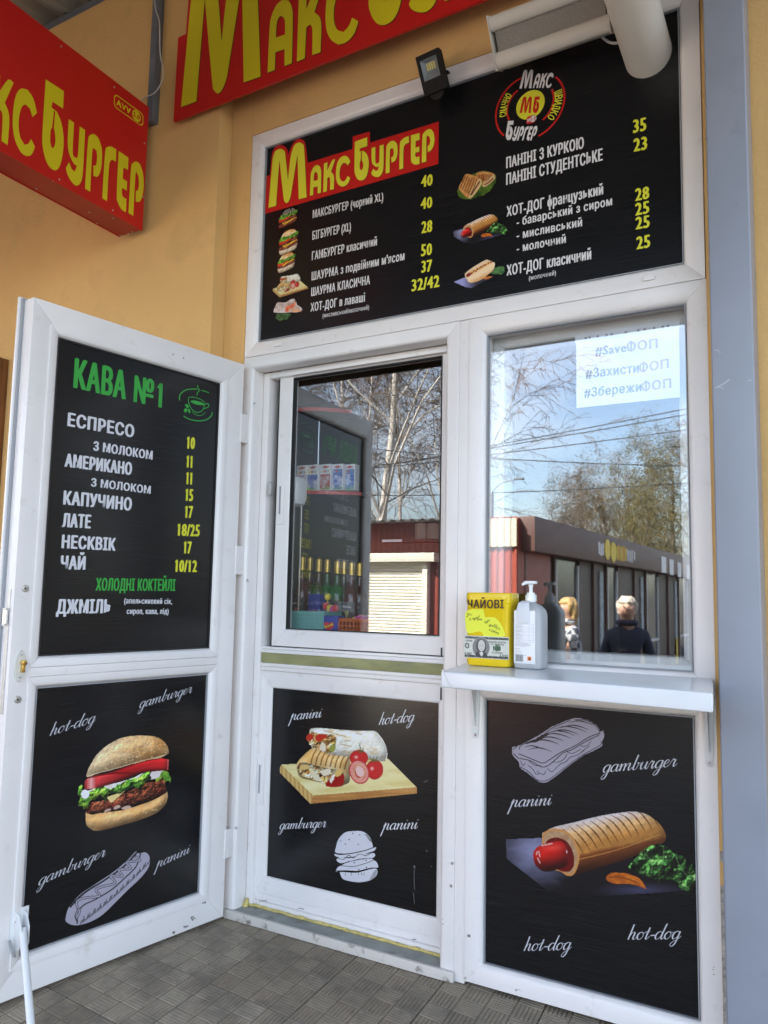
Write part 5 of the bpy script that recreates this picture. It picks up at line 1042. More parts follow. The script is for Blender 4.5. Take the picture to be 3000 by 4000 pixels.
# yellow tin for tips
TY0, TY1 = -.112, -.008; TX0, TX1 = on_y(TY0)(1814, 2600)[0], on_y(TY0)(1986, 2604)[0]
TZ1 = on_y(TY0)(1812, 2314)[2]
tn = thing('tip_tin', 'yellow tin for tips with a banknote and a handwritten note, on the shelf', 'tin', ((TX0+TX1)/2, (TY0+TY1)/2, SHZ))
YT = mat('yellow_lacquer', (.80, .56, .004), .28, noise=.05, nscale=9, bump=.05, bscale=18, coat=.2)
def rrect(x0, x1, y0, y1, r, z, n=5):
    out = []
    for cx, cy, a0 in ((x1-r, y1-r, 0), (x0+r, y1-r, 90), (x0+r, y0+r, 180), (x1-r, y0+r, 270)):
        out += [np.array([cx+r*math.cos(a), cy+r*math.sin(a), z]) for a in np.radians(np.linspace(a0, a0+90, n))]
    return out
h_ = TZ1-SHZ; rings = []
for ins, zz, rr_ in ((.010, 0, .020), (.003, .004, .022), (.0, .014, .024), (.0, h_*.85, .024), (-.0025, h_*.865, .026), (-.0025, h_*.985, .026), (.0, h_, .024), (.006, h_, .020), (.006, h_-.01, .020), (.02, h_-.012, .015)):
    rings.append(rrect(TX0+ins, TX1-ins, TY0+ins, TY1-ins, rr_, SHZ+zz))
m = MB(); m.loft(rings); m.build('tin_body', YT, tn, smooth=True)
TP = Zm(1780, 2230, .24111); Pt = on_y(TY0-.0006); BRN = mat('brown_marker', (.05, .012, .006), .5); NOTE = mat('yellow_sticky_note', (.78, .80, .06), .75); GRN = mat('green_pen', (.03, .06, .02), .6)
np_ = [(150, 690), (190, 645), (280, 618), (400, 625), (425, 610), (455, 640), (470, 720), (495, 755), (560, 745), (640, 755), (720, 830), (765, 920), (800, 1010), (805, 1040), (750, 1080), (650, 1082), (455, 1070), (430, 1010), (395, 980), (290, 1000), (205, 1018), (165, 950)]
poly_px([np_], TP, Pt, NOTE, tn, name='paper_note', lift=.0006)
hand = lambda st, wd, mt, nm, lf: strokes_px([(s, wd) for s in st], TP, Pt, mt, tn, name=nm, lift=lf)
text_px('ЧАЙОВІ', TP, (195, 598), (785, 606), 125, Pt, BRN, tn, bold=.05, name='marker_lettering', lift=.0030)
hand([[(185, 735), (175, 745), (190, 745), (200, 715), (185, 690), (215, 685), (215, 715), (195, 722)], [(215, 715), (245, 700), (250, 720), (262, 712)], [(222, 775), (240, 770), (232, 800), (250, 790)], [(265, 770), (285, 765), (285, 790), (300, 770), (305, 800)], [(312, 760), (315, 810)], [(312, 765), (335, 760), (330, 785)], [(345, 745), (345, 775), (362, 760), (368, 740), (370, 775)], [(385, 715), (380, 740), (392, 745)],
      [(355, 790), (365, 780), (372, 798), (356, 802), (355, 790)], [(385, 775), (392, 795), (405, 775), (405, 800)], [(425, 770), (425, 795), (440, 790)],
      [(470, 820), (490, 815), (475, 845), (500, 840), (525, 800), (510, 850)], [(530, 800), (545, 815), (560, 780)], [(552, 870), (545, 895), (570, 890), (575, 865), (550, 910)], [(590, 880), (595, 905), (612, 890), (590, 880)], [(640, 860), (625, 895), (640, 915), (655, 895), (635, 890)], [(645, 870), (690, 885)], [(665, 905), (660, 955)], [(668, 905), (685, 920), (670, 930)], [(695, 930), (718, 935), (700, 950), (715, 960)],
      [(565, 935), (545, 960), (570, 968)], [(580, 960), (600, 955), (585, 985), (610, 985)], [(620, 965), (612, 1005)], [(622, 965), (640, 975), (625, 990)], [(650, 980), (648, 1005), (665, 1000), (668, 985), (670, 1010)], [(680, 1005), (700, 1000), (685, 1025), (705, 1025)]], 6, GRN, 'pen_lettering', .0012)
# souvenir banknote
nc = Canvas(0, 0, 720, 330, 150)
nc.fill([(0, 0), (720, 0), (720, 330), (0, 330)], lambda X, Y: mixc((224, 224, 212), (206, 208, 196), fnoise(X, Y, 60, 3)), smooth=False)
for y0, y1 in ((10, 44), (286, 318)): nc.fill([(10, y0), (710, y0), (710, y1), (10, y1)], lambda X, Y: mixc((52, 54, 52), (150, 150, 144), (vnoise(X, Y, 9, 5) > .62)*1.), smooth=False)
nc.ell(275, 165, 140, 150, (150, 150, 144)); nc.ell(275, 165, 128, 138, lambda X, Y: mixc((112, 112, 108), (150, 150, 146), vnoise(X, Y, 6, 4)))
nc.fill([(190, 290), (210, 230), (340, 235), (375, 300), (270, 318)], (70, 70, 68), smooth=True); nc.ell(278, 150, 82, 108, (84, 82, 80)); nc.ell(282, 140, 56, 84, (206, 204, 198)); nc.ell(262, 140, 10, 5, (90, 88, 86)); nc.ell(302, 142, 10, 5, (90, 88, 86)); nc.fill([(270, 190), (296, 192), (284, 200)], (120, 116, 112))
nc.fill([(250, 240), (310, 240), (285, 300)], (214, 212, 206)); nc.ell(50, 150, 36, 42, (60, 62, 60)); nc.ell(50, 150, 22, 26, (190, 190, 182))
nc.ell(535, 165, 52, 48, lambda X, Y: mixc((60, 96, 72), (150, 170, 150), vnoise(X, Y, 10, 3)))
A_ = Pt(*TP(140, 1052)); Bn = Pt(*TP(868, 1448)); 
def note_map(X, Y): return np.stack([A_[0]+X/720*(Bn[0]-A_[0]), np.full(X.shape, TY0-.0013), Pt(*TP(868, 1100))[2]+.005+Y/330*(Bn[2]-Pt(*TP(868, 1100))[2]-.005)], 1)
nt_ = nc.mesh('banknote', None, None, PAPER, tn, gain=.9, map3=note_map)
zN0 = note_map(np.array([0.]), np.array([330.]))[0][2]; zNh = (note_map(np.array([0.]), np.array([0.]))[0][2]-zN0); nW = Bn[0]-A_[0]
def ntx(s, x0, x1, y, hh, mt): text3(s, (A_[0]+x0*nW, TY0-.0014, zN0+(1-y)*zNh), ((x1-x0)*nW, 0, 0), (0, 0, hh*zNh), (0, -1, 0), mt, nt_, bold=.06, lift=.0004)
INKGN = mat('dark_green_ink', (.03, .07, .04), .5); INKDK = mat('dark_grey_ink', (.06, .06, .06), .5)
ntx('СУВЕНИР', .03, .19, .27, .07, INKDK); ntx('UNITED STATES', .55, .93, .28, .075, INKDK); ntx('OF AMERICA', .60, .89, .37, .065, INKDK); ntx('100', .64, .82, .62, .2, INKGN); ntx('FF СУВЕНИР', .62, .86, .74, .065, INKDK); ntx('100', .79, .97, .87, .1, INKGN); ntx('100', .01, .17, .87, .12, INKDK)
# sanitiser bottle
BY0, BY1 = -.106, -.026; BX0, BX1 = on_y(BY0)(2002, 2600)[0], on_y(BY0)(2112, 2610)[0]
bt = thing('sanitiser_bottle', 'translucent white sanitiser bottle with pump and label beside the yellow tin', 'bottle', ((BX0+BX1)/2, (BY0+BY1)/2, SHZ))
BTM = mat('translucent_plastic', (.70, .71, .72), .3); b_ = BTM.node_tree.nodes['Principled BSDF']; b_.inputs['Transmission Weight'].default_value = .45; b_.inputs['Roughness'].default_value = .4; b_.inputs['Subsurface Weight'].default_value = .15; b_.inputs['Subsurface Radius'].default_value = (.02, .02, .02)
zt_ = on_y(-.09)(*TP(1200, 490))[2]; hb = zt_-SHZ; cx, cy = (BX0+BX1)/2, (BY0+BY1)/2; rings = []
for ins, zz, r_ in ((.008, 0, .012), (.001, .004, .016), (0, .012, .018), (0, hb*.80, .018), (.003, hb*.87, .018), (.012, hb*.93, .017), (.026, hb*.975, .011), (.030, hb, .008)):
    ix = ins*1.25; iy = min(ins*1.0, .024); rings.append(rrect(BX0+ix, BX1-ix, BY0+iy, BY1-iy, min(r_, (BY1-BY0)/2-iy-.001), SHZ+zz, 6))
m = MB(); m.loft(rings); m.build('bottle_body', BTM, bt, smooth=True)
PW = mat('white_pump_plastic', (.82, .82, .83), .3)
zc = lambda py: on_y(-.087)(*TP(1190, py))[2]
m = MB(); m.cyl((cx, cy, zt_-.002), (cx, cy, zc(390)), .0185, .0180, 24); m.cyl((cx, cy, zc(390)), (cx, cy, zc(350)), .0135, .0125, 20); pm_ = m.build('pump_collar', PW, bt, smooth=True)
m = MB(); m.cyl((cx, cy, zc(352)), (cx, cy, zc(285)), .0062, .0062, 14); m.cyl((cx, cy, zc(285)), (cx, cy, zc(215)), .0062, .0085, 14); m.build('pump_stem', PW, bt, smooth=True)
zh0, zh1 = zc(228), zc(162); hx0 = on_y(-.087)(*TP(1065, 200))[0]; hx1 = on_y(-.087)(*TP(1272, 200))[0]
m = MB(); m.loft([rrect(cx-.020, hx1, cy-.013, cy+.013, .006, z) for z in (zh0+.004, zh1)]); m.tube([(cx-.016, cy-.0, zh1-.007), (hx0+.006, cy-.012, zh1-.008), (hx0, cy-.015, zh1-.014)], [.0062, .005, .0045], 10); m.build('pump_head', PW, bt, bevel=.0015)
LBL = mat('white_label', (.80, .80, .81), .45)
lq = [(938, 640), (1280, 655), (1290, 1508), (950, 1478)]; Pl = on_y(BY0-.0005); a = Pl(*TP(945, 1490)); b = Pl(*TP(1288, 650))
lw, lh = b[0]-a[0], b[2]-a[2]
m = MB(); m.box(a[0], b[0], BY0-.0009, BY0-.0002, a[2], b[2]); lb = m.build('label', LBL, bt, bevel=.0002)
m = MB(); cxh = (Pl(*TP(1005, 600))[0]+Pl(*TP(1190, 600))[0])/2
m.loft([[np.array([cxh+s_*w2, y, z]) for s_, y in ((-1, y0), (1, y0), (1, y0+.002), (-1, y0+.002))] for (w2, y0, z) in ((.0215, BY0-.0045, Pl(*TP(1100, 850))[2]), (.0215, BY0-.0045, Pl(*TP(1100, 610))[2]), (.019, BY0+.004, zt_-.006), (.012, cy-.02, zt_+.0015))]); m.build('hang_tab', mat('pale_grey_tab', (.66, .68, .70), .4), bt, bevel=.0006)
yl = BY0-.0009
def ltx(s, x0, x1, y, hh, mt=INKDK, bold=.02): text3(s, (a[0]+x0*lw, yl, a[2]+(1-y)*lh), ((x1-x0)*lw, 0, 0), (0, 0, hh*lh), (0, -1, 0), mt, lb, bold=bold, lift=.0003)
GLN = mat('grey_print', (.34, .34, .36), .5)
m = MB()
for yy in (.26, .31, .355, .40, .47, .56, .60): m.box(a[0]+.08*lw, a[0]+.93*lw, yl-.0003, yl-.0001, a[2]+(1-yy)*lh-.0002, a[2]+(1-yy)*lh+.0002)
for xx in (.08, .42, .72, .93): m.box(a[0]+xx*lw-.0002, a[0]+xx*lw+.0002, yl-.00045, yl-.0003, a[2]+.40*lh, a[2]+.74*lh)
rr = random.Random(5)
for k in range(13): yy = .275+k*.026; m.box(a[0]+.10*lw, a[0]+(.28+.12*rr.random())*lw, yl-.0006, yl-.00046, a[2]+(1-yy)*lh-.0007, a[2]+(1-yy)*lh+.0003)
for k in range(9): yy = .62+k*.018+(0 if k < 4 else .03+(k-4)*.012); m.box(a[0]+.06*lw, a[0]+(.55+.38*rr.random() if k < 4 or k == 8 else .25+.15*rr.random())*lw, yl-.0006, yl-.00046, a[2]+(1-yy)*lh-.0006, a[2]+(1-yy)*lh+.0003)
m.build('label_table', GLN, lb)
m = MB(); x = .08
while x < .44: w_ = rr.choice((.006, .010, .016)); m.box(a[0]+x*lw, a[0]+(x+w_)*lw, yl-.0003, yl-.0001, a[2]+.035*lh, a[2]+.165*lh); x += w_+rr.choice((.006, .01))
m.build('barcode', INKDK, lb)
m = MB(); m.box(a[0]+.64*lw, a[0]+.82*lw, yl-.0003, yl-.0001, a[2]+.06*lh, a[2]+.135*lh); hz_ = m.build('hazard_mark', mat('orange_mark', (.80, .22, .02), .5), lb)
fx, fz = a[0]+.73*lw, a[2]+.072*lh; V = [(fx-.003, yl-.0005, fz), (fx+.003, yl-.0005, fz), (fx+.0035, yl-.0005, fz+.003), (fx+.001, yl-.0005, fz+.0075), (fx-.0028, yl-.0005, fz+.004)]; mesh_obj('flame', V, [(0, 1, 2, 3, 4)], INKK, hz_)

# ================================================================== paper notice behind the fixed window
PN = on_y(.0325)
pn = thing('paper_notice', 'white paper notice in a plastic sleeve inside the upper right of the window', 'notice', (1.5, .034, 1.8))
a = PN(*ZW(666, 655)); b = PN(*ZW(1198, 262)); ztop = PN(*ZW(666, 318))[2]; zbot = PN(*ZW(666, 655))[2]
PAP = mat('white_paper', (.85, .86, .86), .7); m = MB(); m.box(a[0], b[0], .0326, .0335, zbot, ztop); sheet = m.build('sheet', PAP, pn)
SLV = mat('sleeve_edge', (.72, .76, .80), .3); m = MB(); m.box(a[0]-.004, b[0]+.002, .0326, .0332, ztop+.0005, ztop+.028); slv = m.build('sleeve_edge', SLV, pn)
for k, x in enumerate((.10, .14, .22, .31, .36, .50, .62, .68, .77, .85, .90)):
    m = MB(); xx = a[0]+x*(b[0]-a[0]); m.cyl((xx, .0326, ztop+.012), (xx, .0322, ztop+.012), .0045, n=10); m.build('punch_hole', PVCG, slv)
GP = mat('grey_blue_print', (.10, .13, .16), .6); PK = mat('pale_pink_print', (.34, .24, .34), .6)
for (s1, s2, p0, p1, p2, cp_) in (('#Save', 'ФОП', (762, 385), (925, 362), (1088, 343), 44), ('#Захисти', 'ФОП', (713, 500), (990, 470), (1145, 448), 44), ('#Збережи', 'ФОП', (705, 600), (1003, 568), (1158, 550), 44)):
    text_px(s1, ZW, p0, p1, cp_, on_y(.0325), GP, sheet, bold=.05); text_px(s2, ZW, p1, p2, cp_, on_y(.0325), PK, sheet, bold=.05)
# ================================================================== inside the hatch
ZI1 = Zm(1090, 1380, .40386); ZI2 = Zm(1090, 1960, .40386)
CTZ = 1.120
REDE = mat('red_edge', (.50, .02, .02), .35); DKB = mat('dark_board', (.045, .04, .04), .5); WPL = mat('white_plastic', (.75, .76, .76), .35)
ct = thing('counter', 'dark counter inside the hatch carrying bottles and baskets', 'counter', (.4, .5, 0))
m = MB(); m.box(-.6, .88, .17, .75, CTZ-.04, CTZ); m.build('counter_top', DKB, ct, bevel=.003); m = MB(); m.box(-.6, .88, .2, .72, .001, CTZ-.041); m.build('counter_front', DKB, ct)
ds = thing('display_shelf', 'curved red edged display shelf inside the hatch', 'shelf', (.2, .5, 1.4))
Pi = on_y(.33)
def red_shelf(pts, th, yd, nm):
    P = [Pi(*ZI1(*q)) for q in pts]; z0 = np.mean([p[2] for p in P]); x0, x1 = P[0][0], P[-1][0]
    xs = np.linspace(x0-.25, x1, 14); yf = [.33+.14*max(0, (x-x0)/(x1-x0))**2 for x in xs]
    ring = [(x, y) for x, y in zip(xs, yf)]
    V = [(x, y, z0-th) for x, y in ring]+[(x, y, z0) for x, y in ring]; n = len(ring)
    m = MB(); m.add(V+[(x, y+.012, z) for x, y, z in V], [(i, i+1, n+i+1, n+i) for i in range(n-1)]+[(2*n+i, 2*n+n+i, 2*n+n+i+1, 2*n+i+1) for i in range(n-1)]+[(n+i, n+i+1, 3*n+i+1, 3*n+i) for i in range(n-1)]); e_ = m.build('shelf_edge', REDE, ds)
    m = MB(); m.prism([(x, y+.0125) for x, y in ring]+[(x1, yd), (x0-.25, yd)], lambda x, y: np.array([x, y, z0-th+.004]), lambda x, y: np.array([x, y, z0-.002])); m.build('shelf_board', DKB, ds)
    return z0
zs1 = red_shelf(((170, 1312), (400, 1310), (620, 1330)), .016, .6, 'shelf'); red_shelf(((180, 505), (350, 500), (530, 515)), .016, .6, 'shelf')
for q0, q1 in (((393, 600), (375, 1065)),):
    a = on_y(.46)(*ZI1(*q0)); b = on_y(.46)(*ZI1(*q1)); m = MB(); m.cyl((a[0], .46, zs1), (a[0], .46, a[2]+.03), .006, n=10); m.build('rod', CHROME, ds, smooth=True)
a = on_y(.34)(*ZI1(213, 1370)); m = MB(); m.cyl((a[0], .345, CTZ), (a[0], .345, zs1-.017), .006, n=10); m.build('rod', CHROME, ds, smooth=True)
m = MB(); m.box(-.5, .86, .76, .78, CTZ, 2.3); m.build('back_board', DKB, ds)
# juice cartons
kids = [((150, 60, 120), 0), ((90, 110, 190), 0), ((180, 80, 70), 0), ((50, 80, 170), 1), ((40, 90, 180), 1)]
cnames = ['leftmost juice carton with purple picture on the red shelf', 'second juice carton from the left with pale blue picture', 'middle juice carton with reddish picture on the red shelf', 'second juice carton from the right with blue picture', 'rightmost juice carton with deep blue picture on the red shelf']
for k, (xl, yb_) in enumerate(((165, 1308), (272, 1308), (395, 1308), (512, 1314), (627, 1330))):
    yy = .345+.02*k*(k/5); a = on_y(yy)(*ZI1(xl, yb_)); b = on_y(yy)(*ZI1(xl+105, yb_)); w_ = max(.045, b[0]-a[0]); z0 = zs1; h_ = .120
    t_ = thing('juice_carton', cnames[k], 'carton', (a[0]+w_/2, yy+.02, z0), 'juice cartons in a row on the red shelf')
    m = MB(); m.box(a[0], a[0]+w_*.96, yy, yy+.04, z0, z0+h_); bx_ = m.build('carton_body', mat('carton_white', (.78, .78, .80), .35), t_, bevel=.001)
    c = Canvas(0, 0, 100, 240, 24); cc_ = kids[k][0]
    c.fill([(0, 90), (100, 90), (100, 240), (0, 240)], lambda X, Y, cc_=cc_, k=k: mixc(mixc(cc_, (225, 225, 235), fnoise(X, Y, 40, k*3)*2.2-.7), (120, 190, 80), (Y-190)/60+fnoise(X, Y, 30, k)-.6), smooth=False)
    if kids[k][1]: c.fill([(0, 45), (100, 45), (100, 92), (0, 92)], (70, 130, 205), smooth=False)
    c.ell(50, 26, 36, 14, (190, 30, 40))
    c.mesh('carton_print', None, None, PAPER, t_, gain=.9, map3=lambda X, Y: np.stack([a[0]+X/100*w_*.96, np.full(X.shape, yy-.0008), z0+h_*(1-Y/240)], 1))
    text3('Rich', (a[0]+.22*w_, yy-.001, z0+h_*(1-32/240)), (w_*.54, 0, 0), (0, 0, h_*.06), (0, -1, 0), INKWm, t_, bold=.02, lift=.0006)
    for j, (ch, cl_) in enumerate(zip('KIDS', ((.75, .5, .03), (.75, .1, .03), (.1, .4, .6), (.5, .3, .05)))): text3(ch, (a[0]+(.18+.17*j)*w_, yy-.001, z0+h_*(1-78/240)), (w_*.14, 0, 0), (0, 0, h_*.09), (0, -1, 0), mat('kids_ink_%d' % j, cl_, .4), t_, bold=.06, lift=.0006)
# syrup bottles
GOLD = mat('gold_cap', (.55, .38, .10), .32, metal=.7); cols = [(.10, .02, .02), (.10, .03, .02), (.06, .04, .02), (.03, .10, .04), (.02, .09, .03), (.05, .05, .03), (.08, .02, .02), (.06, .03, .02)]
bl_ = ['first syrup bottle from the left behind the steel rod', 'second syrup bottle from the left', 'third syrup bottle from the left', 'fourth syrup bottle from the left with greenish syrup', 'fifth syrup bottle from the left with green syrup', 'sixth syrup bottle from the left', 'second syrup bottle from the right', 'rightmost syrup bottle inside the hatch']
zcap = None
for k, (xc, yt) in enumerate(((228, 528), (302, 532), (388, 545), (470, 552), (568, 565), (633, 570), (706, 580), (783, 586))):
    yy = .43+.035*(k % 2); p = on_y(yy)(*ZI2(xc, yt)); b2 = on_y(yy)(*ZI2(xc, yt+130)); H = max(.26, p[2]-CTZ); x = p[0]; zc_ = b2[2]
    t_ = thing('syrup_bottle', 'gold capped '+bl_[k], 'bottle', (x, yy, CTZ), 'syrup bottles on the counter inside the hatch')
    prof_ = [(.030, 0), (.032, .01), (.032, H*.52), (.028, H*.58), (.016, H*.66), (.0125, H*.72), (.0125, H*.80)]
    m = MB(); m.loft([[np.array([x+r_*math.cos(t), yy+r_*math.sin(t), CTZ+z_]) for t in np.linspace(0, 2*math.pi, 16, endpoint=False)] for r_, z_ in prof_]); m.build('bottle_glass', mat('syrup_%d' % k, cols[k], .12, spec=.6), t_, smooth=True)
    m = MB(); m.cyl((x, yy, zc_), (x, yy, CTZ+H-.006), .0155, .0150, 16); m.cyl((x, yy, CTZ+H-.0055), (x, yy, CTZ+H), .0125, .009, 16); m.build('cap', GOLD, t_, smooth=True)
    m = MB(); n = 9; ang = np.linspace(R(205), R(335), n); V = [(x+.0326*math.cos(t), yy+.0326*math.sin(t), CTZ+z_) for z_ in (.03, H*.46) for t in ang]; m.add(V, [(i, i+1, n+i+1, n+i) for i in range(n-1)]); lb_ = m.build('label', DKB, t_, smooth=True)
    text3('MARIBELL', (x-.024, yy-.0328, CTZ+H*.38), (.048, 0, 0), (0, 0, .009), (0, -1, 0), INKW, t_, bold=.02, lift=.0004)
    cx_ = ((.45, .10, .10), (.5, .14, .12), (.55, .32, .10), (.5, .30, .15), (.45, .05, .06), (.55, .55, .20), (.55, .50, .20), (.35, .15, .2))[k]
    m = MB(); m.add([(x-.012, yy-.0335, CTZ+H*.34), (x+.012, yy-.0335, CTZ+H*.34), (x+.003, yy-.0335, CTZ+H*.24), (x-.003, yy-.0335, CTZ+H*.24)], [(0, 1, 2, 3)]); m.add([(x-.001, yy-.0334, CTZ+H*.25), (x+.001, yy-.0334, CTZ+H*.25), (x+.001, yy-.0334, CTZ+.05), (x-.001, yy-.0334, CTZ+.05)], [(0, 1, 2, 3)]); m.build('label_picture', mat('label_fruit_%d' % k, cx_, .5), t_)
# baskets and sweets
def basket(name, label, q0, q1, yy, dep, mt, rows, cols_, flare=.012):
    a = on_y(yy)(*ZI2(*q0)); b = on_y(yy)(*ZI2(*q1)); z0, z1 = CTZ, a[2]; x0, x1 = a[0], b[0]
    t_ = thing(name, label, 'basket', ((x0+x1)/2, yy+dep/2, z0))
    m = MB(); m.box(x0-.004, x1+.004, yy-.004, yy+dep+.004, z1-.012, z1); m.box(x0+.006, x1-.006, yy+.006, yy+dep-.006, z1-.0125, z1-.0005); r_ = MB(); 
    ring_o = rrect(x0-.004, x1+.004, yy-.004, yy+dep+.004, .012, z1); ring_i = rrect(x0+.006, x1-.006, yy+.006, yy+dep-.006, .01, z1)
    r_.loft([ring_o, [p-np.array([0, 0, .012]) for p in ring_o], [p-np.array([0, 0, .012]) for p in ring_i], ring_i, ring_o], caps=False); r_.build('rim', mt, t_, bevel=.001)
    g = MB(); H = z1-.012-z0; W_ = x1-x0; bw = .0035
    for i in range(cols_+1): xx = x0+W_*i/cols_; g.box(xx-bw, xx+bw, yy, yy+.003, z0, z0+H)
    for j in range(rows+1): zz = z0+H*j/rows; g.box(x0, x1, yy+.0005, yy+.0025, max(z0, zz-bw*.8), zz+bw*.8)
    g.build('front_lattice', mt, t_)
    s = MB(); s.box(x0, x0+.003, yy+.0031, yy+dep, z0, z0+H); s.box(x1-.003, x1, yy+.0031, yy+dep, z0, z0+H); s.box(x0+.0031, x1-.0031, yy+dep-.003, yy+dep, z0, z0+H); s.box(x0+.0031, x1-.0031, yy+.0031, yy+dep-.0031, z0+.0005, z0+.003); s.build('basket_shell', mt, t_)
    return x0, x1, z0, z1
basket('plastic_basket', 'pale teal plastic basket with a perforated front at the hatch corner', (70, 1055), (428, 1055), .185, .14, mat('teal_plastic', (.15, .38, .35), .4), 9, 22)
bo = basket('plastic_basket', 'orange plastic basket with square holes inside the hatch', (580, 1125), (868, 1125), .185, .14, mat('orange_plastic', (.42, .09, .015), .4), 4, 8)
BLUE = mat('blue_box', (.02, .04, .28), .35); HEART = mat('heart_red', (.55, .02, .03), .4)
for nm, q0, q1, yy, zb_, lab in (('candy_box', (413, 1100), (572, 1100), .186, CTZ, 'blue sweets box with a red heart between the two baskets'), ('candy_box', (285, 890), (395, 890), .34, CTZ, 'tall blue sweets box with a red heart behind the teal basket')):
    a = on_y(yy)(*ZI2(*q0)); b = on_y(yy)(*ZI2(*q1)); t_ = thing(nm, lab, 'box', ((a[0]+b[0])/2, yy, zb_), 'blue sweets boxes with hearts')
    m = MB(); m.box(a[0], b[0], yy, yy+.05, zb_, a[2]); m.build('box_body', BLUE, t_, bevel=.001)
    cx_, cz_, s_ = (a[0]+b[0])/2-.004, (zb_+a[2])/2+(.004 if zb_ == CTZ else 0), .5*min(b[0]-a[0], .05)
    hp = [(s_*1.0*math.sin(t)**3, s_*(.81*math.cos(t)-.31*math.cos(2*t)-.12*math.cos(3*t)-.06*math.cos(4*t))) for t in np.linspace(0, 2*math.pi, 26, endpoint=False)]
    mesh_obj('heart', [(cx_+x, yy-.0006, cz_+z) for x, z in hp], [tuple(range(26))[::-1]], HEART, t_)
    text3('Sipserdi', (cx_-s_*.9, yy-.0008, cz_-s_*.35), (s_*1.8, 0, s_*.55), (-.1*s_, 0, s_*.42), (0, -1, 0), INKY, t_, bold=.05, lift=.0005)
rr = random.Random(6); SWC = [mat('sweet_%d' % i, c_, .3) for i, c_ in enumerate(((.6, .05, .06), (.7, .55, .08), (.55, .10, .30), (.10, .12, .5), (.7, .68, .6)))]
for k in range(14):
    x = rr.uniform(bo[0]+.02, bo[1]-.02); y = rr.uniform(.20, .29); z = bo[3]-.004+rr.uniform(0, .012); an = rr.uniform(0, 3.1); d = np.array([math.cos(an), math.sin(an)*.6, .2*rr.random()])
    m = MB(); c_ = np.array([x, y, z]); m.tube([c_-d*.022, c_-d*.012, c_-d*.009, c_, c_+d*.009, c_+d*.012, c_+d*.022], [.007, .002, .008, .009, .008, .002, .007], 7); m.build('sweet', SWC[k % 5], None, smooth=True, label='wrapped sweet lying in the orange basket', cat='sweet', group='wrapped sweets in the orange basket')
hd_ = MB()
for k, (x, y) in enumerate(((455, 1010), (490, 1030), (520, 1040), (545, 1030), (470, 920))):
    p = on_y(.30)(*ZI2(x, y)); m = MB(); m.tube([p+np.array([0, 0, -.016]), p+np.array([0, 0, -.012]), p, p+np.array([0, 0, .012]), p+np.array([0, 0, .016])], [.004, .012, .016, .012, .004], 10); m.cyl((p[0], .30, CTZ), (p[0], .30, p[2]-.014), .002, n=6); m.build('lollipop', SWC[k % 3], None, smooth=True, label='red wrapped lollipop standing behind the blue sweets box', cat='lollipop', group='lollipops behind the sweets box')
# cups on a wall shelf, dispenser
wsf = thing('wall_shelf', 'narrow white shelf inside the hatch at upper right', 'shelf', (.7, .6, 1.5)); a = on_y(.5)(*ZI2(1000, 372)); b = on_y(.5)(*ZI2(1545, 372)); zsf = a[2]
m = MB(); m.box(a[0], b[0]+.1, .5, .62, zsf-.008, zsf); m.build('shelf_board', DKB, wsf); m = MB(); a2 = on_y(.498)(*ZI2(1190, 372)); m.box(a[0], a2[0], .496, .4995, zsf-.009, zsf+.002); m.build('price_strip', WPL, wsf)
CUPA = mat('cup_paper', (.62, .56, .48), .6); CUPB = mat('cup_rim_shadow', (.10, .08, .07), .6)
for xc, lab in ((1388, 'left stack of paper cups on the narrow shelf inside the hatch'), (1505, 'right stack of paper cups on the narrow shelf inside the hatch')):
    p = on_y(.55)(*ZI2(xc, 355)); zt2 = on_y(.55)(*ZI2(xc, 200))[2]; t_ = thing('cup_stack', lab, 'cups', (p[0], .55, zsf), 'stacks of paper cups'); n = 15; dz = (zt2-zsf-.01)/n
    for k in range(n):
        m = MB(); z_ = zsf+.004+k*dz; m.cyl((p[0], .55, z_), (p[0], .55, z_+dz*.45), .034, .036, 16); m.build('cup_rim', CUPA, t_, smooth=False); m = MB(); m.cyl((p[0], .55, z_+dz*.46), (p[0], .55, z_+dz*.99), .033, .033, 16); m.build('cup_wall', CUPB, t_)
a = on_y(.135)(*ZI1(115, 1470)); b = on_y(.135)(*ZI1(172, 1180)); 
m = MB(); m.loft([rrect(a[0]-.05, b[0]-i_, .14+i_, .22-i_, .012, a[2]+(b[2]-a[2])*t_) for t_, i_ in ((0, .022), (.08, .006), (.3, 0), (.85, .002), (.97, .008), (1., .02))]); m.build('soap_dispenser', WPL, None, smooth=True, label='white dispenser on the left edge inside the hatch', cat='dispenser')
# dim back of the room, seen through the fixed window
cup = thing('back_cabinet', 'dark brown cabinet in the room behind the fixed window', 'cabinet', (1.6, 2.5, 0)); m = MB(); m.box(.95, 2.6, 2.2, 3.1, .002, 2.2); m.build('cabinet_body', mat('dark_brown_board', (.05, .03, .02), .5), cup, bevel=.004)
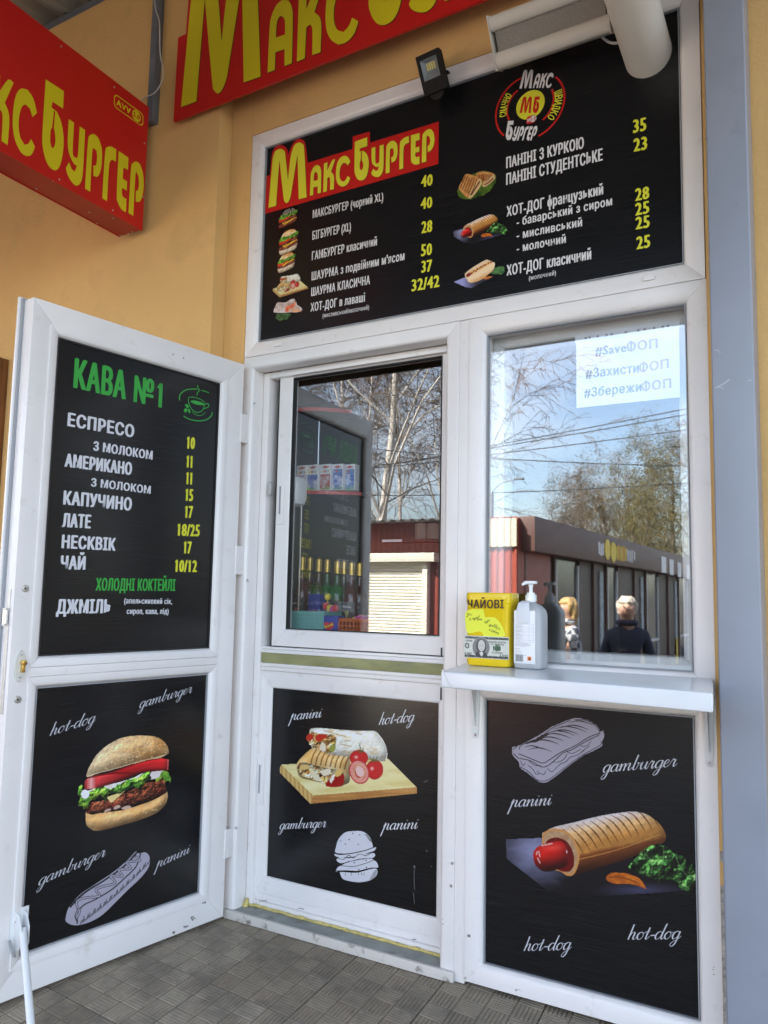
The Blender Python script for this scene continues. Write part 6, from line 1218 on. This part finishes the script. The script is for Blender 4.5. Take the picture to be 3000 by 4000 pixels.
# ================================================================== what stands across the yard (seen in the panes)
KD = 9.0
def mz(zm, x, y, D=KD): return mirrored(*zm(x, y), D)
Z4 = ZI2; Z5 = Zm(1880, 1950, .5304)
REDC = mat('red_corrugated', (.27, .050, .030), .5, noise=.08, nscale=4); BEIGE = mat('beige_panel', (.55, .51, .37), .5, noise=.04); GREYR = mat('grey_roof', (.25, .24, .22), .6, noise=.2)
SHUT = mat('cream_shutter', (.80, .78, .66), .45, noise=.03)
kx1 = mz(Z5, 265, 380)[0]; kx0 = -8.5; keave = mz(Z4, 1300, 190)[2]
ks = thing('market_kiosk', 'red corrugated kiosk with a cream roller shutter reflected in the hatch pane', 'kiosk', (-5, -KD, GZ))
def corr_wall(x0, x1, y, z0, z1, mt, par, name='wall_panel', pitch=.11, h=.018):
    n = int((x1-x0)/pitch*4); xs = np.linspace(x0, x1, n+1); V = [(x, y+(h if (i % 4) in (1, 2) else 0), z) for z in (z0, z1) for i, x in enumerate(xs)]
    return mesh_obj(name, V, [(i, i+1, n+1+i+1, n+1+i) for i in range(n)], mt, par)
corr_wall(kx0, kx1, -KD, GZ, keave+.02, REDC, ks)
m = MB(); m.box(kx0, kx1, -KD-1.5, -KD-.02, GZ, keave); m.build('kiosk_body', REDC, ks)
bx0 = mz(Z5, 60, 130)[0]; bz0 = mz(Z5, 160, 350)[2]; bz1 = mz(Z5, 160, 145)[2]
corr_wall(bx0-.35, kx1+.02, -KD+.06, bz0, bz1, BEIGE, ks, 'fascia_panel')
corr_sheet(kx0-.2, bx0-.38, -KD-1.7, -KD+.55, keave+.12, keave-.04, 'roof_sheet', ks, GREYR, pitch=.18, h=.04)
s0 = mz(Z4, 870, 468); s1 = mz(Z4, 1520, 580); sx0 = s0[0]-.9; sx1 = s1[0]
m = MB(); m.box(sx0, sx1, -KD+.02, -KD+.24, s1[2], s0[2]-.06); m.build('shutter_box', SHUT, ks, bevel=.01)
xr = mz(Z4, 1385, 620)[0]; nsl = 44; zt2 = s1[2]; hs = (zt2-GZ)/nsl
slm = MB(); slm.loft([[(x, .0, 0.), (x, .016, hs*.25), (x, .018, hs*.6), (x, .004, hs*.97), (x, -.012, hs*.97), (x, -.012, 0.)] for x in (sx0+.08, xr)])
so = slm.build('shutter_slat', SHUT, ks); so.location = (0, -KD+.05, GZ)
for k in range(1, nsl):
    o = so.copy(); o.location = (0, -KD+.05, GZ+k*hs); link(o, ks)
for xx in (xr+.02, sx0+.03): m = MB(); m.box(xx-.03, xx+.06, -KD+.02, -KD+.13, GZ, zt2-.002); m.build('guide_rail', SHUT, ks, bevel=.004)
# brown row of shops running away from the kiosk
RX = kx1-.02
rw = thing('shop_row', 'long brown row of small shops with a yellow sign reflected in the fixed window', 'building', (RX-2, -18, GZ))
BRF = mat('brown_fascia', (.115, .060, .048), .5, noise=.1, nscale=2); BRD = mat('dark_brown_front', (.055, .034, .026), .5, noise=.15, nscale=3); DGL = mat('dark_shop_glass', (.03, .035, .035), .1, spec=.7)
fz0, fz1 = mz(Z5, 265, 380)[2], mz(Z5, 265, 120)[2]
m = MB(); m.box(RX-.3, RX+.25, -30, -KD-.15, fz0, fz1); m.build('fascia', BRF, rw, bevel=.01)
m = MB(); m.box(RX-4, RX-.31, -30, -KD-1.6, GZ, fz1-.05); m.build('row_body', BRD, rw)
WFR = mat('white_door_frame', (.55, .57, .57), .4); YST = mat('yellow_strip', (.65, .48, .04), .5); TURQ = mat('goods', (.32, .36, .38), .6, noise=.4, nscale=14)
y = -KD-.3; k = 0; rr = random.Random(12)
while y > -29:
    wdt = rr.choice((1.1, 1.4, .9)); m = MB(); m.box(RX-.28, RX-.02, y-wdt, y-.1, GZ+.0, fz0-.001); kind = k % 3
    m.build('shop_bay', (BRD, DGL, BRD)[kind], rw)
    m = MB(); m.box(RX-.02+.002, RX+.03, y-.09, y-.02, GZ, fz0-.002); m.build('pillar', BRF, rw)
    if kind == 1:
        for yy in (y-.14, y-wdt+.04): m = MB(); m.box(RX-.018, RX+.02, yy-.035, yy+.035, GZ+.05, fz0-.1); m.build('door_frame', WFR, rw)
        m = MB(); m.box(RX-.018, RX+.018, y-wdt+.09, y-.2, GZ+.75, GZ+.82); m.build('door_rail', WFR, rw)
    if kind == 0:
        m = MB(); m.box(RX-.018, RX+.015, y-wdt+.2, y-wdt+.42, GZ+.3, fz0-.15); m.build('goods_strip', TURQ, rw)
        m = MB(); m.box(RX-.018, RX+.016, y-wdt+.2, y-wdt+.42, GZ+.05, GZ+.75); m.build('yellow_strip', YST, rw)
    y -= wdt; k += 1
def fasc(q0, q1, mt, name, ell=False, out=.256):
    """piece on the fascia plane x = const, from two mirrored pixels"""
    def at(q):
        d = ray(*Z5(*q)); t = ((RX+.25)-CPOS[0])/d[0]; P = CPOS+d*t; return P[2], 2*.03-P[1]
    za, ya = at(q0); zb_, yb_ = at(q1); z0, z1 = sorted((za, zb_)); y0, y1 = sorted((ya, yb_)); m = MB()
    if ell: m.prism([((y0+y1)/2+(y1-y0)/2*math.cos(t), (z0+z1)/2+(z1-z0)/2*math.sin(t)) for t in np.linspace(0, 2*math.pi, 24, endpoint=False)], lambda a, b: np.array([RX+.252, a, b]), lambda a, b: np.array([RX+.27, a, b]))
    else: m.box(RX+.252, RX+.262, y0, y1, z0, z1)
    m.build(name, mt, rw)
YSG = mat('yellow_shop_sign', (.75, .55, .03), .5); WSG = mat('white_shop_sign', (.75, .75, .75), .5)
OSG = mat('amber_shop_sign', (.70, .36, .03), .5)
for x0_, y0_, x1_, y1_, mt_ in ((862, 315, 872, 405, WSG), (877, 330, 887, 418, WSG), (892, 322, 900, 412, WSG), (995, 345, 1006, 448, YSG), (1010, 338, 1020, 452, OSG), (1025, 352, 1036, 455, YSG), (1040, 345, 1052, 460, OSG), (1058, 360, 1068, 452, YSG), (1075, 372, 1083, 455, WSG), (1090, 380, 1098, 462, WSG), (1105, 376, 1113, 465, WSG), (1122, 384, 1130, 448, WSG)): fasc((x0_, y0_), (x1_, y1_), mt_, 'sign_bar')
fasc((905, 290), (945, 450), YSG, 'sign_disc', True); fasc((948, 312), (990, 468), YSG, 'sign_disc', True)
for q in (((1325, 420), (1360, 545)), ((1385, 440), (1415, 560)), ((1445, 465), (1472, 575)), ((1510, 480), (1535, 590))): fasc(*q, WSG, 'poster')
# ------------------------------------------------------------------ trees
BIRCH = mat('birch_bark', (.56, .53, .47), .8, nscale=5, col2=(.62, .58, .52), stretch=(2, 2, 9), dirt=((.05, .045, .04), 3.4, .60, .9)); TWIG = mat('brown_twigs', (.13, .10, .07), .8, noise=.25, nscale=1.); TWIGB = mat('reddish_twigs', (.15, .10, .08), .8, noise=.25, nscale=1.); WILL = mat('willow_twigs', (.17, .13, .05), .8, noise=.3, nscale=.8); OLV = mat('young_leaves', (.10, .092, .028), .8, noise=.3, nscale=.6)
def tubes(segs, n=3):
    """segs: list of (p0, p1, r0, r1) -> arrays"""
    P0 = np.array([s[0] for s in segs]); P1 = np.array([s[1] for s in segs]); r0 = np.array([s[2] for s in segs]); r1 = np.array([s[3] for s in segs])
    d = P1-P0; d /= np.linalg.norm(d, axis=1)[:, None]+1e-9; ref = np.where(abs(d[:, 2:3]) < .9, np.array([[0, 0, 1.]]), np.array([[1., 0, 0]])); a = np.cross(d, ref); a /= np.linalg.norm(a, axis=1)[:, None]; b = np.cross(d, a)
    V = np.empty((len(segs), 2*n, 3))
    for k in range(n):
        e = a*math.cos(2*math.pi*k/n)+b*math.sin(2*math.pi*k/n); V[:, k] = P0+e*r0[:, None]; V[:, n+k] = P1+e*r1[:, None]
    base = (np.arange(len(segs))*2*n)[:, None]; F = np.concatenate([base+np.array([[k, (k+1) % n, n+(k+1) % n, n+k]]) for k in range(n)])
    return V.reshape(-1, 3), F
def tree(name, label, x, y, H, r, seed, bark, twig, droop=.3, spread=1., fork=.25, group=None, leafy=0, dens=1., maxl=4, lmat=None):
    rg = np.random.RandomState(seed); trunk = []; crown = []; tips = []
    def grow(p, d, L, r_, lvl):
        n = (9, 4, 4, 3, 2)[lvl]; tgt = trunk if (lvl == 0) else crown; step = L/n; pts = []
        for i in range(n):
            d = d+rg.normal(0, .05 if lvl == 0 else .15, 3)+np.array([0, 0, (.02 if lvl == 0 else (.10 if lvl == 1 else -droop*.25*(lvl-1)))]); d /= np.linalg.norm(d)
            q = p+d*step; ra, rb = r_*(1-.85*i/n), r_*(1-.85*(i+1)/n); tgt.append((p, q, max(ra, .006), max(rb, .005))); pts.append((p, d, ra, (i+.5)/n)); p = q
        tips.append(p)
        if lvl >= maxl: return
        for (q, dd, ra, t) in pts:
            if lvl == 0 and t < fork: continue
            for _ in range(int(round((2.2 if lvl == 0 else (2.0 if lvl < 2 else (1.7 if maxl == 4 else 2.4)))*dens))):
                ang = rg.uniform(0, 2*math.pi); e1 = np.cross(dd, (0, 0, 1.) if abs(dd[2]) < .9 else (1., 0, 0)); e1 /= np.linalg.norm(e1); e2 = np.cross(dd, e1); sd_ = (e1*math.cos(ang)+e2*math.sin(ang))*spread*rg.uniform(.6, 1.1)
                nd = dd*.8+sd_; nd /= np.linalg.norm(nd)
                grow(q+dd*step*rg.rand(), nd, L*(.50 if lvl == 0 else .52)*rg.uniform(.6, 1.15)*(1-.35*t), max(ra*.42, .008), lvl+1)
    grow(np.array([x, y, GZ]), np.array([rg.normal(0, .03), 0, 1.]), H, r, 0)
    t_ = thing(name, label, 'tree', (x, y, GZ), group)
    V, F = tubes(trunk, 10); mesh_obj('trunk', V, F, bark, t_, smooth=True)
    big = [s for s in crown if s[2] > .022]; small = [s for s in crown if s[2] <= .022]
    if big: V, F = tubes(big, 5); mesh_obj('branches', V, F, bark, t_)
    V, F = tubes(small, 3); mesh_obj('crown', V, F, twig, t_)
    if leafy:
        tp = np.array(tips); tp = tp[rg.randint(0, len(tp), leafy)]+rg.normal(0, .18, (leafy, 3)); s_ = .04
        A = rg.normal(0, 1, (leafy, 3)); A /= np.linalg.norm(A, axis=1)[:, None]; B = np.cross(A, rg.normal(0, 1, (leafy, 3))); B /= np.linalg.norm(B, axis=1)[:, None]
        V = np.stack([tp-A*s_, tp+B*s_*.6, tp+A*s_, tp-B*s_*.6], 1).reshape(-1, 3); F = np.arange(leafy*4).reshape(-1, 4); mesh_obj('leaves', V, F, lmat or OLV, t_)
ZIa = ZI1
def at_px(px, py, D): return mirrored(px, py, D)
for i, (px, D, H, r, dn, lab) in enumerate(((1492, 17, 15, .15, 1., 'tall white birch with a thick trunk just behind the kiosk'), (1690, 21, 14, .12, 1., 'birch to the right of the thick trunked one behind the kiosk'), (1405, 24, 14, .11, 1., 'slim birch left of the thick trunked one behind the kiosk'), (1275, 20, 13, .12, 1., 'birch half hidden by the open door in the reflection'), (1590, 28, 14, .13, 1., 'far birch standing between the two nearer birches'))):
    p = at_px(px, 1800, D); tree('birch_tree', lab, p[0], p[1], H, r, 31+i, BIRCH, (TWIG, TWIGB)[i % 2], droop=.35, spread=(.95, .6, .8, .8, .6)[i], fork=.22, group='birches behind the kiosk', dens=dn)
for i, (px, D, H, r, lab) in enumerate(((2310, 34, 6., .13, 'first bare tree from the left above the shop row'), (2390, 38, 7.2, .14, 'second bare tree from the left above the shop row'), (2450, 33, 6., .15, 'brownish green willow like tree in the middle above the shop row'), (2530, 40, 8.4, .16, 'bare tree right of the middle above the shop row'), (2625, 36, 8., .15, 'tall bare tree near the right edge of the reflection'), (2720, 38, 9., .16, 'rightmost bare tree above the shop row'), (2480, 46, 8.2, .17, 'far tree filling the gap behind the willow like tree'), (2610, 48, 9.5, .17, 'far tree behind the tall bare tree'), (2130, 44, 5.6, .13, 'low bare tree at the left end above the shop row'), (2215, 42, 6.8, .14, 'bushy bare tree left of the middle above the shop row'), (2300, 48, 8.6, .15, 'far bushy tree behind the left trees of the row'), (2400, 50, 9.6, .16, 'far bushy tree behind the second bare tree'))):
    p = at_px(px, 1900, D); tree('bare_tree', lab, p[0], p[1], H, r, 51+i, TWIG, (TWIG, WILL, TWIGB)[i % 3] if i != 2 else WILL, droop=.25 if i != 2 else .6, spread=1., fork=.12, group='trees beyond the shop row', leafy=7000, dens=1., maxl=3, lmat=OLV if 2 <= i < 8 else TWIG)
# ------------------------------------------------------------------ overhead cables
CAB = mat('black_cable', (.02, .02, .02), .6)
for k, (a, b, lab) in enumerate((((215, 855), (1250, 660), 'topmost'), ((240, 862), (1250, 690), 'second'), ((215, 900), (1250, 770), 'third'), ((215, 916), (700, 942), 'fourth'), ((560, 1085), (1250, 1046), 'lowest'))):
    D = 13+.3*k; A = mirrored(*ZW(*a), D); B = mirrored(*ZW(*b), D); d = B-A; pts = []
    for t in np.linspace(-4, 3, 29): p = A+d*t; p = p+np.array([0, 0, .012*((t-.5)**2)*abs(d[0])]); pts.append(p)
    m = MB(); m.tube(pts, .011, 5); m.build('overhead_cable', CAB, None, smooth=True, label='%s black overhead cable in the sky reflection' % lab, cat='cable', group='overhead cables')
lp = thing('lamp_post', 'dark lamp post at the left edge of the fixed window reflection', 'lamp post', tuple(mirrored(*ZW(228, 1500), 12)*np.array([1, 1, 0])+np.array([0, 0, GZ])))
p = mirrored(*ZW(228, 1095), 12); m = MB(); m.cyl((p[0], -12, GZ), (p[0], -12, p[2]), .05, .035, 10); m.build('pole', STEEL, lp, smooth=True); m = MB(); m.tube(cat_rom([(p[0], -12, p[2]), (p[0]+.2, -12, p[2]+.18), (p[0]+.55, -12, p[2]+.24)], 4), .012, 6); m.loft([[(p[0]+.5+a_, -12+b_, p[2]+.24+c_) for a_, b_ in ((-.02, -.04), (.16, -.05), (.16, .05), (-.02, .04))] for c_ in (-.01, .02)]); m.build('lamp_arm', STEEL, lp)
# ------------------------------------------------------------------ people in the yard
def skin_mesh(name, verts, rad, edges, mt, parent, sub=2, root=0):
    me = bpy.data.meshes.new(name); me.from_pydata([tuple(v) for v in verts], edges, [])
    o = bpy.data.objects.new(name, me); COL.objects.link(o); sk = o.modifiers.new('s', 'SKIN'); sk.use_smooth_shade = True
    for i, r_ in enumerate(rad): me.skin_vertices[0].data[i].radius = (r_, r_) if not hasattr(r_, '__len__') else r_; me.skin_vertices[0].data[i].use_root = (i == root)
    if sub: s_ = o.modifiers.new('u', 'SUBSURF'); s_.levels = sub; s_.render_levels = sub
    dg = bpy.context.evaluated_depsgraph_get(); dg.update(); nm = bpy.data.meshes.new_from_object(o.evaluated_get(dg)); bpy.data.objects.remove(o)
    nm.name = name; nm.materials.clear(); nm.materials.append(mt); nm.polygons.foreach_set('use_smooth', [True]*len(nm.polygons))
    return link(bpy.data.objects.new(name, nm), parent)
def person(label, x, y, H, face, jacket, trousers, hair, long_hair=False, second=None):
    t_ = thing('person', label, 'person', (x, y, GZ)); k = H/1.75; ca, sa = math.cos(face), math.sin(face)   # face: direction looked at
    fw = np.array([ca, sa, 0.]); sd_ = np.array([sa, -ca, 0.])
    W = lambda s, f, z: np.array([x, y, GZ])+sd_*s*k+fw*f*k+np.array([0, 0, z*k])
    SK = mat('skin_tone', (.55, .33, .24), .55, noise=.05)
    V = [W(0, 0, .95), W(0, 0, 1.15), W(0, 0, 1.38), W(0, .01, 1.50), W(0, .035, 1.565), W(0, .03, 1.645), W(0, .02, 1.69)]; r_ = [.13, .12, .115, .058, .078, .104, .085]; E_ = [(0, 1), (1, 2), (2, 3), (3, 4), (4, 5), (5, 6)]
    def add(p, rr_, a): V.append(p); r_.append(rr_); E_.append((a, len(V)-1)); return len(V)-1
    for s in (-1, 1):
        a = add(W(s*.15, 0, 1.36), .048, 2); b = add(W(s*.225, -.02, 1.12), .042, a); c = add(W(s*.24, .05, .88), .034, b); h = add(W(s*.24, .07, .82), .03, c)
        for j, (f, L) in enumerate(((-.03, .075), (-.01, .09), (.01, .095), (.03, .085))): q = add(W(s*.24, .07+f, .78), .011, h); add(W(s*.235, .08+f*1.2, .78-L*.9), .008, q)
        q = add(W(s*.225, .11, .80), .011, h); add(W(s*.22, .125, .75), .009, q)
        a = add(W(s*.09, 0, .88), .09, 0); b = add(W(s*.10, .01, .50), .062, a); c = add(W(s*.105, -.02, .10), .042, b); d = add(W(s*.11, .05, .045), .04, c); add(W(s*.115, .14, .035), .033, d)
    skin_mesh('body', V, [q*k for q in r_], E_, SK, t_)
    JV = [W(0, 0, .86), W(0, 0, 1.08), W(0, 0, 1.36), W(0, 0, 1.47)]; jr = [.165, .155, .150, .080]; je = [(0, 1), (1, 2), (2, 3)]
    for s in (-1, 1):
        n0 = len(JV); JV += [W(s*.17, 0, 1.36), W(s*.235, -.02, 1.12), W(s*.245, .05, .88)]; jr += [.075, .066, .055]; je += [(2, n0), (n0, n0+1), (n0+1, n0+2)]
    jk = skin_mesh('jacket', JV, [q*k for q in jr], je, jacket, t_)
    m = MB(); m.tube([W(-.085*math.cos(t)*1.05, .085*math.sin(t)*1.05, 1.49) for t in np.linspace(-.3, math.pi+.3, 12)], .032*k, 8); m.build('collar', jacket, t_, smooth=True)
    if second: 
        m = MB(); m.box(-.11, -.01, .152, .158, 1.20, 1.23, M=W); m.build('chest_pocket', second, jk)
    TV = [W(0, 0, .95), W(0, 0, .86)]; tr = [.145, .15]; te = [(0, 1)]
    for s in (-1, 1): n0 = len(TV); TV += [W(s*.095, 0, .78), W(s*.10, .01, .50), W(s*.105, -.02, .10)]; tr += [.10, .078, .065]; te += [(1, n0), (n0, n0+1), (n0+1, n0+2)]
    skin_mesh('trousers', TV, [q*k for q in tr], te, trousers, t_)
    for s in (-1, 1):
        m = MB(); m.loft([[W(s*.11+a*w_, b, z) for a, b in ((-1, -.07), (1, -.07), (1.1, .08), (.6, .2), (-.6, .2), (-1.1, .08))] for z, w_ in ((0., .05), (.05, .052), (.09, .04))]); m.build('shoe', INKK, t_, bevel=.008)
    HM = mat('hair', hair, .6, noise=.3, nscale=40)
    bm = bmesh.new(); bmesh.ops.create_icosphere(bm, subdivisions=4, radius=1.)
    rg = random.Random(3); keep = []
    for v in bm.verts:
        c_ = v.co.copy(); f, s, u = c_.x, c_.y, c_.z; rad = (.108+.010*math.sin(7*s+5*u)*math.cos(6*f))*(1+rg.uniform(-.05, .07))
        dn = 0.
        if f > .25 and u < .40: rad *= .5                        # keep the face free
        if u < -.25 and f > -.25: rad *= .5
        p = W(s*rad, .02+f*rad*1.08, 1.650+u*rad*1.12)
        if long_hair and f < .15 and u < .1: p = p+np.array([0, 0, u*.22*k])
        v.co = p
    me = bpy.data.meshes.new('hair'); bm.to_mesh(me); bm.free(); me.materials.append(HM); me.polygons.foreach_set('use_smooth', [True]*len(me.polygons)); link(bpy.data.objects.new('hair', me), t_)
    m = MB(); m.loft([[W(s*w_, f, z) for s in (-1, 1) for f in ((f0, f1) if s < 0 else (f1, f0))] for w_, f0, f1, z in ((.008, .11, .140, 1.672), (.016, .11, .160, 1.625), (.010, .11, .140, 1.615))]); m.build('nose', SK, t_, bevel=.003)
    for s in (-1, 1): m = MB(); m.loft([[W(s*.034+.014*q*math.cos(a), .127, 1.662+.006*q*math.sin(a)) for a in np.linspace(0, 2*math.pi, 10, endpoint=False)] for q in (1., .4)]); m.cyl(W(s*.034, .120, 1.662), W(s*.034, .133, 1.662), .008*k, n=8); m.build('eye', INKK, t_)
    m = MB(); m.box(-.026, .026, .110, .124, 1.578, 1.587, M=W); m.build('mouth', mat('lip', (.40, .16, .13), .5), t_, bevel=.002)
NAVY = mat('navy_cloth', (.012, .018, .045), .8, noise=.2, nscale=30); JEAN = mat('dark_jeans', (.03, .035, .05), .8, noise=.2, nscale=40); GRYC = mat('grey_cloth', (.12, .12, .12), .7)
PLAID = mat('plaid_cloth', (.10, .11, .13), .8); t = PLAID.node_tree; ck = t.nodes.new('ShaderNodeTexChecker'); ck.inputs['Scale'].default_value = 14; ck.inputs[1].default_value = (.45, .46, .48, 1); ck.inputs[2].default_value = (.05, .06, .08, 1); tc = t.nodes.new('ShaderNodeTexCoord'); t.links.new(tc.outputs['Object'], ck.inputs[0]); t.links.new(ck.outputs[0], t.nodes['Principled BSDF'].inputs['Base Color'])
NEON = mat('neon_green_cloth', (.22, .60, .03), .7)
pm1 = mirrored(*Z5(1075, 900), 6); person('person with white hair in a navy jacket, reflected in the fixed window', pm1[0], -6, 1.74, R(75), NAVY, JEAN, (.55, .50, .42), second=GRYC)
pw1 = mirrored(*Z5(655, 900), 6.4); person('person with long blonde hair in a plaid top, reflected behind the bottle', pw1[0], -6.4, 1.72, R(150), PLAID, JEAN, (.42, .28, .11), long_hair=True)
pg1 = mirrored(*Z5(1462, 900), 25); person('far person in a neon green jacket beside the shop row', pg1[0], -25, 1.72, R(60), NEON, JEAN, (.06, .04, .03))
for o in bpy.data.objects:
    if '_b' in o: del o['_b']
